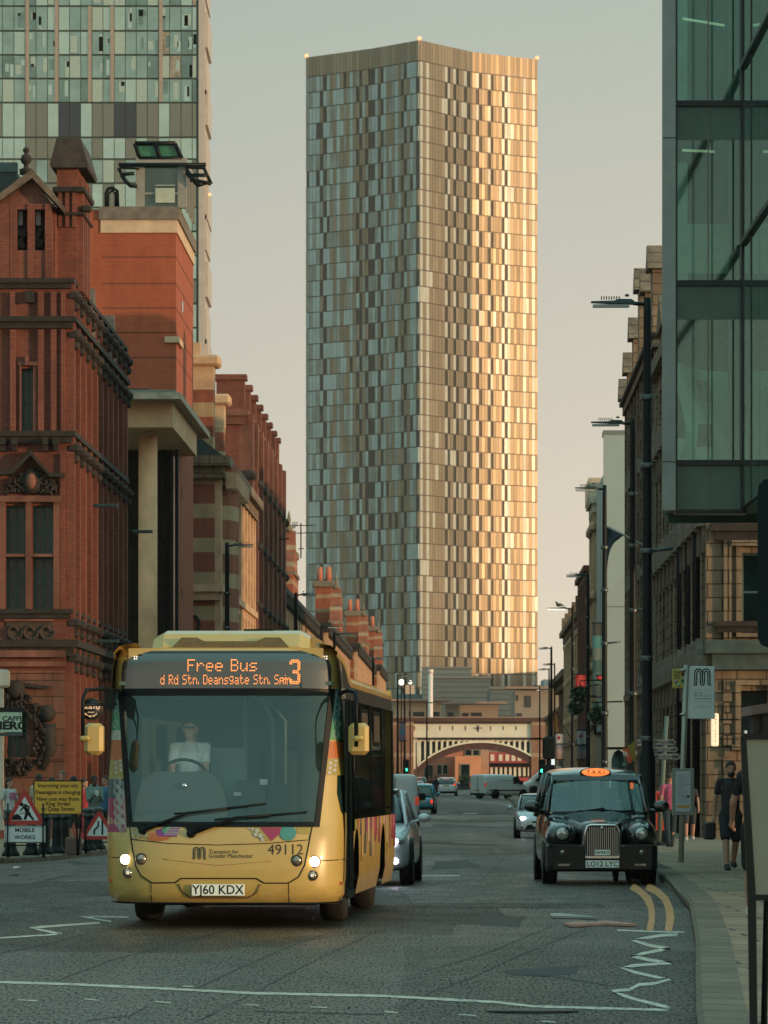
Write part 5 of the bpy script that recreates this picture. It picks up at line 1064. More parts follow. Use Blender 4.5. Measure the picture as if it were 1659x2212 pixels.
        if s > 0:
            g = MB()
            for k in range(3): y = 3.2+k*2.35; g.box(s*1.222, s*1.232, y, y+2.2, 1.2, 1.2+.02); g.box(1.215, 1.236, y+2.22, y+2.3, 1.15, 2.42)
            g.box(1.215, 1.238, 2.9, 2.98, 1.15, 2.42); g.build('window_pillars', black, t)
            for y in (3.6, 6.0):
                g = MB(); g.box(1.20, 1.232, y, y+1.3, 1.95, 2.36); w1 = g.build('hopper_window', black, t); g = MB(); g.box(1.233, 1.236, y+.12, y+1.2, 2.0, 2.31); g.build('pane', mat('amber_reflection_glass', (.10, .075, .05), .15, .5, var=.5, scale=4), w1)
        # paint drips of the livery
        if s > 0:
            cols = [(.30, .33, .06), (.42, .25, .05), (.30, .04, .12), (.05, .20, .20), (.45, .12, .09), (.55, .40, .3), (.05, .08, .12)]
            g = MB(); y = 2.15; k = 0; ms = [mat('livery_%d' % i, c, .4, var=.05) for i, c in enumerate(cols)]
            while y < 10.3:
                if abs(y-fa) > .0: wd = r.uniform(.12, .4); g.mi = r.randrange(7); ln = r.uniform(.12, .5); g.grid(lambda i, j: (x(1.12)+.003, y+wd*i, 1.12-ln*j if not (abs(y+wd/2-fa) < .62 or abs(y+wd/2-ra) < .62) else 1.12-min(ln, .09)*j), 1, 1)
                y += wd
            g.build('livery_stripes', ms, t)
    side(-1); side(1)
    g = MB(); g.box(-1.02, 1.02, .55, 1.2, 2.84, 2.955); g.loft([[(-1.0, 1.1, 2.955), (1.0, 1.1, 2.955), (1.0, 1.1, 2.5), (-1.0, 1.1, 2.5)], [(-1.0, 2.3, 2.74), (1.0, 2.3, 2.74), (1.0, 2.3, 2.5), (-1.0, 2.3, 2.5)], [(-1.02, 10.4, 2.73), (1.02, 10.4, 2.73), (1.02, 10.4, 2.5), (-1.02, 10.4, 2.5)]], True); g.build('roof', YEL, t)
    g = MB(); g.box(-1.2, 1.2, 10.38, 10.46, .3, 2.68); g.build('rear_panel', YEL2, t)
    g = MB(); g.box(-1.05, 1.05, .5, 10.3, .26, .36); g.box(-.9, .9, 1.2, 10, .2, .26); g.box(-1.1, 1.1, 1.95, 3.1, .55, .62); g.build('underfloor', black, t)
    # roof pod
    g = MB()
    def pr(y, w_, h0, h1): return [(-w_-.08, y, h0), (-w_-.03, y, h1-.06), (-w_+.08, y, h1), (w_-.08, y, h1), (w_+.03, y, h1-.06), (w_+.08, y, h0)]
    g.loft([pr(1.15, .8, 2.72, 2.99), pr(1.3, .8, 2.72, 3.13), pr(1.55, .79, 2.7, 3.17), pr(3.4, .79, 2.7, 3.17), pr(3.9, .74, 2.7, 3.0), pr(4.3, .7, 2.7, 2.8)], True, sm=False); pd = g.build('roof_pod', YEL, t)
    g = MB(); g.prism([(-.62, 2.98), (.62, 2.98), (.52, 3.085), (.36, 3.085), (.28, 3.045), (-.28, 3.045), (-.36, 3.085), (-.52, 3.085)], 'y', 1.13, 1.20); g.build('grille', mat('pod_grille', (.13, .10, .05), .7, var=.5, scale=60), pd)
    g = MB(); g.box(.1, .42, 1.6, 2.2, 3.17, 3.19); g.build('roof_hatch', black, pd)
    # door bay on the right side, low diagonal side window
    g = MB(); xo = 1.232; g.box(xo-.03, xo, .78, 1.96, .30, 2.42); g.build('door', mat('door_glass', (.012, .03, .03), .06, .2, var=.5, scale=2, spec=.9), t)
    d = t.children[-1]; g = MB()
    for y in (.76, 1.34, 1.9): g.box(xo, xo+.02, y, y+.06, .30, 2.42)
    g.box(xo, xo+.03, .78, 1.94, .28, .36); g.tube([(xo+.06, 1.3, 2.4), (xo+.06, 1.3, 1.0)], .015, 6); g.build('door_frame', black, d)
    g = MB(); patch(g, lambda z: lerp([(1.04, 1.245), (1.4, 1.17), (2.5, 1.18)], z), lambda z: W(z)*.999, (1.06, 2.44), 4, .005); 
    g.loft([[(bhw(z)+.003, .5, z), (bhw(z)+.003, .78, z)] for z in (1.2, 1.6, 2.0, 2.4, 2.7)], False, False); g.build('quarter_window', mat('quarter_glass', (.012, .03, .028), .06, .1, var=.3, scale=3, spec=.9), t)
    g = MB(); g.loft([[(bhw(z)+.001, .5, z), (bhw(z)+.001, .79, z)] for z in (.28, .5, .8, 1.0, 1.12, 1.22)], False, False); g.build('corner_panel', YEL, t)
    # shut lines and bonnet edge
    def line(pts, rr=.006, nm='shut_line', m=black, off=.002):
        g = MB(); d_ = []
        for (a, b), (c, e) in zip(pts, pts[1:]):
            n = max(1, int(math.hypot(c-a, e-b)/.05)); d_ += [(a+(c-a)*i/n, b+(e-b)*i/n) for i in range(n)]
        d_.append(pts[-1]); g.tube([(a, fy(a, b, off), b) for a, b in d_], rr, 5); return g.build(nm, m, t)
    q = lambda L: [(xx(a), zz(b)) for a, b in L]
    line(q([(198, 1080), (212, 1180), (232, 1290), (262, 1345), (320, 1382), (440, 1380), (470, 1358), (850, 1358), (890, 1382), (1010, 1382), (1062, 1350), (1092, 1290), (1112, 1180), (1128, 1085)]), .0075); line(q([(215, 1158), (400, 1178), (650, 1186), (900, 1178), (1105, 1160)]), .0045)
    line(q([(378, 1258), (660, 1290), (935, 1266)]), .005, 'bonnet_crease', YEL2); line(q([(315, 1385), (315, 1478)]), .004); line(q([(1012, 1385), (1012, 1490)]), .004); line(q([(80, 1250), (150, 1254)]), .005); line(q([(1175, 1268), (1300, 1262)]), .005)
    line(q([(455, 1388), (480, 1430), (520, 1455), (810, 1455), (850, 1430), (870, 1388)]), .012, 'plate_recess', mat('bus_yellow_dark', (.15, .09, .025), .5, var=.1)); line([(-1.2, .255), (-.9, .25), (0, .25), (.9, .25), (1.2, .255)], .012, 'skirt_lip')
    # lamps
    def lamp(nm, x, z, r_, m, ring=None, em=False):
        y = fy(x, z); g = MB(); g.lathe([(r_*1.22, .03), (r_*1.22, -.012), (r_*1.02, -.02), (r_, -.012)], (x, y, z), 20, 'y'); o = g.build(nm, ring or mat('lamp_bezel', (.07, .05, .03), .4), t)
        g = MB(); g.lathe([(r_, -.012), (r_*.8, -.026), (r_*.4, -.034), (.004, -.036)], (x, y, z), 20, 'y'); g.build('lens', m, o); return o
    lit = mat('headlight_lit', (1, .9, .75), .3, emit=(1, .80, .52), es=26, var=0); grey = mat('lamp_glass', (.30, .28, .24), .12, .6, var=.6, scale=45)
    lamp('headlight', xx(180), zz(1262), .052, lit); lamp('headlight', xx(1140), zz(1272), .052, lit)
    for a, b in ((265, 1258), (1052, 1266)): lamp('indicator_lamp', xx(a), zz(b), .052, grey)
    for a, b in ((194, 1330), (1130, 1343)):
        o = lamp('daytime_lamp', xx(a), zz(b), .047, grey); g = MB()
        for i in (-1, 1):
            for j in (-1, 1): g.box(xx(a)+i*.008-.005, xx(a)+i*.008+.005, fy(xx(a), zz(b))-.042, fy(xx(a), zz(b))-.036, zz(b)+j*.008-.005, zz(b)+j*.008+.005)
        g.build('diode', MATS['marker_lit'], o)
    for a, b in ((100, 1372), (1260, 1386)): g = MB(); x_ = xx(a); g.box(x_-.028, x_+.028, fy(x_, zz(b))-.012, fy(x_, zz(b))+.03, zz(b)-.017, zz(b)+.017); g.build('side_reflector', mat('orange_reflector', (.5, .1, .03), .3), t)
    # plate, fleet number, operator lettering, livery shapes
    g = MB(); g.bbox(xx(525), xx(792), -.025, -.008, zz(1447), zz(1388), .004); pl = g.build('number_plate', mat('plate_white', (.80, .86, .80), .4, var=.04), t)
    g = MB(); lettering(g, 'YJ60 KDX', xx(658), -.0265, zz(1418), .135, .93, .012); g.box(xx(536), xx(540), -.0265, -.026, zz(1420), zz(1416)); g.box(xx(777), xx(781), -.0265, -.026, zz(1420), zz(1416)); g.build('plate_lettering', black, pl)
    ff = lambda x, z: fy(x, z, .004); g = MB(); lettering(g, '49112', xx(997), 0, zz(1212), .155, .95, 0., fn=ff); g.build('fleet_number', mat('fleet_brown', (.03, .02, .012), .5), t)
    g = MB(); lettering(g, 'Transport for', xx(610), 0, zz(1221), .062, .9, 0, 'LEFT', ff); lettering(g, 'Greater Manchester', xx(610), 0, zz(1243), .062, .9, 0, 'LEFT', ff); m_logo(g, xx(562), zz(1228), .145, .13, ff, .065); g.build('operator_lettering', MATS['fleet_brown'], t)
    mc = {k: mat('decal_'+k, c, .4, var=.04) for k, c in dict(magenta=(.30, .03, .09), purple=(.20, .03, .20), teal=(.06, .24, .22), green=(.06, .28, .14), orange=(.46, .13, .03), lilac=(.42, .42, .38), olive=(.34, .26, .06), navy=(.02, .07, .08), white_=(.5, .48, .40)).items()}
    def shape(nm, pts, m, off=.004):
        vs = []; n = len(pts); cx = sum(p[0] for p in pts)/n; cz_ = sum(p[1] for p in pts)/n; d_ = []
        for (a, b), (c, e) in zip(pts, pts[1:]+pts[:1]):
            k = max(1, int(math.hypot(c-a, e-b)/.04)); d_ += [(a+(c-a)*i/k, b+(e-b)*i/k) for i in range(k)]
        g = MB(); rings = []
        for q_ in (1, .66, .33, .001): rings += [(cx+(a-cx)*q_, fy(cx+(a-cx)*q_, cz_+(b-cz_)*q_, off), cz_+(b-cz_)*q_) for a, b in d_]
        k = len(d_); g.add(rings, [(j*k+i, j*k+(i+1) % k, (j+1)*k+(i+1) % k, (j+1)*k+i) for j in range(3) for i in range(k)], True); return g.build(nm, m, t)
    def circ(x, z, r_, n=20, sx=1): return [(x+sx*r_*math.cos(2*PI*i/n), z+r_*math.sin(2*PI*i/n)) for i in range(n)]
    def rings(nm, lst, m, off=.006):
        g = MB()
        for x, z, r_, sx in lst: g.tube([(a, fy(a, b, off), b) for a, b in circ(x, z, r_, 18, sx)+circ(x, z, r_, 18, sx)[:1]], .004, 4, False)
        return g.build(nm, m, t)
    shape('decal', q([(200, 1078), (262, 1078), (310, 1140), (290, 1152), (205, 1148)]), mc['olive']); shape('decal', q([(280, 1130), (330, 1122), (415, 1140), (400, 1158), (350, 1168), (300, 1162)]), mc['orange']); shape('decal', q([(335, 1112), (395, 1090), (468, 1090), (445, 1142), (350, 1142)]), mc['purple'], .006)
    shape('decal', q([(368, 1108), (395, 1090), (420, 1090), (400, 1118), (380, 1128)]), mc['green'], .008); g = MB()
    for i in range(9):
        for j in range(5): x_, z_ = xx(398+i*8-j*3), zz(1096+j*9); g.add([(a, fy(a, b, .009), b) for a, b in circ(x_, z_, .0065, 6)], [tuple(range(6))], False)
    g.build('decal_dots', mc['lilac'], t); rings('decal_rings', [(xx(a), zz(b), .03, 1) for a, b in ((222, 1092), (248, 1098), (226, 1118), (252, 1124), (276, 1130), (232, 1142))], mc['lilac'])
    shape('decal', q([(806, 1098), (870, 1096), (922, 1160), (895, 1166), (840, 1140)]), mc['olive']); shape('decal', q([(866, 1096), (1000, 1096), (925, 1166)]), mc['magenta'], .006); shape('decal', circ(xx(1008), zz(1124), .083), mc['teal'], .007); shape('decal', q([(1050, 1092), (1124, 1090), (1116, 1130), (1052, 1128)]), mc['olive'])
    g = MB()
    for a, b, c in ((830, 1104, .018), (852, 1112, .024), (846, 1132, .022), (872, 1138, .026), (882, 1158, .022), (812, 1102, .012)): g.add([(x_, fy(x_, z_, .009), z_) for x_, z_ in circ(xx(a), zz(b), c, 7)], [tuple(range(7))], False)
    g.build('decal_flowers', mc['lilac'], t)
    # pillar livery: bands by height
    def band(s, zs, k, dx0=0., dx1=1.): 
        g = MB(); e0 = lambda z: gxr(z)+.056; e1 = lambda z: bhw(z)*.992
        a = lambda z: e0(z)+(e1(z)-e0(z))*dx0; b = lambda z: e0(z)+(e1(z)-e0(z))*dx1
        if s > 0: patch(g, a, b, zs, 6, .005)
        else: patch(g, lambda z: -b(z), lambda z: -a(z), zs, 6, .005)
        return g.build('decal_band', mc[k], t)
    for zs, k in (((2.37, 2.52), 'teal'), ((2.2, 2.37), 'teal'), ((1.98, 2.2), 'green'), ((1.78, 1.96), 'orange'), ((1.6, 1.78), 'olive')): band(1, zs, k)
    for zs, k in (((2.3, 2.5), 'teal'), ((2.08, 2.3), 'green'), ((1.98, 2.08), 'white_'), ((1.76, 1.98), 'orange'), ((1.56, 1.76), 'olive'), ((1.36, 1.56), 'navy'), ((1.0, 1.36), 'magenta')): band(-1, zs, k)
    for s in (-1, 1):
        lst = []; xm = lambda z: s*(gxr(z)+.11)
        for z in (2.25, 2.32, 2.39, 2.46): lst += [(xm(z)-.02*s, z, .033, .7), (xm(z)+.025*s, z+.03, .033, .6)]
        for z in (2.04, 2.15): lst += [(xm(z), z, .045, .7), (xm(z), z, .028, .7)]
        rings('decal_rings', lst, mc['lilac']); g = MB()
        for z in (1.64, 1.69, 1.74): 
            for dx in (-.02, .03): g.add([(x_, fy(x_, z_, .008), z_) for x_, z_ in circ(xm(z)+dx, z+dx*.5, .019, 7)], [tuple(range(7))], False)
        g.build('decal_flowers', mc['lilac'], t)
    g = MB(); lst = []
    for k in range(7):
        z = 1.06+k*.05
        for rr_ in (.06, .045, .03): lst.append((-(gxr(z)+.10)-(k % 2)*.04, z, rr_, .8))
    for k in range(4):
        for rr_ in (.055, .04, .025): lst.append((-(gxr(1.4)+.09)-(k % 2)*.05, 1.39+k*.045, rr_, .8))
    rings('decal_scallops', lst, mc['lilac'])
    # wipers
    for s_, pv, el_, ti, t0 in ((0, (272, 1112), (500, 1022), (895, 972), (430, 1024)), (1, (520, 1128), (740, 1046), (1102, 1016), (636, 1056))):
        g = MB(); P_ = lambda a, o: (xx(a[0]), fy(xx(a[0]), zz(a[1]), o), zz(a[1])); g.tube([P_(pv, .03), P_(el_, .05), P_(((el_[0]+ti[0])/2, (el_[1]+ti[1])/2), .05)], [.024, .016, .013], 6); g.tube([P_(t0, .03), P_(el_, .03), P_(((el_[0]*.4+ti[0]*.6), (el_[1]*.4+ti[1]*.6)), .03), P_(ti, .03)], .0095, 5); g.ball(P_(pv, .02), (.05, .03, .045), 10, 6)
        g.prism([(xx(pv[0]-38), zz(1078)), (xx(pv[0]-20), zz(1118)), (xx(pv[0]+10), zz(1132)), (xx(pv[0]+60), zz(1112)), (xx(pv[0]+110), zz(1078))], 'y', fy(xx(pv[0]), zz(1100))-.012, fy(xx(pv[0]), zz(1100))+.03); g.build('wiper', black, t)
    # mirrors
    for s, x0, x1, z0, z1 in ((1, 1.315, 1.525, 1.815, 2.15), (-1, -1.425, -1.225, 1.815, 2.15)):
        g = MB(); g.bbox(x0, x1, -.02, .16, z0, z1, .04); mr = g.build('mirror', YEL, t); g = MB(); xm = x1-.07 if s > 0 else x0+.05
        if s > 0: g.tube([(1.2, .5, 2.47), (1.30, .3, 2.50), (1.39, .0, 2.47), (1.40, -.06, 2.40), (1.40, -.06, 1.90)], .022, 6)
        else: g.tube([(-1.1, .55, 2.50), (-1.25, .3, 2.52), (-1.40, .0, 2.50), (-1.43, -.05, 2.40), (-1.43, -.05, 1.95)], .022, 6); g.tube([(-1.15, .5, 2.36), (-1.42, -.03, 2.34)], .018, 6); g.box(-1.24, -1.16, .3, .5, 2.3, 2.52)
        g.build('mirror_arm', black, mr); g = MB(); g.cap2((1.40 if s > 0 else -1.43, -.08, 1.985), (1.45 if s > 0 else -1.38, -.09, 1.99), .032, .028, 8); g.build('mirror_knob', YEL2, mr)
    # wheels
    for x, y in ((1.0, fa), (-1.0, fa), (1.0, ra), (-1.0, ra)): wheel(t, x, y, .475, .27, 0)
    # interior
    g = MB(); g.box(-1.15, 1.15, .6, 10.3, .36, .42); g.box(-1.15, 1.15, 9.9, 10.0, .4, 2.6); g.build('saloon_floor', mat('saloon_dark', (.03, .055, .055), .8), t)
    g = MB(); g.box(-1.12, 1.12, .55, 10, 2.56, 2.6); g.box(-1.18, -1.16, .8, 10, 1.1, 2.56); g.build('saloon_lining', mat('saloon_lining', (.10, .14, .13), .7), t)
    g = MB(); g.bbox(-1.05, 1.05, .45, .95, .95, 1.10, .04); g.loft([[(-.48+1.0*a*.5, y, 1.08), (-.48+a*.46, y, 1.35), (-.48+a*.40, y, 1.55), (-.48+a*.28, y, 1.64), (-.48-a*.28, y, 1.64), (-.48-a*.40, y, 1.55), (-.48-a*.46, y, 1.35), (-.48-a*.5, y, 1.08)] for y, a in ((.62, 1), (1.0, 1))], True, sm=False); g.build('dashboard', mat('dash_grey', (.035, .05, .055), .6), t)
    g = MB(); c = Vector((-.48, 1.02, 1.60)); n = 22; rg = []
    for i in range(n+1): a = 2*PI*i/n; rg.append(c+Vector((.235*math.cos(a), -.10*math.sin(a)+.0, .17*math.sin(a))))
    g.tube(rg, .018, 6, False); g.build('steering_wheel', black, t)
    g = MB(); g.lathe([(.035, 0), (.03, -.02), (.01, -.03)], (-.44, .6, 1.49), 12, 'y'); g.build('dash_badge', chrome, t)
    for x, y in ((.33, 3.5), (.74, 3.5), (.33, 5), (.74, 5), (-.6, 5.2)):
        g = MB(); g.bbox(x-.2, x+.2, y, y+.1, .9, 1.93, .05); g.bbox(x-.2, x+.2, y-.4, y, .8, .92, .04); g.build('seat', mat('seat_teal', (.02, .05, .055), .8), t)
    g = MB(); g.tube([(-.08+.2, 1.6, .45), (.12, 1.6, 2.5)], .03, 6); g.box(-.25, .12, 1.55, 1.58, .42, 1.9); g.build('cab_partition', mat('cab_metal', (.12, .18, .18), .4), t)
    for dx, y in ((.22, 2.0), (.32, 2.4)):
        g = MB(); g.tube([(.14+dx*.0, y, 2.50), (.22+dx*.3, y, 2.40), (.16+dx, y, 2.2), (.16+dx, y, 1.5)], .022, 7); g.build('handrail', mat('rail_grey', (.28, .34, .33), .35), t)
    g = MB(); g.box(.05, .35, 1.3, 1.5, 1.25, 1.55); g.build('ticket_machine', mat('machine_dark', (.03, .04, .04), .5), t); g = MB(); g.box(.30, .38, 1.25, 1.27, 1.5, 1.56); g.box(.02, .10, 1.25, 1.27, 1.38, 1.42); g.build('paper_ticket', white, t)
    g = MB(); g.box(-.8, -.1, 1.15, 1.30, 2.535, 2.555); g.build('cab_fill', mat('cab_fill_lit', (.9, .95, 1), .5, emit=(.85, 1, 1), es=7, var=0), t)  # glowing strips added out of sight to brighten the driver
    g = MB(); g.box(.2, .9, 2.9, 3.05, 2.535, 2.555); g.build('cab_fill', MATS['cab_fill_lit'], t)
    return t
def wheel(par, x, y, r_, wd, turn=0., rimm=None):
    g = MB(); s = 1 if x > 0 else -1; h = wd/2; g.lathe([(r_*.58, -h), (r_*.93, -h), (r_, -h*.7), (r_, h*.7), (r_*.93, h), (r_*.58, h)], (x, y, r_), 28, 'x'); ty = g.build('wheel', tyre, par)
    g = MB(); e = s*h; g.lathe([(r_*.60, e*.98), (r_*.56, e*.7), (r_*.3, e*.55), (r_*.25, e*.9), (.01, e*.95)], (x, y, r_), 20, 'x'); rm = g.build('rim', rimm or mat('wheel_rim', (.16, .16, .15), .4, .6, var=.2), ty)
    g = MB()
    for k in range(8): a = 2*PI*k/8; g.ball((x+e*.82, y+r_*.4*math.cos(a), r_+r_*.4*math.sin(a)), r_*.04, 6, 4)
    g.build('wheel_bolts', alu, rm)
    if turn: pass
    return ty
BUS = bus()
def seated(t, J, k):
    g = MB(); hd = J['head']
    for s in (-1, 1): g.box(hd.x+s*.03-.024, hd.x+s*.03+.024, hd.y-.105, hd.y-.10, hd.z+.005, hd.z+.032)
    g.box(hd.x-.06, hd.x+.06, hd.y-.104, hd.y-.10, hd.z+.026, hd.z+.034); gl = g.build('glasses', black, t); g = MB()
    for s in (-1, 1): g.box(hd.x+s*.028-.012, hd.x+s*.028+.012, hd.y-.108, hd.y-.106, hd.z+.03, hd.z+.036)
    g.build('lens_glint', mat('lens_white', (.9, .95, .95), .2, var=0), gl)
bm_ = BUS.matrix_basis @ Vector((-.46, 1.50, .46)); DRV = person('bus driver in a pale short sleeved shirt and sunglasses gripping the steering wheel', bm_.x, bm_.y, bm_.z, -R(3.2), 1.76, ((80, 70), (80, 70)), ((35, 38), (35, 38)), 'bright', ('shirt', (.88, .95, .98), 'short'), ('trousers', (.02, .03, .04), 'long'), ((.05, .035, .025), 'short'), beard=False, sit=True, extra=seated, armout=(-4, -4), vox=.009, lean=.04)
# ---------------------------------------------------------------- vehicles (x right, y back, z up, front at y=0)
def subdiv(o, lv=2):
    m = o.modifiers.new('s', 'SUBSURF'); m.levels = m.render_levels = lv
    for p in o.data.polygons: p.use_smooth = True
    return o
def secloft(g, secs, cap=True):
    "rings from (y, [(x,z) right half from bottom to top]) mirrored"
    rg = []
    for y, half in secs: rg.append([(x, y, z) for x, z in half]+[(-x, y, z) for x, z in reversed(half)])
    return g.loft(rg, cap)
def arch_disc(t, x, y, r_, m=None):
    g = MB(); s = 1 if x > 0 else -1; g.lathe([(r_, -.02), (r_, .012), (.01, .012)] if s > 0 else [(r_, .02), (r_, -.012), (.01, -.012)], (x, y, r_*.9), 26, 'x'); return g.build('wheel_arch', m or black, t)
plw = mat('plate_white', (.62, .66, .62)); ply = mat('plate_yellow', (.5, .38, .06), .4, var=.04)
CARGL = mat('car_glass', (.018, .035, .035), .05, .1, var=.2, scale=3, spec=.9)
litw = mat('car_headlight_lit', (1, .95, 1), .3, emit=(.92, .84, 1.0), es=22, var=0); redl = mat('tail_lamp_lit', (.5, .02, .01), .3, emit=(1, .07, .03), es=.8, var=0)
def car(name, label, x, y, rz, paint, L=4.4, W=1.78, H=1.48, cat='car', face='front', lights=True, plate=None, group=None, suv=False, mats=None, tail=None, bonnet=1.15, r_=.32, hl=.64, z=None):
    t = thing(name, label, cat, (x, y, gz(y) if z is None else z), rz, group); w = W/2; P = mat('paint_'+paint[0], paint[1], .28, paint[2] if len(paint) > 2 else 0., var=.03, coat=.8); b = H*.66; k = 1.06 if suv else 1.
    def half(hw, zb, zt, sh=.05): return [(hw*.90, zb), (hw*1., zb+.12), (hw*1.0, zb+(zt-zb)*.55), (hw*.965, zt-.07), (hw*.88, zt), (hw*.45, zt+sh)]
    g = MB(); secloft(g, [(0, half(w*.68, .24, b*.62, .03)), (.08, half(w*.86, .2, b*.70)), (.4, half(w*.97, .19, b*.84)), (bonnet, half(w, .2, b*.98, .03)), (bonnet+.5, half(w, .2, b, .0)), (L*.75, half(w, .2, b*1.02, 0)), (L-.45, half(w*.98, .22, b*1.0, .0)), (L-.1, half(w*.9, .27, b*.96, 0)), (L, half(w*.78, .36, b*.8, 0))])
    subdiv(g.build('body', P, t))
    def gh(y, z0, z1, h0, h1): return (y, [(h0, z0), (h0*.97, z0+(z1-z0)*.4), (h1*1.03, z1-.05), (h1*.9, z1-.0), (h1*.5, z1+.015)])
    top = H; g = MB(); f0 = bonnet-.05; secloft(g, [gh(f0, b*.93, b*.96, w*.86, w*.84), gh(f0+.45, b*.9, b+(top-b)*.56, w*.88, w*.76), gh(f0+.85, b*.9, top-.03, w*.90, w*.69), gh(L*.55, b*.9, top-.01, w*.9, w*.70), gh(L*.78, b*.9, top-.05, w*.89, w*.68), gh(L-.42 if not suv else L-.25, b*.9, b+(top-b)*.6, w*.86, w*.66), gh(L-.1, b*.9, b*.97, w*.8, w*.72)]); subdiv(g.build('windows', CARGL, t))
    g = MB(); secloft(g, [(yy, [(w*q, zz_-.035), (w*q*.97, zz_+.012), (w*q*.5, zz_+.035)]) for yy, q, zz_ in ((f0+.80, .70, top-.03), (f0+1.1, .73, top), (L*.55, .74, top+.005), (L*.78, .72, top-.03), (L*.86, .69, top-.09))]); subdiv(g.build('roof', P, t))
    g = MB()
    for s in (-1, 1):
        g.tube([(s*w*.87, f0+.02, b*.95), (s*w*.79, f0+.45, b+(top-b)*.56), (s*w*.725, f0+.86, top-.03)], .032, 6); g.tube([(s*w*.90, L*.52, b), (s*w*.73, L*.50, top-.03)], .03, 6); g.tube([(s*w*.84, L-.30, b*.98), (s*w*.70, L*.80, top-.05)], .045, 6)
    g.build('pillars', P, t)
    for s in (-1, 1):
        g = MB(); g.ball((s*(w+.14), bonnet+.42, b+.06), (.11, .09, .07), 12, 8); g.cap2((s*w*.92, bonnet+.45, b-.02), (s*(w+.08), bonnet+.42, b+.03), .03, .03, 6); g.build('mirror', P, t)
        for yy in (.86, L-.82): wheel(t, s*(w-.10), yy, r_, .21); arch_disc(t, s*(w-.012), yy, r_+.055)
    if face == 'front':
        for s in (-1, 1):
            g = MB(); g.ball((s*w*.70, .18, b*.70), (.17, .12, .075), 12, 8); h = g.build('headlight', mat('headlamp_shell', (.5, .5, .5), .15, .6, var=.2, scale=20), t)
            if lights: g = MB(); g.ball((s*w*.68, .08, b*.70), (.095, .05, .055), 12, 8); g.build('lens', litw, h)
            g = MB(); g.ball((s*w*.72, .06, .38), (.06, .05, .05), 8, 6); f = g.build('fog_lamp', litw if lights and name != 'silver_hatchback' else MATS['lamp_glass'], t)
        g = MB(); g.prism([(-w*.62, .30), (w*.62, .30), (w*.5, .46), (-w*.5, .46)], 'y', -.015, .05); g.prism([(-w*.3, .52), (w*.3, .52), (w*.36, .58), (-w*.36, .58)], 'y', -.0, .08); g.build('grille', black, t)
        g = MB(); g.box(-.26, .26, -.03, -.016, .40, .51); pl = g.build('number_plate', plw, t)
        if plate: g = MB(); lettering(g, plate, 0, -.031, .455, .10, .9, .01); g.build('plate_lettering', black, pl)
    else:
        for s in (-1, 1):
            g = MB(); g.ball((s*w*.80, L-.1, b*.93), (.13, .12, .07 if not suv else .09), 12, 8); g.build('tail_lamp', redl, t)
        g = MB(); g.box(-.3, .3, L-.22, L-.18, H-.13, H-.10); g.build('brake_lamp', redl, t); g = MB(); g.box(-.26, .26, L-.005, L+.012, b*.78, b*.78+.11); g.build('number_plate', ply, t)
        g = MB(); g.box(-w*.84, w*.84, L-.12, L-.0, .2, .38); g.build('rear_bumper', black, t)
    return t
def facing(u, v, d=None): pass
SIL = ('silver', (.58, .62, .66), .2)
car('silver_car', 'silver car with bright headlights half hidden behind the yellow bus', PX(762, 75.5), 75.5, -R(3.0), ('silver_near', (.58, .61, .65), .15), 4.5, 1.80, 1.49, plate=None, r_=.335)
car('silver_hatchback', 'small silver car with one bright headlight coming up behind the black taxi', PX(1168, 164), 164, -R(1.), SIL, 4.2, 1.76, 1.48)
car('compact_suv', 'white compact car with lit red tail lamps driving away ahead of the blue taxi', PX(966, 420), 420, PI-R(1.5)*0-R(2), ('white', (.80, .84, .84)), 4.36, 1.80, 1.56, face='rear', suv=True)
car('oncoming_car', 'dark blue car with bluish headlights partly hidden behind the white van', PX(1037, 430), 430, -R(1), ('blue', (.05, .07, .16)), 4.3, 1.76, 1.45)
car('queued_car', 'white hatchback queuing nearest the bus in the far left lane', PX(882, 330), 330, PI-R(2), ('white', (.80, .84, .84)), 4.2, 1.76, 1.5, face='rear')
car('queued_car', 'silver saloon queuing in front of the white hatchback in the far left lane', PX(897, 372), 372, PI-R(2), SIL, 4.4, 1.78, 1.46, face='rear')
car('queued_car', 'dark car at the head of the far left queue near the green signal', PX(906, 455), 455, PI-R(2), ('grey', (.10, .11, .12)), 4.4, 1.78, 1.46, face='rear')
car('red_car', 'orange red car cut off by the left edge of the photo', PX(5, 60)-.93, 60.2-3.7, PI/2*0+PI, ('red', (.40, .05, .03)), 4.3, 1.78, 1.46, face='rear')
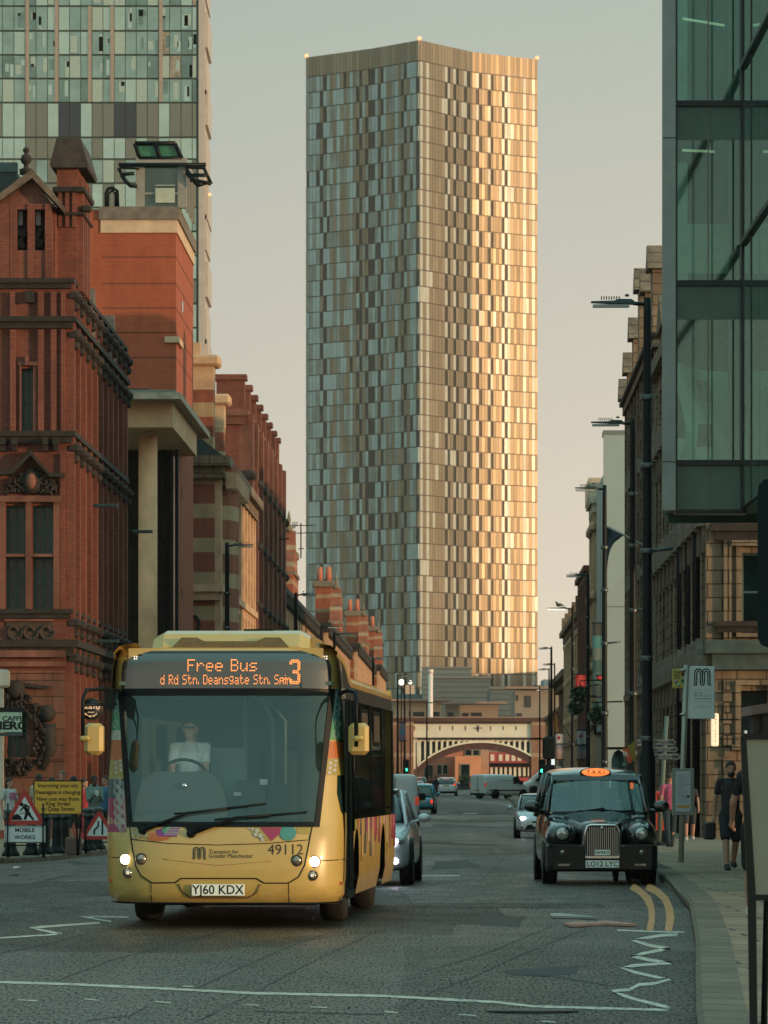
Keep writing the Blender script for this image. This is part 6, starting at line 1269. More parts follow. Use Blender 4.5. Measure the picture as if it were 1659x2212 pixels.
def van(name, label, x, y, rz, col, L=4.97, W=1.98, H=1.97, rear=True, group=None):
    t = thing(name, label, 'van', (x, y, gz(y)), rz, group); w = W/2; P = mat('paint_'+col[0], col[1], .32, 0, var=.03, coat=.6)
    def half(hw, zb, zt, tin=.9): return [(hw*.94, zb), (hw, zb+.12), (hw, 1.0 if zt > 1.2 else zb+(zt-zb)*.6), (hw*(.5+tin/2), zt-.12), (hw*tin*.92, zt-.015), (hw*.4, zt)]
    g = MB(); secloft(g, [(0, half(w*.7, .3, .85)), (.1, half(w*.9, .25, 1.0)), (.75, half(w*.98, .24, 1.18)), (1.05, half(w, .24, 1.4, .86)), (1.55, half(w, .24, 1.86, .84)), (2.0, half(w, .24, H, .88)), (L-.3, half(w, .24, H, .9)), (L-.02, half(w*.985, .26, H-.03, .89)), (L, half(w*.96, .3, H-.07, .88))]); o = subdiv(g.build('body', P, t), 1)
    g = MB(); g.loft([[(-w*.82, .86, 1.28), (w*.82, .86, 1.28)], [(-w*.72, 1.45, 1.80), (w*.72, 1.45, 1.80)]], False, False); g.build('windscreen', CARGL, t)
    for s in (-1, 1):
        g = MB(); g.prism([(1.05, 1.2), (2.0, 1.2), (2.0, 1.75), (1.5, 1.72)], 'x', s*w*.93, s*(w+.006)); g.build('side_window', CARGL, t)
        g = MB(); g.box(s*(w-.01), s*(w+.012), 1.1, L-.4, .62, .72); g.box(s*(w-.01), s*(w+.01), L*.42, L-1.6, 1.45, 1.47); g.build('side_trim', black, t)
        g = MB(); g.bbox(s*w, s*(w+.24), 1.2, 1.32, 1.15, 1.45, .03); g.build('mirror', black, t)
        for yy in (.95, L-1.05): wheel(t, s*(w-.1), yy, .34, .22); arch_disc(t, s*(w-.0), yy, .41)
        g = MB(); g.bbox(s*(w-.12), s*(w+.01), L-.06, L+.015, .95, 1.3, .02); g.build('tail_lamp', mat('van_tail', (.3, .04, .02), .3, emit=(1, .1, .04), es=.25, var=0), t)
    g = MB(); g.box(-.012, .012, L-.005, L+.012, .4, H-.15); g.box(-w*.85, w*.85, L-.1, L+.04, .3, .45); g.build('door_seam', black, t); g = MB(); g.box(-.26, .26, L+.012, L+.025, .62, .73); g.build('number_plate', ply, t)
    return t
van('white_van', 'white panel van turning across the far end of the street', PX(1075, 389)+2.2, 392.5, PI-R(50), ('white_van', (.80, .84, .83)))
van('delivery_van', 'second pale van behind the turning white van under the bridge', PX(1125, 430), 430, R(-80), ('cream_van', (.6, .6, .54)), H=2.5)
van('tall_van', 'tall white van stuck behind the silver car in the bus lane', PX(858, 215), 215, PI-R(1), ('white_van', (.80, .84, .83)), H=2.3)
# London-style taxi ------------------------------------------------
def taxi(label, x, y, rz, paint, front=True, name='taxi'):
    t = thing(name, label, 'taxi', (x, y, gz(y)), rz); P = mat('paint_'+paint[0], paint[1], .16, 0, var=.02, coat=1., spec=.6)
    g = MB()   # cabin tub
    def half(hw, zb, zt): return [(hw*.95, zb), (hw, zb+.1), (hw, zt-.25), (hw*.975, zt-.03), (hw*.90, zt), (hw*.4, zt+.005)]
    secloft(g, [(1.0, half(.80, .28, 1.06)), (1.35, half(.87, .26, 1.13)), (2.2, half(.89, .25, 1.13)), (3.4, half(.89, .25, 1.12)), (4.05, half(.87, .27, 1.08)), (4.42, half(.80, .32, 1.0)), (4.56, half(.70, .42, .82))]); subdiv(g.build('body', P, t))
    g = MB()   # bonnet
    def hb(hw, zb, zt, c): return [(hw, zb), (hw, zb+.2), (hw*.98, zt-.08), (hw*.8, zt-.01), (hw*.3, zt+c)]
    secloft(g, [(.02, hb(.30, .35, .93, .02)), (.10, hb(.35, .35, .97, .03)), (.5, hb(.43, .35, 1.03, .035)), (1.0, hb(.58, .35, 1.10, .04)), (1.42, hb(.72, .4, 1.16, .03))]); subdiv(g.build('bonnet', P, t))
    for s in (-1, 1):
        g = MB(); rg = []
        for yy, xc, hw, zt, zb in ((.0, .62, .13, .84, .68), (.04, .62, .20, .90, .6), (.15, .62, .25, .95, .50), (.4, .635, .27, 1.0, .46), (.8, .64, .27, 1.03, .5), (1.25, .66, .24, 1.08, .4), (1.6, .70, .2, 1.10, .4)):
            c = (zt+zb)/2; h = (zt-zb)/2; rg.append([(s*xc+hw*math.cos(a)*(1 if abs(math.sin(a)) < .98 else 1), yy, c+h*max(-1, min(1, 1.15*math.sin(a)))) for a in [2*PI*k/14 for k in range(14)]])
        g.loft(rg, True); subdiv(g.build('wing', P, t), 1)
        g = MB(); g.prism([(.10, .26), (.40, .26), (.40, .62), (.12, .62)], 'x', s*.40, s*.87); g.prism([(1.26, .26), (1.5, .26), (1.5, .8), (1.26, .8)], 'x', s*.5, s*.885); g.build('wing_skirt', P, t)
        g = MB(); g.lathe([(.12, .03), (.125, -.03), (.105, -.045)], (s*.62, .02, .80), 22, 'y'); h = g.build('headlight', P, t); g = MB(); g.lathe([(.107, -.03), (.09, -.055), (.05, -.07), (.003, -.075)], (s*.62, .02, .80), 22, 'y'); g.build('lens', mat('headlight_glass', (.42, .44, .42), .08, .5, var=.6, scale=18), h)
        g = MB(); g.lathe([(.042, .02), (.042, -.01), (.003, -.02)], (s*.62, -.10, .505), 14, 'y'); g.build('fog_lamp', MATS['lamp_glass'], t); g = MB(); g.bbox(s*.60-.10*1, s*.60+.10, -.105, -.085, .285, .33, .008); g.build('indicator_lamp', MATS['lamp_glass'], t)
        g = MB(); g.ball((s*1.03, 1.42, 1.22), (.135, .08, .095), 14, 10); g.cap2((s*.86, 1.5, 1.13), (s*.98, 1.44, 1.16), .04, .035, 8); g.build('mirror', P, t)
        for yy in (.83, 3.72): wheel(t, s*.77, yy, .335, .20); arch_disc(t, s*.878, yy, .41)
    g = MB(); secloft(g, [(-.10, [(.76, .24), (.78, .30), (.78, .58), (.74, .60)]), (-.06, [(.84, .22), (.86, .28), (.86, .60), (.82, .62)]), (.12, [(.87, .20), (.885, .26), (.885, .60), (.85, .63)])]); g.build('front_bumper', mat('bumper_black', (.005, .008, .008), .3, var=.1, spec=.3), t)
    g = MB(); 
    for s in (-1, 1): g.box(s*.36, s*.84, -.105, -.06, .605, .63)
    g.build('bumper_strip', mat('gloss_black', (.02, .03, .03), .1, .4, var=0), t)
    # grille
    x0, x1, z0, z1 = -.265, .265, .43, .935; g = MB(); fr = [(x0, z0), (x0, z1-.10), (x0+.03, z1-.02), (x0+.08, z1), (x1-.08, z1), (x1-.03, z1-.02), (x1, z1-.10), (x1, z0)]
    g.tube([(a, -.115, b) for a, b in fr], .017, 8); g.box(x0, x1, -.135, -.10, z0-.015, z0+.018); gr = g.build('grille', chrome, t); g = MB(); g.prism(fr, 'y', -.105, .12); g.build('grille_backing', black, gr)
    g = MB()
    for k in range(15): a = x0+.035+k*(x1-x0-.07)/14; g.box(a-.006, a+.006, -.122, -.106, z0+.02, z1-.03-(.06 if k in (0, 14) else 0))
    g.build('grille_slat', mat('slat_chrome', (.35, .37, .36), .2, .9, var=0), gr); g = MB(); g.lathe([(.035, 0), (.03, -.02), (.003, -.024)], (0, -.12, z1-.05), 14, 'y'); g.build('badge', alu, gr)
    g = MB(); g.bbox(-.12, .12, -.16, -.14, .46, .545, .006); p2 = g.build('licence_plate', plw, t); g = MB(); lettering(g, 'HV9473', -.005, -.162, .502, .062, 1.05, .012); g.build('plate_lettering', black, p2)
    g = MB(); g.bbox(-.262, .262, -.15, -.12, .265, .38, .006); p1 = g.build('number_plate', plw, t); g = MB(); lettering(g, 'LO12 LYC', 0, -.152, .322, .115, .98, .012); g.build('plate_lettering', black, p1)
    g = MB(); g.bbox(-.26, .26, 4.56, 4.585, .78, .89, .006); g.build('rear_plate', ply, t)
    # greenhouse: roof, pillars, panes
    g = MB()
    def rf(hw, z, c): return [(hw, z-.07), (hw*.985, z-.02), (hw*.88, z+.015), (hw*.45, z+c)]
    secloft(g, [(1.68, rf(.60, 1.67, .03)), (1.78, rf(.70, 1.73, .05)), (2.2, rf(.745, 1.78, .06)), (3.2, rf(.75, 1.80, .06)), (3.9, rf(.73, 1.77, .05)), (4.12, rf(.66, 1.68, .03))]); subdiv(g.build('roof', P, t))
    g = MB()
    for s in (-1, 1):
        for a, b, r_ in (((.80, 1.33, 1.12), (.68, 1.80, 1.68), .045), ((.86, 2.2, 1.1), (.74, 2.2, 1.74), .035), ((.86, 3.2, 1.1), (.74, 3.2, 1.74), .045), ((.82, 4.28, 1.05), (.70, 4.02, 1.70), .07)): g.tube([(s*a[0], a[1], a[2]), (s*(a[0]*.35+b[0]*.65+.02), a[1]*.4+b[1]*.6, a[2]*.4+b[2]*.6), (s*b[0], b[1], b[2])], r_, 8)
    g.loft([[(-.70, 1.66, 1.64), (.70, 1.66, 1.64), (.70, 1.72, 1.72), (-.70, 1.72, 1.72)], [(-.70, 1.70, 1.64), (.70, 1.70, 1.64), (.70, 1.74, 1.72), (-.70, 1.74, 1.72)]], True); g.build('pillars', P, t)
    tg = glassy('taxi_glass', (.55, .78, .72), .13, .04, .12, (.10, .17, .15)) if 'taxi_glass' not in MATS else MATS['taxi_glass']
    g = MB(); g.grid(lambda i, j: ((-1+2*i)*(.75-.08*j), 1.30+.38*j+.06*(1-2*i)**2, 1.13+.53*j), 8, 4, True); g.build('windscreen', tg, t)
    for s in (-1, 1): g = MB(); g.grid(lambda i, j: (s*(.865-.125*j), 1.42+2.75*i-(.1*j if i > .5 else -.3*j), 1.11+.6*j), 6, 2, True); g.build('side_window', mat('taxi_side_glass', (.01, .02, .02), .05, .1, var=.1), t)
    g = MB(); g.grid(lambda i, j: ((-1+2*i)*(.70-.06*j), 4.36-.26*j, 1.10+.52*j), 6, 3, True); g.build('rear_window', mat('taxi_rear_glass', (.10, .14, .11), .08, .3, var=.7, scale=6) if not front else tg, t)
    for s in (-1, 1): g = MB(); g.bbox(s*.74-.07, s*.74+.07, 4.40, 4.53, .62, .86, .02); g.build('tail_lamp', redl if not front else mat('tail_lamp_off', (.2, .02, .01), .3), t)
    # roof sign
    g = MB(); g.lathe([(.001, -.055), (.235, -.04), (.25, -.01), (.25, .06), (.2, .11)], (0, 1.74, 1.755), 26, 'y')
    for i, v in enumerate(g.v): v.z = 1.765+(v.z-1.755)*.30
    sg = g.build('roof_sign', black, t); g = MB(); g.lathe([(.001, -.062), (.215, -.05), (.225, -.041)], (0, 1.74, 1.755), 26, 'y')
    for v in g.v: v.z = 1.765+(v.z-1.755)*.29
    g.build('sign_face', mat('taxi_sign_lit', (.8, .25, .08), .4, emit=(1, .23, .05), es=1.15 if front else .3, var=0), sg); g = MB(); lettering(g, 'T A X I', 0, 1.672, 1.765, .095, 1.0, .008); g.build('sign_lettering', mat('sign_letter_dark', (.05, .015, .008), .6, var=0), sg)
    # interior and wipers
    g = MB(); g.box(-.8, .8, 1.5, 4.2, .5, .6); g.bbox(-.72, .72, 1.28, 1.6, .95, 1.14, .03); g.build('interior', mat('taxi_interior', (.015, .025, .024), .8), t)
    for a, yy, h in ((-.40, 2.35, 1.48), (.40, 2.35, 1.48), (-.45, 3.9, 1.45), (.45, 3.9, 1.45)): g = MB(); g.bbox(a-.23, a+.23, yy, yy+.14, .6, h-.15, .05); g.bbox(a-.14, a+.14, yy, yy+.1, h-.13, h+.05, .03); g.build('seat', mat('taxi_seat', (.05, .075, .07), .7), t)
    g = MB()
    for a, b in (((-.35, 1.24, 1.13), (.12, 1.26, 1.19)), ((.15, 1.24, 1.12), (.60, 1.28, 1.16))): g.tube([a, b], .014, 6)
    for a, b in (((-.30, 1.22, 1.15), (.20, 1.27, 1.15)), ((.0, 1.24, 1.17), (.62, 1.28, 1.13))): g.tube([a, b], .009, 5)
    g.build('wiper', black, t); g = MB(); g.tube([(-.41+.17*math.cos(a), 1.72+.05*math.sin(a), 1.10+.15*math.sin(a)) for a in [2*PI*k/16 for k in range(17)]], .014, 6, False) if False else g.tube([(.40+.17*math.cos(a), 1.72, 1.10+.15*math.sin(a)) for a in [2*PI*k/16 for k in range(17)]], .014, 6, False); g.build('steering_wheel', black, t)
    if front: g = MB(); g.box(.55, .60, 1.60, 1.605, 1.50, 1.60); g.build('tax_disc', mat('orange_sticker_glow', (.7, .16, .05), .5, emit=(1, .2, .05), es=.4, var=0), t)  # the disc is no lamp: a glow is put into its material
    g = MB(); g.tube([(-.08, .05, .985), (.0, .0, .975), (.08, .05, .985)], .008, 5); g.build('bonnet_glint', mat('orange_glint', (.5, .12, .05), .3), t)  # thin strip with an orange glint put into its colour
    return t
TX = taxi('black cab style taxi with a lit orange TAXI sign parked by the right kerb', 3.42, 76.3, R(.8), ('cab_black', (.006, .013, .013)))
person('taxi driver sitting behind the windscreen of the black cab', 3.42+.40, 78.5, gz(76)+.1-.42, R(0), 1.7, ((80, 70), (80, 70)), ((35, 40), (35, 40)), 'mid', ('shirt', (.16, .15, .14), 'short'), sit=True, vox=.013)
taxi('pale blue cab style taxi seen from behind in the middle distance', PX(914, 292), 296, PI-R(3), ('cab_blue', (.07, .38, .48)), False)
# ---------------------------------------------------------------- street furniture
lamp_lit = mat('lamp_glow', (.9, .9, .85), .4, emit=(1, .97, .88), es=.9, var=0); lensm = mat('lamp_lens', (.4, .42, .4), .3, var=0)
def street_lamp(label, u, vtop, Y, dirx, headlen, rb=.085, lit=False, h=None, group='street lamps along the street', bands=True, flat=False):
    x = PX(u, Y); z0 = gz(Y)+KH; H = PZ(vtop, Y)-z0; t = thing('street_lamp', label, 'street lamp', (x, Y, z0), 0, group)
    g = MB(); g.lathe([(rb*2.0, 0), (rb*2.0, .25), (rb*1.75, .3), (rb*1.7, 1.9), (rb*1.3, 2.05), (rb*1.15, 2.1), (rb*1.0, 4), (rb*.75, H-.3), (rb*.7, H)], (0, 0, 0), 14); p = g.build('pole', black, t)
    if bands:
        g = MB()
        for z in (2.2, 3.6, H*.55, H*.7, H*.82): g.lathe([(rb*1.25, z), (rb*1.3, z+.02), (rb*1.3, z+.08), (rb*1.2, z+.1)], (0, 0, 0), 12)
        g.tube([(0, 0, H*.55+.05), (.45, 0, H*.55+.1)], .03, 5); g.build('pole_collars', mat('band_metal', (.08, .09, .09), .3, .6), p)
    s = dirx; g = MB(); g.tube([(0, 0, H-.12), (s*headlen*.25, 0, H-.10)], .035, 8); g.build('arm', black, t)
    g = MB(); L0, L1 = headlen*.2, headlen; g.loft([[(s*a, -w_, H-.13+(a/headlen)*.04), (s*a, w_, H-.13+(a/headlen)*.04), (s*a, w_*.7, H-.13+(a/headlen)*.04+th), (s*a, -w_*.7, H-.13+(a/headlen)*.04+th)] for a, w_, th in ((L0, .05, .04), (L0+.08, .10, .09), (L0+.3, .12, .085), (L0+.38, .12, .05), (L1, .10, .025))], True, sm=False)
    if not flat:
        for k in range(8): a = headlen*(.5+k*.045); g.box(s*a-.006, s*a+.006, -.1, .1, H-.03, H+.02)
        g.lathe([(.035, H+.02), (.035, H+.06)], (s*headlen*.36, 0, 0), 8)
    hd = g.build('lamp_head', mat('lamp_head_grey', (.035, .045, .045), .45, .3), t); g = MB(); g.box(s*(L0+.12), s*(L1-.03), -.09, .09, H-.17, H-.128+.005); g.build('lens', lamp_lit if lit else lensm, hd)
    return t
street_lamp('tallest black street lamp right behind the parked black taxi', 1398, 643, 85, -1, .98, .088)
street_lamp('second black street lamp on the right, its head just under the stone cornices', 1367, 905, 114, -1, .98, .085)
street_lamp('third black street lamp on the right, in front of the blank white wall', 1306, 1048, 139, -1, .85, .08)
street_lamp('fourth black street lamp on the right, before the cream ornate facade', 1270, 1238, 198, -1, .9, .08)
LB = street_lamp('right-hand street lamp with a lit head and a bird perched on its arm', 1237, 1310, 237, -1, 1.25, .085, True, flat=True)
street_lamp('thin distant right-hand lamp standing before the flag', 1191, 1397, 308, -1, .82, .09, bands=False, flat=True)
street_lamp('distant lamp slightly right of the lamp by the flag', 1198, 1432, 345, -1, .85, .07, bands=False, flat=True)
street_lamp('distant lamp with its head lowest of the pair by the flag', 1186, 1443, 372, -1, .85, .07, bands=False, flat=True)
street_lamp('farthest right-hand lamp, standing in front of the bridge end', 1166, 1479, 420, -1, .7, .07, bands=False, flat=True)
street_lamp('left-hand lamp before the cream banded building, head turned to the road', 490.5, 1172, 172, 1, .95, .1)
street_lamp('left-hand lamp before the low gabled row', 639, 1280, 218, 1, .95, .11)
street_lamp('left-hand lamp just above the rear of the bus roof pod', 695, 1350, 265, 1, 1.1, .1, bands=False)
street_lamp('left-hand lamp with only its head showing over the bus', 722, 1366, 276, 1, 1.1, .1, bands=False)
street_lamp('left-hand lamp in front of the last striped block', 806, 1420, 333, 1, .8, .1, bands=False)
street_lamp('far left lamp farthest from the road, left of the lit globes', 859, 1457, 400, 1, .9, .09, bands=False, flat=True)
street_lamp('far left lamp beside the peach rooftop block', 874, 1470, 430, 1, .8, .09, bands=False, flat=True)
street_lamp('far lamp standing clear in front of the bridge left of centre', 922, 1516, 480, 1, .9, .08, bands=False, flat=True)
for u, v, r_, lb in ((867, 1474, .33, 'bright round globe light, larger of the pair over the peach block'), (886, 1474, .22, 'smaller bright globe light right of the larger one')):
    t = thing('globe_light', lb, 'lamp', (PX(u, 500), 500, gz(500))); g = MB(); g.tube([(0, 0, 0), (0, 0, PZ(v, 500)-gz(500)-.3)], .07, 6); g.build('pole', black, t); g = MB(); g.ball((0, 0, PZ(v, 500)-gz(500)), r_, 12, 8); g.build('globe', lamp_lit, t)
# bird on the lit lamp
t = thing('bird', 'small gull standing on the lit right-hand lamp', 'bird', (PX(1208, 237), 237, PZ(1312, 237))); g = MB(); g.ball((0, 0, .12), (.17, .09, .09), 10, 8); g.cap2((-.08, 0, .16), (-.14, 0, .25), .055, .05, 8); g.cap2((-.18, 0, .26), (-.24, 0, .25), .015, .006, 5); g.cap2((.12, 0, .12), (.28, 0, .07), .05, .015, 6)
for q in (-.03, .03): g.cap2((.0, q, .06), (.0, q, -.02), .012, .01, 5)
fuse(g, 'body', mat('gull_grey', (.10, .10, .10), .8), t, .014, 1)
# wall lamps of the left corner
for u0, u1, v, Yw, lb in ((177, 255, 1092, 158, 'upper of the two flat lamp arms on the left corner building'), (264, 330, 1148, 177, 'flat lamp arm crossing the giant round column'), (180, 257, 1385, 159, 'lower of the two flat lamp arms on the left corner building')):
    t = thing('wall_lamp', lb, 'lamp', (PX(u0+8, Yw), Yw, PZ(v, Yw)), 0, 'flat lamps on the left facades'); w_ = PX(u1, Yw)-PX(u0+8, Yw); g = MB(); g.bbox(.25, w_, -.12, .12, -.06, .05, .02); g.build('lamp_head', mat('lamp_head_teal', (.02, .045, .05), .4), t); g = MB(); g.tube([(-.35, 0, 0), (.3, 0, 0)], .045, 6); g.tube([(-.35, .0, 0), (-.35, 3.0, 0)], .045, 6); g.build('bracket', black, t)
def board(t, name, x0, x1, z0, z1, y, m, th=.03, b=.01): g = MB(); g.bbox(x0, x1, y, y+th, z0, z1, b); return g.build(name, m, t)
def letters(par, name, items, y, m, fn=None):
    g = MB()
    for s, x, z, size, sx, bold, *al in items: lettering(g, s, x, y, z, size, sx, bold, al[0] if al else 'CENTER')
    return g.build(name, m, par)
# bus stop
Y = 92.; q = Y/F; z0 = gz(Y)+KH
t = thing('bus_stop', 'bus stop pole with a pale flag showing a black double-line M', 'bus stop', (PX(1471, Y), Y, z0)); lx = lambda u: PX(u, Y)-PX(1471, Y); lz = lambda v: PZ(v, Y)-z0
g = MB(); g.tube([(0, 0, 0), (lx(1475.5), 0, lz(1660)), (lx(1483), 0, lz(1436))], .055, 10); g.build('pole', mat('stop_pole', (.33, .33, .27), .4, .3, var=.1), t)
fl = board(t, 'flag', lx(1491), lx(1544), lz(1553), lz(1439), -.02, mat('flag_pale', (.58, .66, .63), .4, var=.03)); g = MB(); g.bbox(lx(1483), lx(1492), -.02, .01, lz(1552), lz(1442), .004); g.build('flag_edge', mat('flag_edge', (.55, .58, .55), .4), fl)
g = MB(); m_logo(g, lx(1517), lz(1463), lx(1537)-lx(1498), lz(1445)-lz(1482), lambda a, b: -.0215, .07); g.build('flag_symbol', black, fl)
r = random.Random(2); g = MB()
for v in (1491, 1516, 1529): g.box(lx(1497), lx(1537), -.0215, -.021, lz(v)-.002, lz(v)+.002)
for s, x, v, sz in (('tfgm.com', 1499, 1497, .036), ('0871 200 22 33', 1499, 1503, .040), ('www.traveline.info', 1499, 1509, .040), ('1   3   100   101', 1500, 1525, .034)): lettering(g, s, lx(x), -.0215, lz(v), sz*1.15, 1., .01, 'LEFT')
g.build('flag_lettering', mat('flag_print', (.10, .12, .12), .5), fl)
ys = board(t, 'free_bus_sign', lx(1452), lx(1476), lz(1487), lz(1445), -.03, mat('sign_yellow', (.42, .36, .07), .5, var=.04)); g = MB(); lettering(g, 'free', lx(1456), -.0315, lz(1451.5), .075, 1, .02, 'LEFT'); lettering(g, 'bus', lx(1456), -.0315, lz(1457), .075, 1, .02, 'LEFT')
for v in (1461, 1463.5, 1466): g.box(lx(1456), lx(1470), -.0315, -.031, lz(v)-.004, lz(v)+.004)
g.build('sign_lettering', mat('fleet_brown', (.03, .02, .012)), ys)
for u, v, c, nm in ((1460, 1473, (.42, .28, .45), 'lilac_dot'), (1466, 1480, (.25, .5, .36), 'mint_dot'), (1474, 1456, (.25, .03, .06), 'crimson_dot'), (1474, 1470, (.04, .22, .14), 'green_dot')): g = MB(); g.lathe([(.035, 0), (.001, -.001)], (lx(u), -.0325, lz(v)), 12, 'y'); g.build('sign_dot', mat(nm, c, .5), ys)
tb = board(t, 'timetable_case', lx(1451), lx(1499), lz(1761), lz(1660), -.09, mat('case_grey', (.22, .25, .21), .5, .2, var=.05), .05); board(tb, 'timetable', lx(1459), lx(1491), lz(1755), lz(1666), -.096, mat('timetable_paper', (.42, .46, .48), .4, var=.12, scale=9), .008, .002)
g = MB()
for k in range(22): v = 1673+k*3.0; a = r.uniform(1462, 1466); g.box(lx(a), lx(a+r.uniform(12, 24)), -.0975, -.097, lz(v)-.004, lz(v)+.003) if v < 1736 else None
g.lathe([(.035, 0), (.001, -.001)], (lx(1485), -.0975, lz(1720)), 14, 'y'); g.box(lx(1459.5), lx(1490.5), -.0975, -.0965, lz(1755), lz(1753)); g.build('timetable_print', mat('print_grey', (.16, .19, .2), .6), tb); board(tb, 'orange_strip', lx(1462), lx(1489), lz(1745), lz(1739), -.099, mat('strip_orange', (.45, .24, .05), .5), .004, .001)
g = MB()
for z in (lz(1690), lz(1740), lz(1450), lz(1545)): g.lathe([(.068, z), (.068, z+.04)], (lx(1476), 0, 0), 10)
g.build('pole_clip', alu, t)
# Thai cafe lit sign
Y = 146.; t = thing('projecting_sign', 'narrow lit cream sign reading THAI CAFE downwards on the stone corner', 'sign', (PX(1544, Y), Y, PZ(1612, Y))); w_ = PX(1552, Y)-PX(1544, Y); h = PZ(1541, Y)-PZ(1612, Y)
board(t, 'lightbox', -w_, w_, 0, h, -.1, mat('lightbox_lit', (.8, .6, .4), .4, emit=(1, .74, .50), es=.72, var=0), .2, .03); g = MB()
for k, c in enumerate('THAICAFE'): lettering(g, c, w_*.15, -.106, h*(1-(k+.9+(k > 3)*.6)/10.2), .085, 1, .01)
g.build('sign_lettering', mat('sign_brown_letter', (.12, .05, .03), .6), t); g = MB(); g.box(w_, w_+.6, -.03, .03, h*.2, h*.24); g.box(w_, w_+.6, -.03, .03, h*.8, h*.84); g.build('bracket', black, t)
# fingerpost
Y = 118.; t = thing('fingerpost', 'fingerpost with dark blue pointing boards behind the tall lamp', 'signpost', (PX(1399, Y), Y, gz(Y)+KH)); lx = lambda u: PX(u, Y)-PX(1399, Y); lz = lambda v: PZ(v, Y)-gz(Y)-KH
g = MB(); g.tube([(0, 0, 0), (0, 0, lz(1588))], .06, 10); g.ball((0, 0, lz(1586)), .09); g.build('pole', black, t); bl = mat('sign_navy', (.012, .035, .05), .4, var=.05); gw = mat('sign_pale_line', (.22, .28, .29), .5, var=0)
for u0, u1, v0, v1, a, b in ((1409, 1460, 1597, 1610, 'Town Hall', 'Central Library'), (1409, 1465, 1613, 1625, 'St Peters Square', 'Art Gallery'), (1409, 1471, 1628, 1641, 'Spinningfields', 'Opera House'), (1388, 1360, 1597, 1611, 'Castlefield', 'Deansgate')):
    s = 1 if u1 > u0 else -1; g = MB(); q_ = 5*s; g.prism([(lx(u0), lz(v1)), (lx(u1-q_), lz(v1)), (lx(u1), lz((v0+v1)/2)), (lx(u1-q_), lz(v0)), (lx(u0), lz(v0))], 'y', -.03, .03); f = g.build('finger_board', bl, t)
    g = MB(); y = -.034; pts = [(u0+2*s, v1-1.5), (u1-q_-s, v1-1.5), (u1-2.2*s, (v0+v1)/2), (u1-q_-s, v0+1.5), (u0+2*s, v0+1.5), (u0+2*s, v1-1.5)]; g.tube([(lx(a_), y, lz(b_)) for a_, b_ in pts], .008, 4); c = (u0+u1-q_)/2; lettering(g, a, lx(c), y, lz(v0+4.2), .062, 1, .01); lettering(g, b, lx(c), y, lz(v1-4.2), .062, 1, .01); g.build('board_lettering', gw, f)
# leaning pole, red kiosk, kiosk at the edge
t = thing('leaning_pole', 'thin greenish pole leaning to the right beside the fingerpost', 'pole', (PX(1423, 122), 122, gz(122)+KH)); g = MB(); h = PZ(1547, 122)-t.location.z; g.tube([(0, 0, 0), (PX(1441, 122)-PX(1423, 122), .2, h)], .055, 8); g.build('pole', mat('green_pole', (.11, .16, .13), .6), t); g = MB(); g.lathe([(.15, 0), (.15, .05), (.07, .1)], (0, 0, 0), 10); g.build('foot', black, t)
Y = 127; t = thing('red_cabinet', 'dark red cabinet with a pink top and black base standing behind the taxi', 'cabinet', (PX(1422, Y), Y, gz(Y)+KH)); w_ = PX(1441, Y)-PX(1422, Y); H_ = PZ(1709, Y)-gz(Y)-KH; board(t, 'base', -w_, w_, 0, .35, 0, black, .5); board(t, 'body', -w_, w_, .35, H_-.07, 0, mat('cabinet_red', (.45, .05, .025), .45, var=.15), .5); board(t, 'top', -w_-.02, w_+.02, H_-.07, H_, -.03, mat('cabinet_top', (.42, .07, .07), .5), .56)
g = MB(); g.box(-.0, .02, -.012, .0, .4, H_-.1); g.build('door_seam', black, t)
Y = 85; t = thing('kiosk', 'brown slatted kiosk with a pinkish flat roof at the right edge', 'kiosk', (PX(1628, Y), Y, gz(Y)+KH)); H_ = PZ(1510, Y)-gz(Y)-KH; g = MB(); g.prism([(-.05, H_-.16-.12), (-.05, H_-.12), (2.4, H_+.25), (2.4, H_+.08)], 'y', -.1, 2.2); g.build('roof', mat('kiosk_roof', (.26, .16, .13), .7), t)
g = MB(); g.box(.08, 2.3, .05, 2, 0, H_-.1); g.build('body', mat('kiosk_dark', (.03, .022, .02), .7), t); g = MB()
for k in range(14): g.box(.0+k*.16, .1+k*.16, 0, .05, .1, H_-.15)
g.build('slat', mat('kiosk_slat', (.06, .035, .028), .7, var=.2), t)
# standing panel close to the viewer
Y = 27.; t = thing('display_panel', 'large grey display panel in a black frame leaning at the right edge', 'display panel', (PX(1610, Y), Y, KH)); lx = lambda u: PX(u, Y)-PX(1610, Y); lz = lambda v: PZ(v, Y)-KH
g = MB(); g.loft([[(lx(a), b, lz(v)), (lx(c), b, lz(v)), (lx(c), b+.04, lz(v)), (lx(a), b+.04, lz(v))] for a, c, v, b in ((1600, 1612, 1592, 0), (1614, 1632, 1940, -.05), (1618, 1634, 2262, -.1))], True, sm=False); g.box(lx(1604), lx(1604)+1.15, -.01, .03, lz(1597), lz(1584)); g.prism([(lx(1614), lz(1945)), (lx(1614)+1.12, lz(1945)), (lx(1614)+1.12, lz(1932)), (lx(1614), lz(1932))], 'y', -.06, -.01); g.box(lx(1604)+1.1, lx(1604)+1.17, -.06, .03, 0, lz(1584)); g.build('frame', black, t)
g = MB(); g.loft([[(lx(1609), .012, lz(1597)), (lx(1609)+1.1, .012, lz(1597)), (lx(1609)+1.1, .03, lz(1597)), (lx(1609), .03, lz(1597))], [(lx(1627), -.035, lz(1932)), (lx(1627)+1.08, -.035, lz(1932)), (lx(1627)+1.08, -.015, lz(1932)), (lx(1627), -.015, lz(1932))]], True, sm=False); g.build('panel', mat('panel_grey', (.10, .135, .115), .5, var=.08, scale=3), t)
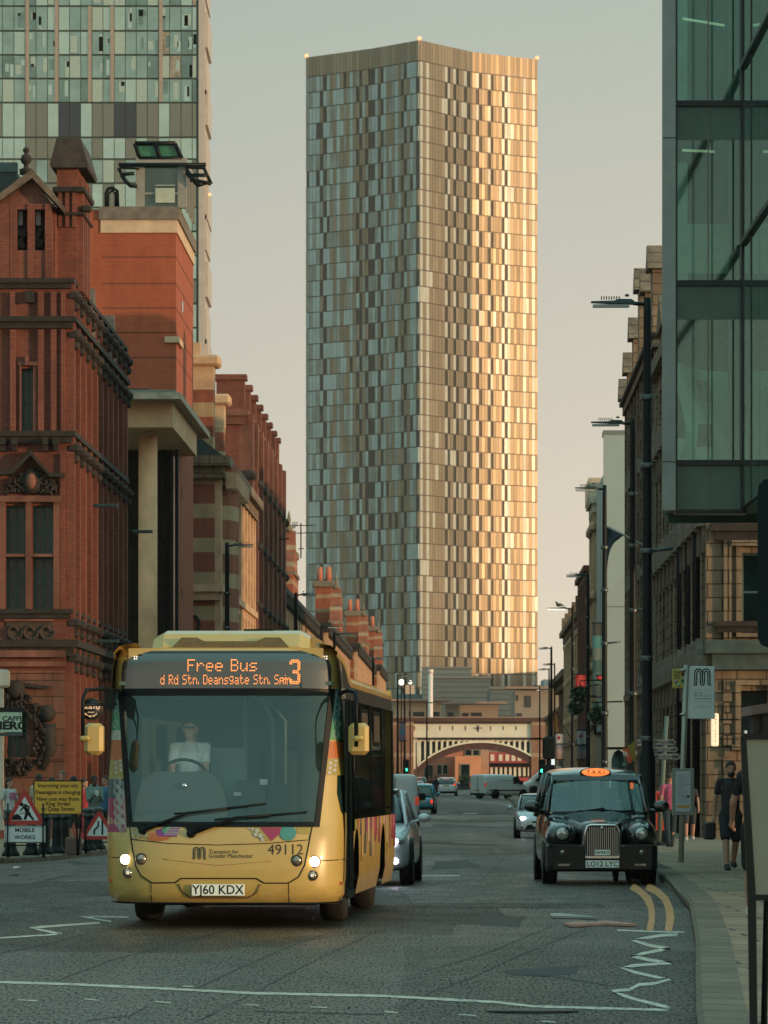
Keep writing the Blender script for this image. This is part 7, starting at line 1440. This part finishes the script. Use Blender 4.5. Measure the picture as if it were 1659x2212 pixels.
g = MB(); g.tube([(lx(1612)+.16, .35, lz(1640)), (lx(1612)+.16, .8, 0)], .02, 6); g.tube([(lx(1612)+1.0, .35, lz(1640)), (lx(1612)+1.0, 1.0, 0)], .02, 6); g.build('rear_legs', black, t); g = MB(); g.bbox(lx(1607), lx(1613), -.03, .0, lz(1585), lz(1578), .003); g.build('clip', mat('clip_white', (.6, .75, .75), .3), t)
# traffic signal head at the right edge, seen close
Y = 40.; t = thing('traffic_signal', 'dark traffic signal backing board with rounded corners at the right edge', 'traffic light', (PX(1690, Y), Y, KH)); lx = lambda u: PX(u, Y)-PX(1690, Y); lz = lambda v: PZ(v, Y)-KH
pts = [(1637+r_[0], r_[1]) for r_ in ((0, 1070), (2, 1048), (12, 1036), (30, 1034), (75, 1034), (95, 1040), (105, 1056), (105, 1380), (95, 1395), (80, 1399), (22, 1399), (8, 1393), (0, 1378))]
g = MB(); g.prism([(lx(a), lz(b)) for a, b in pts], 'y', 0, .03); g.build('backing_board', mat('signal_navy', (.003, .010, .014), .7, spec=.05), t); g = MB(); g.tube([(0, .12, 0), (0, .12, lz(1040))], .057, 10); g.build('pole', black, t); g = MB()
for v in (1110, 1210, 1310): g.lathe([(.11, .03), (.11, .2), (.1, .2)], (0, 0, lz(v)), 14, 'y')
g.build('signal_lamp', mat('signal_case', (.01, .012, .012), .5), t)
# flags, banners
def banner(label, u0, u1, v0, v1, Y, cols, name='banner', cat='banner', pole=None):
    t = thing(name, label, cat, (PX((u0+u1)/2, Y), Y, PZ(v1, Y))); w_ = (PX(u1, Y)-PX(u0, Y))/2; H_ = PZ(v0, Y)-PZ(v1, Y); n = len(cols); g = MB(); ms = []
    for k, c in enumerate(cols): g.mi = k; ms.append(mat('banner_%02x%02x%02x' % tuple(int(a*255) for a in c), c, .7, var=.25, scale=2)); g.grid(lambda i, j: (-w_+2*w_*i, -.03*math.sin(i*6), H_*(k+j)/n), 6, 1); g.grid(lambda i, j: (-w_+2*w_*i, .02-.03*math.sin(i*6), H_*(k+j)/n), 6, 1)
    g.build('cloth', ms, t); g = MB(); g.tube([(-w_-.05, 0, H_+.03), (w_+.1, 0, H_+.03)], .03, 5); g.tube([(-w_-.05, 0, -.02), (w_+.1, 0, -.02)], .03, 5); g.build('rail', black, t); return t
banner('red banner with white script hanging from the right-hand facades', 1243, 1266, 1458, 1490, 236, [(.5, .05, .05)])
banner('dark ornate shop banner with teal patterns, left of the white wall', 1280, 1304, 1347, 1505, 250, [(.03, .06, .06), (.05, .12, .12), (.03, .09, .09), (.12, .16, .15), (.05, .2, .2), (.04, .05, .05)])
banner('small red sign on the dark ornate banner', 1289, 1304, 1460, 1469, 246, [(.45, .04, .05)])
banner('round shouldered street banner with a red emblem, nearer of the pair', 1247, 1266, 1578, 1608, 215, [(.42, .45, .46), (.4, .42, .44)], 'street_banner'); banner('street banner with a red emblem farther left of its twin', 1199, 1217, 1585, 1606, 240, [(.40, .43, .45), (.36, .38, .42)], 'street_banner')
for u0, u1, v0, v1, Y in ((1251, 1259, 1585, 1594, 214.8), (1203, 1211, 1590, 1598, 239.8)): t = thing('emblem', 'crimson emblem on the %s street banner' % ('nearer' if Y < 220 else 'farther'), 'emblem', (PX((u0+u1)/2, Y), Y, PZ(v1, Y))); g = MB(); g.ball((0, 0, .08), (.09, .02, .07), 10, 6); g.ball((.03, 0, .16), (.05, .02, .04), 8, 6); g.build('mark', mat('crimson', (.35, .02, .08), .5), t)
banner('busy multicoloured poster drum under the nearer street banner', 1247, 1266, 1610, 1640, 216, [(.28, .2, .2), (.3, .25, .28), (.16, .2, .25)], 'poster'); banner('busy multicoloured poster drum under the farther street banner', 1199, 1217, 1608, 1640, 241, [(.26, .18, .16), (.3, .22, .25), (.16, .2, .25)], 'poster')
banner('pink and blue poster column on the left pavement beyond the bus', 862, 876, 1562, 1600, 300, [(.4, .2, .28), (.2, .3, .4), (.42, .3, .33)], 'poster'); banner('small teal shop sign with a red mark on the right', 1300-20, 1300-8, 1518, 1534, 232, [(.08, .22, .2)])
t = thing('flag', 'red and yellow flag hanging from a pole near the bridge end', 'flag', (PX(1201, 300), 300, PZ(1590, 300))); g = MB(); H_ = PZ(1535, 300)-PZ(1590, 300)
for k, (a, b) in enumerate(((0, .3), (.3, .7), (.7, 1))): g.mi = k % 2; g.loft([[(-.12+a*.45, 0, .2), (-.12+b*.45, 0, .0)], [(-.15+a*.35, .08, H_*.5), (-.15+b*.35, .08, H_*.45)], [(-.1+a*.2, 0, H_), (-.1+b*.2, 0, H_-.1)]], False, False, True)
g.build('cloth', [mat('flag_red', (.55, .05, .04), .7), mat('flag_yellow', (.6, .38, .05), .7)], t); g = MB(); g.tube([(-.15, 0, H_+.1), (.9, 0, -.1)], .025, 5); g.build('pole', black, t)
t = thing('flag', 'dark navy flag on a white slanting pole against the blank pale wall', 'flag', (PX(1450, 190), 190, PZ(1208, 190))); lx = lambda u: PX(u, 190)-PX(1450, 190); lz = lambda v: PZ(v, 190)-PZ(1208, 190); g = MB(); g.tube([(lx(1450), 0, 0), (lx(1308), -1, lz(1140))], .045, 6); g.build('pole', mat('pole_white', (.55, .56, .52), .5), t); g = MB(); g.grid(lambda i, j: (lx(1307+(38-j*34)*i+j*2), -.8+.1*math.sin(i*5+j*3), lz(1141+18*i+j*95*(1-i*.75))), 8, 8, True); g.build('cloth', mat('flag_navy', (.02, .04, .06), .7, var=.2), t)
# hanging baskets and small lights beside the lamps on the right
def tuft(t, name, c, rr, n, m, size, seed=1):
    r = random.Random(seed); g = MB(); c = Vector(c)
    for _ in range(n):
        a = Vector((r.gauss(0, 1), r.gauss(0, 1), r.gauss(0, 1))).normalized()*rr*r.uniform(.3, 1.1); a.z *= .8; p = c+a; d = Vector((r.gauss(0, 1), r.gauss(0, 1), r.gauss(0, 1))).normalized(); e = d.orthogonal().normalized()*size*.5; f = d*size; g.add([p-e, p+e, p+f+e*.3], [(0, 1, 2)], False)
    return g.build(name, m, t)
leaf = mat('leaf_green', (.035, .075, .03), .7, var=.4, scale=3)
for u, v, Y, rr, lb in ((1253, 1500, 205, .36, 'leafy hanging basket below the red banner'), (1244, 1528, 215, .3, 'second hanging basket, lower and left of the first'), (1292, 1545, 180, .3, 'flower basket by the third lamp with pale blooms')):
    t = thing('hanging_basket', lb, 'plant', (PX(u, Y), Y, PZ(v, Y)), 0, 'hanging baskets on the right'); tuft(t, 'foliage', (0, 0, 0), rr, 900, leaf, .16, int(u)); tuft(t, 'flowers', (0, 0, -.1), rr, 90, mat('petal_white', (.5, .5, .45), .7), .12, int(v)); g = MB(); g.lathe([(.05, -rr*.9), (rr*.6, -rr*.4), (rr*.7, 0)], (0, 0, 0), 12); g.build('basket', black, t); g = MB(); g.tube([(0, 0, 0), (0, 0, rr*1.6), (.9, 0, rr*1.7)], .03, 5); g.build('bracket', black, t)
# green cone shaped stall and orange cloth beyond the taxi
t = thing('green_stall', 'dark green domed stall behind the taxi roof', 'stall', (PX(1336, 105), 105, gz(105)+KH)); lz = lambda v: PZ(v, 105)-gz(105)-KH; g = MB(); w_ = PX(1352, 105)-PX(1336, 105); g.lathe([(w_*.9, 0), (w_, lz(1680)), (w_*.95, lz(1640)), (w_*.6, lz(1625)), (.02, lz(1620))], (0, 0, 0), 16); g.build('body', mat('stall_green', (.015, .06, .05), .6, var=.2), t); g = MB(); g.box(-.25, .18, -.5, .5, lz(1619), lz(1614)); g.build('top', black, t); g = MB(); g.lathe([(.045, 0), (.001, -.003)], (.12, -w_*.93, lz(1652)), 10, 'y'); g.build('badge', mat('mint_dot', (.25, .5, .36)), t)
t = thing('orange_pennant', 'orange and white pennant with a mustard edge beside the green stall', 'flag', (PX(1352, 104), 104, PZ(1652, 104))); lx = lambda u: PX(u, 104)-PX(1352, 104); lz = lambda v: PZ(v, 104)-PZ(1652, 104)
for pts, c, nm in (([(1344, 1618), (1356, 1615), (1366, 1640), (1362, 1650), (1354, 1640)], (.7, .10, .03), 'orange_cloth'), ([(1346, 1622), (1354, 1624), (1358, 1636), (1352, 1632)], (.7, .6, .5), 'white_cloth'), ([(1356, 1612), (1372, 1600), (1374, 1648), (1364, 1640)], (.28, .2, .03), 'mustard_cloth')):
    g = MB(); g.prism([(lx(a), lz(b)) for a, b in pts], 'y', -.02 if 'white' in nm else (0 if 'orange' in nm else .03), .005 if 'white' in nm else (.02 if 'orange' in nm else .05)); g.build(nm, mat(nm, c, .8, var=.1), t)
g = MB(); g.tube([(lx(1366), .06, lz(1652)-1.2), (lx(1366), .06, lz(1604))], .02, 5); g.build('pole', black, t)
# traffic lights far off
def signal(label, u, v, Y, c=(.05, 1, .55), pole=True):
    t = thing('traffic_light', label, 'traffic light', (PX(u, Y), Y, gz(Y))); z = PZ(v, Y)-gz(Y); g = MB(); g.bbox(-.28, .28, 0, .25, z-.35, z+.95, .05); g.build('housing', black, t); g = MB(); g.tube([(0, .15, 0), (0, .15, z)], .06, 6); g.build('pole', black, t); g = MB(); g.lathe([(.15, .0), (.12, -.02), (.003, -.03)], (0, 0, z), 12, 'y'); g.build('green_lamp', mat('signal_green_lit', (.1, .9, .5), .3, emit=c, es=3, var=0), t)
signal('green traffic light on the left beyond the bus', 877, 1663, 440); signal('green traffic light on the right before the bridge foot', 1171, 1665, 400)
t = thing('traffic_light', 'tall dark signal post with its back turned, left of the taxi', 'traffic light', (PX(1186, 150), 150, gz(150)+KH)); lz = lambda v: PZ(v, 150)-gz(150)-KH; g = MB(); g.tube([(0, 0, 0), (0, 0, lz(1590))], .07, 8); g.build('pole', black, t); g = MB(); g.bbox(-.2, .2, -.15, .15, lz(1640), lz(1592), .05); g.bbox(-.2, .2, -.15, .15, lz(1690), lz(1652), .05); g.build('housing', black, t)
t = thing('lit_sign', 'small bright white lit sign low behind the taxi roof', 'sign', (PX(1192, 200), 200, PZ(1660, 200))); board(t, 'lightbox', -.1, .12, 0, .55, 0, mat('white_lit', (.9, .9, .9), .4, emit=(.95, 1, .95), es=.9, var=0), .1); g = MB(); g.tube([(0, .1, 0), (0, .1, -2)], .04, 5); g.build('pole', black, t)
# ---- left pavement: bollards, road signs
def bollard(label, u, Y, h=.98):
    t = thing('bollard', label, 'bollard', (PX(u, Y), Y, gz(Y)+KH), 0, 'black bollards along the left pavement'); g = MB(); g.lathe([(.19, 0), (.19, .06), (.14, .12), (.115, .2), (.11, .55), (.105, h-.22)], (0, 0, 0), 16); g.build('shaft', black, t)
    g = MB(); g.lathe([(.105, h-.22), (.14, h-.2), (.14, h-.15), (.11, h-.12), (.15, h-.08), (.14, h-.02), (.08, h), (.01, h+.01)], (0, 0, 0), 16); g.build('cap', mat('bollard_cap', (.02, .035, .035), .35), t); return t
zb = lambda a: a*.24
b0 = bollard('bollard with a coloured sticker in front of the roadworks triangle', zb(97), 102.5); g = MB(); g.lathe([(.113, .42), (.113, .56)], (0, 0, 0), 14); g.build('sticker', mat('sticker_amber', (.42, .25, .06), .6, var=.5, scale=20), b0); g = MB(); g.lathe([(.1135, .56), (.1135, .62)], (0, 0, 0), 14); g.build('sticker_top', mat('sticker_teal', (.12, .25, .25), .6), b0)
bollard('bollard behind the mobile works plate, second from the left', zb(282), 104); bollard('bollard at the right end of the mobile works plate', zb(400), 105.5); bollard('bollard beneath the middle of the yellow sign', zb(512), 107); bollard('bollard beneath the right half of the yellow sign', zb(580), 109); bollard('bollard in front of the road narrows triangle', zb(797), 111.5); bollard('bollard behind the right-hand triangle, nearest the bus', zb(880), 114)
def frame_legs(t, xs, zt, yb=.35):
    g = MB()
    for x in xs: g.tube([(x, 0, zt), (x, -.12, 0)], .018, 6); g.tube([(x, .0, zt), (x, yb, 0)], .018, 6)
    g.tube([(xs[0], -.1, .25), (xs[1], -.1, .25)], .015, 5); g.build('legs', black, t)
sred = mat('sign_red', (.5, .035, .03), .4, var=.05); swh = mat('sign_white', (.68, .72, .71), .4, var=.05); samb = mat('sign_amber', (.80, .42, .05), .45, var=.04)
def triangle(label, cu, v0, v1, half, Y, picto):
    t = thing('warning_sign', label, 'road sign', (PX(cu, Y), Y, gz(Y)+KH)); w_ = half*Y/F; zb_, zt_ = PZ(v1, Y)-gz(Y)-KH, PZ(v0, Y)-gz(Y)-KH; h = zt_-zb_
    def tri(k, ch): 
        w2, c = w_*k, zb_+h*.36; a = c+(zt_-c)*k; b = c-(c-zb_)*k; return [(-w2+ch, b), (w2-ch, b), (w2-ch*.3, b+ch*.9), (ch*.5, a-ch*.3), (-ch*.5, a-ch*.3), (-w2+ch*.3, b+ch*.9)]
    g = MB(); g.prism(tri(1, .05), 'y', 0, .02); rd = g.build('plate', sred, t); g = MB(); g.prism(tri(.68, .012), 'y', -.004, -.001); wf = g.build('face', swh, rd); picto(wf, w_, zb_, h); return t, w_, zb_, zt_
def digger(par, w_, zb_, h):
    g = MB(); c = lambda x, z: (x*w_/.45, -.009, zb_+h*z); g.lathe([(.04, 0), (.001, -.001)], (c(-.07, 0)[0], -.006, zb_+h*.58), 12, 'y')
    for a, b, r0, r1 in (((-.02, .56), (.06, .36), .035, .045), ((.06, .38), (-.0, .14), .042, .026), ((.06, .38), (.12, .25), .042, .03), ((.12, .25), (.2, .13), .03, .022), ((-.01, .58), (.1, .5), .022, .02), ((.1, .5), (.06, .36), .02, .014), ((-.02, .52), (-.10, .38), .02, .014), ((-.13, .30), (.07, .36), .008, .008)): A, B = c(*a), c(*b); g.tube([A, B], [r0, r1], 6); 
    g.add([c(-.30, .13), c(-.05, .13), c(-.09, .24), c(-.17, .31), c(-.25, .26)], [(0, 1, 2, 3, 4)], False)
    for v in g.v: v.y = -.006+max(-.004, min(.002, (v.y+.009)*.1))
    g.build('digging_man', black, par)
def narrows(par, w_, zb_, h):
    g = MB(); c = lambda x, z: (x*w_/.45, zb_+h*z)
    g.prism([c(.06, .16), c(.10, .16), c(.10, .66), c(.06, .66)], 'y', -.009, -.005); g.prism([c(-.14, .16), c(-.10, .16), c(-.10, .30), c(.0, .45), c(.0, .64), c(-.04, .64), c(-.04, .47), c(-.14, .32)], 'y', -.009, -.005); g.build('narrowing_symbol', black, par)
t, w_, a, b = triangle('red and white triangle with a digging workman above a white plate', 53.5, 1706, 1781, 44, 100.5, digger); frame_legs(t, (-.35, .38), b*.8)
pl = board(t, 'plate', -.42, .43, PZ(1821, 100.5)-gz(100.5)-KH, PZ(1784, 100.5)-gz(100.5)-KH, -.01, swh, .02); g = MB(); z0, z1 = PZ(1819.5, 100.5)-gz(100.5)-KH, PZ(1785.5, 100.5)-gz(100.5)-KH
g.tube([(-.40, -.012, z0), (.41, -.012, z0), (.41, -.012, z1), (-.40, -.012, z1), (-.40, -.012, z0)], .007, 4); lettering(g, 'MOBILE', .0, -.013, z0+.25, .115, 1.05, .02); lettering(g, 'WORKS', .0, -.013, z0+.10, .115, 1.05, .02); g.build('plate_lettering', black, pl)
t, w_, a, b = triangle('red and white triangle warning of a road narrowing, beside the bus', 214, 1751, 1813, 40, 107, narrows); frame_legs(t, (-.3, .3), b*.8)
Y = 104.; t = thing('information_sign', 'amber roadworks notice about Deansgate changing, on a black stand', 'road sign', (PX(125, Y), Y, gz(Y)+KH)); lx = lambda u: PX(u, Y)-PX(125, Y); lz = lambda v: PZ(v, Y)-gz(Y)-KH
bd = board(t, 'board', lx(74), lx(176), lz(1758), lz(1688), 0, samb, .02); g = MB(); sk = .028
for s, v, sz in (('Improving your city', 1697, .118), ('Deansgate is changing', 1711.5, .118), ('New one way from', 1726, .125), ('King Street', 1736.5, .125), ('to Quay Street', 1747.5, .125)): lettering(g, s, lx(125), -.004, lz(v), sz, .93, .014)
g.build('board_lettering', black, bd); g = MB(); g.tube([(lx(74)-.01, .02, lz(1688)+.01), (lx(176)+.02, .02, lz(1688)+.01), (lx(176)+.0, .02, lz(1758)-.02), (lx(170), -.2, 0)], .02, 5); g.tube([(lx(74)-.01, .02, lz(1688)), (lx(76), .02, lz(1758)), (lx(80), -.2, 0)], .02, 5); g.tube([(lx(165), .3, 0), (lx(165), .03, lz(1700))], .02, 5); g.build('stand', black, t)
t = thing('sandbag', 'pinkish brown block weighing down the amber notice stand', 'weight', (PX(158, 104.3), 104.3, gz(104)+KH)); board(t, 'block', -.17, .17, 0, .38, 0, mat('concrete_pink', (.17, .10, .08), .85, var=.25, bump=.3), .3, .03)
# shop signs on the left building
Y = 148.; t = thing('cafe_sign', 'square teal projecting sign lettered CAFFE NERO at the left edge', 'sign', (PX(22, Y), Y, PZ(1590, Y))); w_ = (PX(47, Y)-PX(-3, Y))/2; h = PZ(1538, Y)-PZ(1590, Y); board(t, 'panel', -w_, w_, .12, h, 0, mat('sign_teal', (.16, .32, .30), .4, var=.05), .1); board(t, 'header', -w_-.1, w_+.1, h, h+.14, -.03, black, .16); board(t, 'strip', -w_, w_, 0, .1, -.005, mat('navy_strip', (.01, .03, .04), .5), .1)
g = MB(); lettering(g, 'CAFFE', .08, -.004, h*.72, .2, 1.15, .03); lettering(g, 'NERO', .0, -.004, h*.42, .33, 1.25, .05); lettering(g, '\u2019', .3, -.004, h*.86, .2, 1, .02); g.build('sign_lettering', black, t); g = MB(); g.tube([(-.2, .05, h+.1), (-.2, 1.9, h+.1)], .04, 6); g.build('bracket', black, t)
t = thing('cafe_awning', 'pale moulded porch top at the far left edge by the cafe sign', 'porch', (PX(-2, 149), 149, PZ(1520, 149)-.0)); board(t, 'cornice', -.6, .28, .5, 1.05, 0, mat('porch_white', (.32, .36, .33), .6), .8, .06); board(t, 'column', -.5, .1, -3.9, .5, .1, MATS['porch_white'], .6, .03)
Y = 153.; t = thing('restaurant_sign', 'round navy hanging sign lettered GUSTO with a thin gold rim', 'sign', (PX(197, Y), Y, PZ(1532, Y))); rr = 23*Y/F; g = MB(); g.lathe([(rr*.93, .06), (rr*.93, -.04), (.01, -.045)], (0, 0, 0), 28, 'y'); pn = g.build('disc', mat('sign_deep_navy', (.008, .02, .03), .4, var=0), t); g = MB(); g.tube([(rr*math.cos(a), 0, rr*math.sin(a)) for a in [2*PI*k/28 for k in range(29)]], .03, 6, False); g.build('rim', mat('old_gold', (.10, .075, .03), .4, .6), t)
g = MB(); lettering(g, 'GUSTO', 0, -.05, .06, .155, 1.1, .02)
for k, c in enumerate('BAR AND GRILL'): a = R(-90-52+k*8.7); lettering(g, c, rr*.68*math.cos(a), -.05, rr*.68*math.sin(a), .07, 1, .01)
lettering(g, 'ITALIAN', 0, -.05, -.10, .055, 1, .01); g.build('sign_lettering', mat('gold_letters_lit', (.8, .6, .4), .5, emit=(1, .66, .36), es=.65, var=0), pn); g = MB(); g.tube([(-rr, .0, .12), (-rr-.35, .0, .12)], .018, 5); g.tube([(-rr, .0, -.12), (-rr-.35, .0, -.12)], .018, 5); g.build('bracket', mat('old_gold', (.1, .075, .03)), t)
# far roadside clutter at the end of the road
t = thing('barrier', 'low grey planter barrier across the far end of the road', 'barrier', (PX(1000, 560), 560, gz(560))); g = MB(); g.bbox(-2.6, 1.6, 0, 1, 0, .75, .1); g.build('base', mat('barrier_grey', (.12, .12, .11), .8), t); g = MB(); g.box(-2.6, 1.6, -.02, -.001, .45, .6); g.build('band', mat('barrier_blue', (.05, .05, .2), .6), t); tuft(t, 'shrub', (.3, .5, 1.0), .9, 900, leaf, .2, 9)
# ---------------------------------------------------------------- people
P3 = lambda u, Y: (PX(u, Y), Y, gz(Y)+KH)
def phone(t, J, k): g = MB(); c = (J['wr', -1]+J['wr', 1])/2+Vector((0, -.07, .03)); g.bbox(c.x-.04, c.x+.04, c.y-.01, c.y, c.z, c.z+.14, .004); g.build('phone', mat('phone_white', (.6, .6, .6), .3), t)
def tprint(t, J, k): g = MB(); c = J['chest']; g.prism([(c.x-.10, c.z-.10), (c.x+.10, c.z-.10), (c.x+.11, c.z+.04), (c.x-.09, c.z+.05)], 'y', c.y-.145, c.y-.12); g.build('shirt_print', mat('print_pink', (.35, .12, .2), .8, var=.7, scale=14), t)
person('woman with long dark hair in a white printed tee looking right, far left', *P3(20, 114), R(45), 1.66, top=('tee', (.46, .47, .47), 'short'), bottom=('leggings', (.01, .015, .02), 'long'), hair=((.015, .01, .008), 'long'), female=True, extra=tprint, arms=((-5, 20), (8, 25)))
person('person in a cream top with short dark hair behind the roadworks triangle', *P3(84, 118), R(160), 1.76, top=('shirt', (.42, .38, .28), 'short'), bottom=('trousers', (.02, .02, .025), 'long'), hair=((.015, .012, .01), 'short'))
person('dark haired person mostly hidden behind the middle of the amber notice', *P3(112, 117), R(10), 1.68, top=('shirt', (.05, .06, .06), 'short'))
person('tall fair man whose face shows above the amber notice', *P3(136, 113.5), R(-35), 1.83, top=('shirt', (.03, .035, .04), 'short'), bottom=('shorts', (.02, .025, .03), 'short'), hair=((.16, .09, .04), 'short'))
person('person with cropped black hair behind the right edge of the amber notice', *P3(159, 116), R(120), 1.70, skin='mid', top=('shirt', (.02, .02, .025), 'short'), bottom=('shorts', (.02, .02, .02), 'short'), hair=((.01, .01, .01), 'short'))
person('person in a grey green hooded top looking down at a phone', *P3(203, 116), R(12), 1.72, skin='dark', top=('hoodie', (.15, .22, .20), 'long'), bottom=('trousers', (.02, .03, .035), 'long'), hair=((.008, .008, .008), 'short'), arms=((22, 85), (22, 85)), armout=(-8, -8), extra=phone, lean=.08)
person('person in a blue tee standing beside the bus mirror', *P3(228, 117), R(-30), 1.72, top=('tee', (.05, .14, .25), 'short'), bottom=('trousers', (.02, .04, .05), 'long'), hair=((.03, .02, .015), 'short'))
person('person in a red top glimpsed between the amber notice and the triangle', *P3(181, 119), R(60), 1.66, top=('shirt', (.30, .03, .04), 'short'), bottom=('trousers', (.2, .02, .03), 'long'), hair=((.03, .02, .02), 'short'))
person('man in a pink shirt and jeans walking away past the red cabinet', *P3(1447, 119), R(195), 1.80, top=('shirt', (.45, .10, .20), 'short'), bottom=('jeans', (.015, .035, .05), 'long'), hair=((.05, .04, .03), 'short'), legs=((14, 6), (-12, 8)), arms=((15, 40), (-10, 20)))
def strap(t, J, k): g = MB(); c = J['chest']; w = J['wr', -1]; g.bbox(w.x-.16, w.x+.02, w.y-.06, w.y+.22, w.z-.42, w.z-.12, .03); g.build('shoulder_bag', mat('bag_black', (.012, .014, .016), .6), t)
person('bearded man in a black tee walking towards us near the display panel', *P3(1578, 82), R(6), 1.86, legs=((22, 6), (-14, 22)), arms=((-12, 10), (14, 16)), skin='mid', top=('tee', (.016, .017, .018), 'short'), bottom=('shorts', (.012, .014, .018), 'short'), hair=((.012, .01, .008), 'short'), beard=True, vox=.009, extra=strap)
def tattoo(t, J, k):
    a, b = J['sh', -1].lerp(J['el', -1], .62), J['el', -1].lerp(J['wr', -1], .12); g = MB(); g.tube([a, b], [.049*k, .044*k], 12, False); g.build('tattoo', mat('tattoo_ink', (.03, .055, .055), .6, var=.6, scale=20), t)
person('person in black shorts and white shoes mostly hidden by the display panel', *P3(1640, 50), R(172), 1.80, legs=((-16, 16), (18, 8)), arms=((6, 12), (20, 22)), skin='fair', top=('tee', (.010, .011, .012), 'short'), bottom=('shorts', (.010, .012, .014), 'short'), shoes=(.5, .5, .45), vox=.009, extra=tattoo, armout=(14, 14))
person('person in shorts and white trainers walking far behind the bus stop', *P3(1490, 140), R(0), 1.75, skin='fair', top=('shirt', (.03, .03, .035), 'short'), bottom=('shorts', (.03, .035, .04), 'short'), shoes=(.5, .5, .48))
person('dark haired person standing behind the red cabinet', *P3(1428, 140), R(180), 1.68, top=('shirt', (.06, .05, .05), 'long'), hair=((.05, .035, .025), 'short'))
person('cyclist figure in dark clothes at the far end of the road, left one', PX(932, 400), 400, gz(400), R(180), 1.72, top=('jacket', (.015, .02, .04), 'long'), vox=.02)
person('figure in dark clothes beside the cyclist at the far end', PX(941, 405), 405, gz(405), R(170), 1.76, top=('jacket', (.02, .02, .025), 'long'), vox=.02)
person('person with a bright green helmet near the queuing cars', PX(917, 395), 395, gz(395), R(180), 1.6, top=('jacket', (.05, .06, .06), 'long'), hair=((.03, .35, .2), 'short'), vox=.02)
# ---------------------------------------------------------------- haze over the far end
g = MB(); g.box(-830, 830, -150, 2130, -1.7, 240); hz = g.build('haze', [], None); m = bpy.data.materials.new('haze_air'); m.use_nodes = True; nt = m.node_tree; nt.nodes.clear()
v = nt.nodes.new('ShaderNodeVolumePrincipled'); v.inputs['Density'].default_value = .00006; v.inputs['Color'].default_value = (.92, .90, .84, 1); v.inputs['Anisotropy'].default_value = .0; o = nt.nodes.new('ShaderNodeOutputMaterial'); nt.links.new(v.outputs[0], o.inputs['Volume']); hz.data.materials.append(m); tag(hz, kind='stuff')
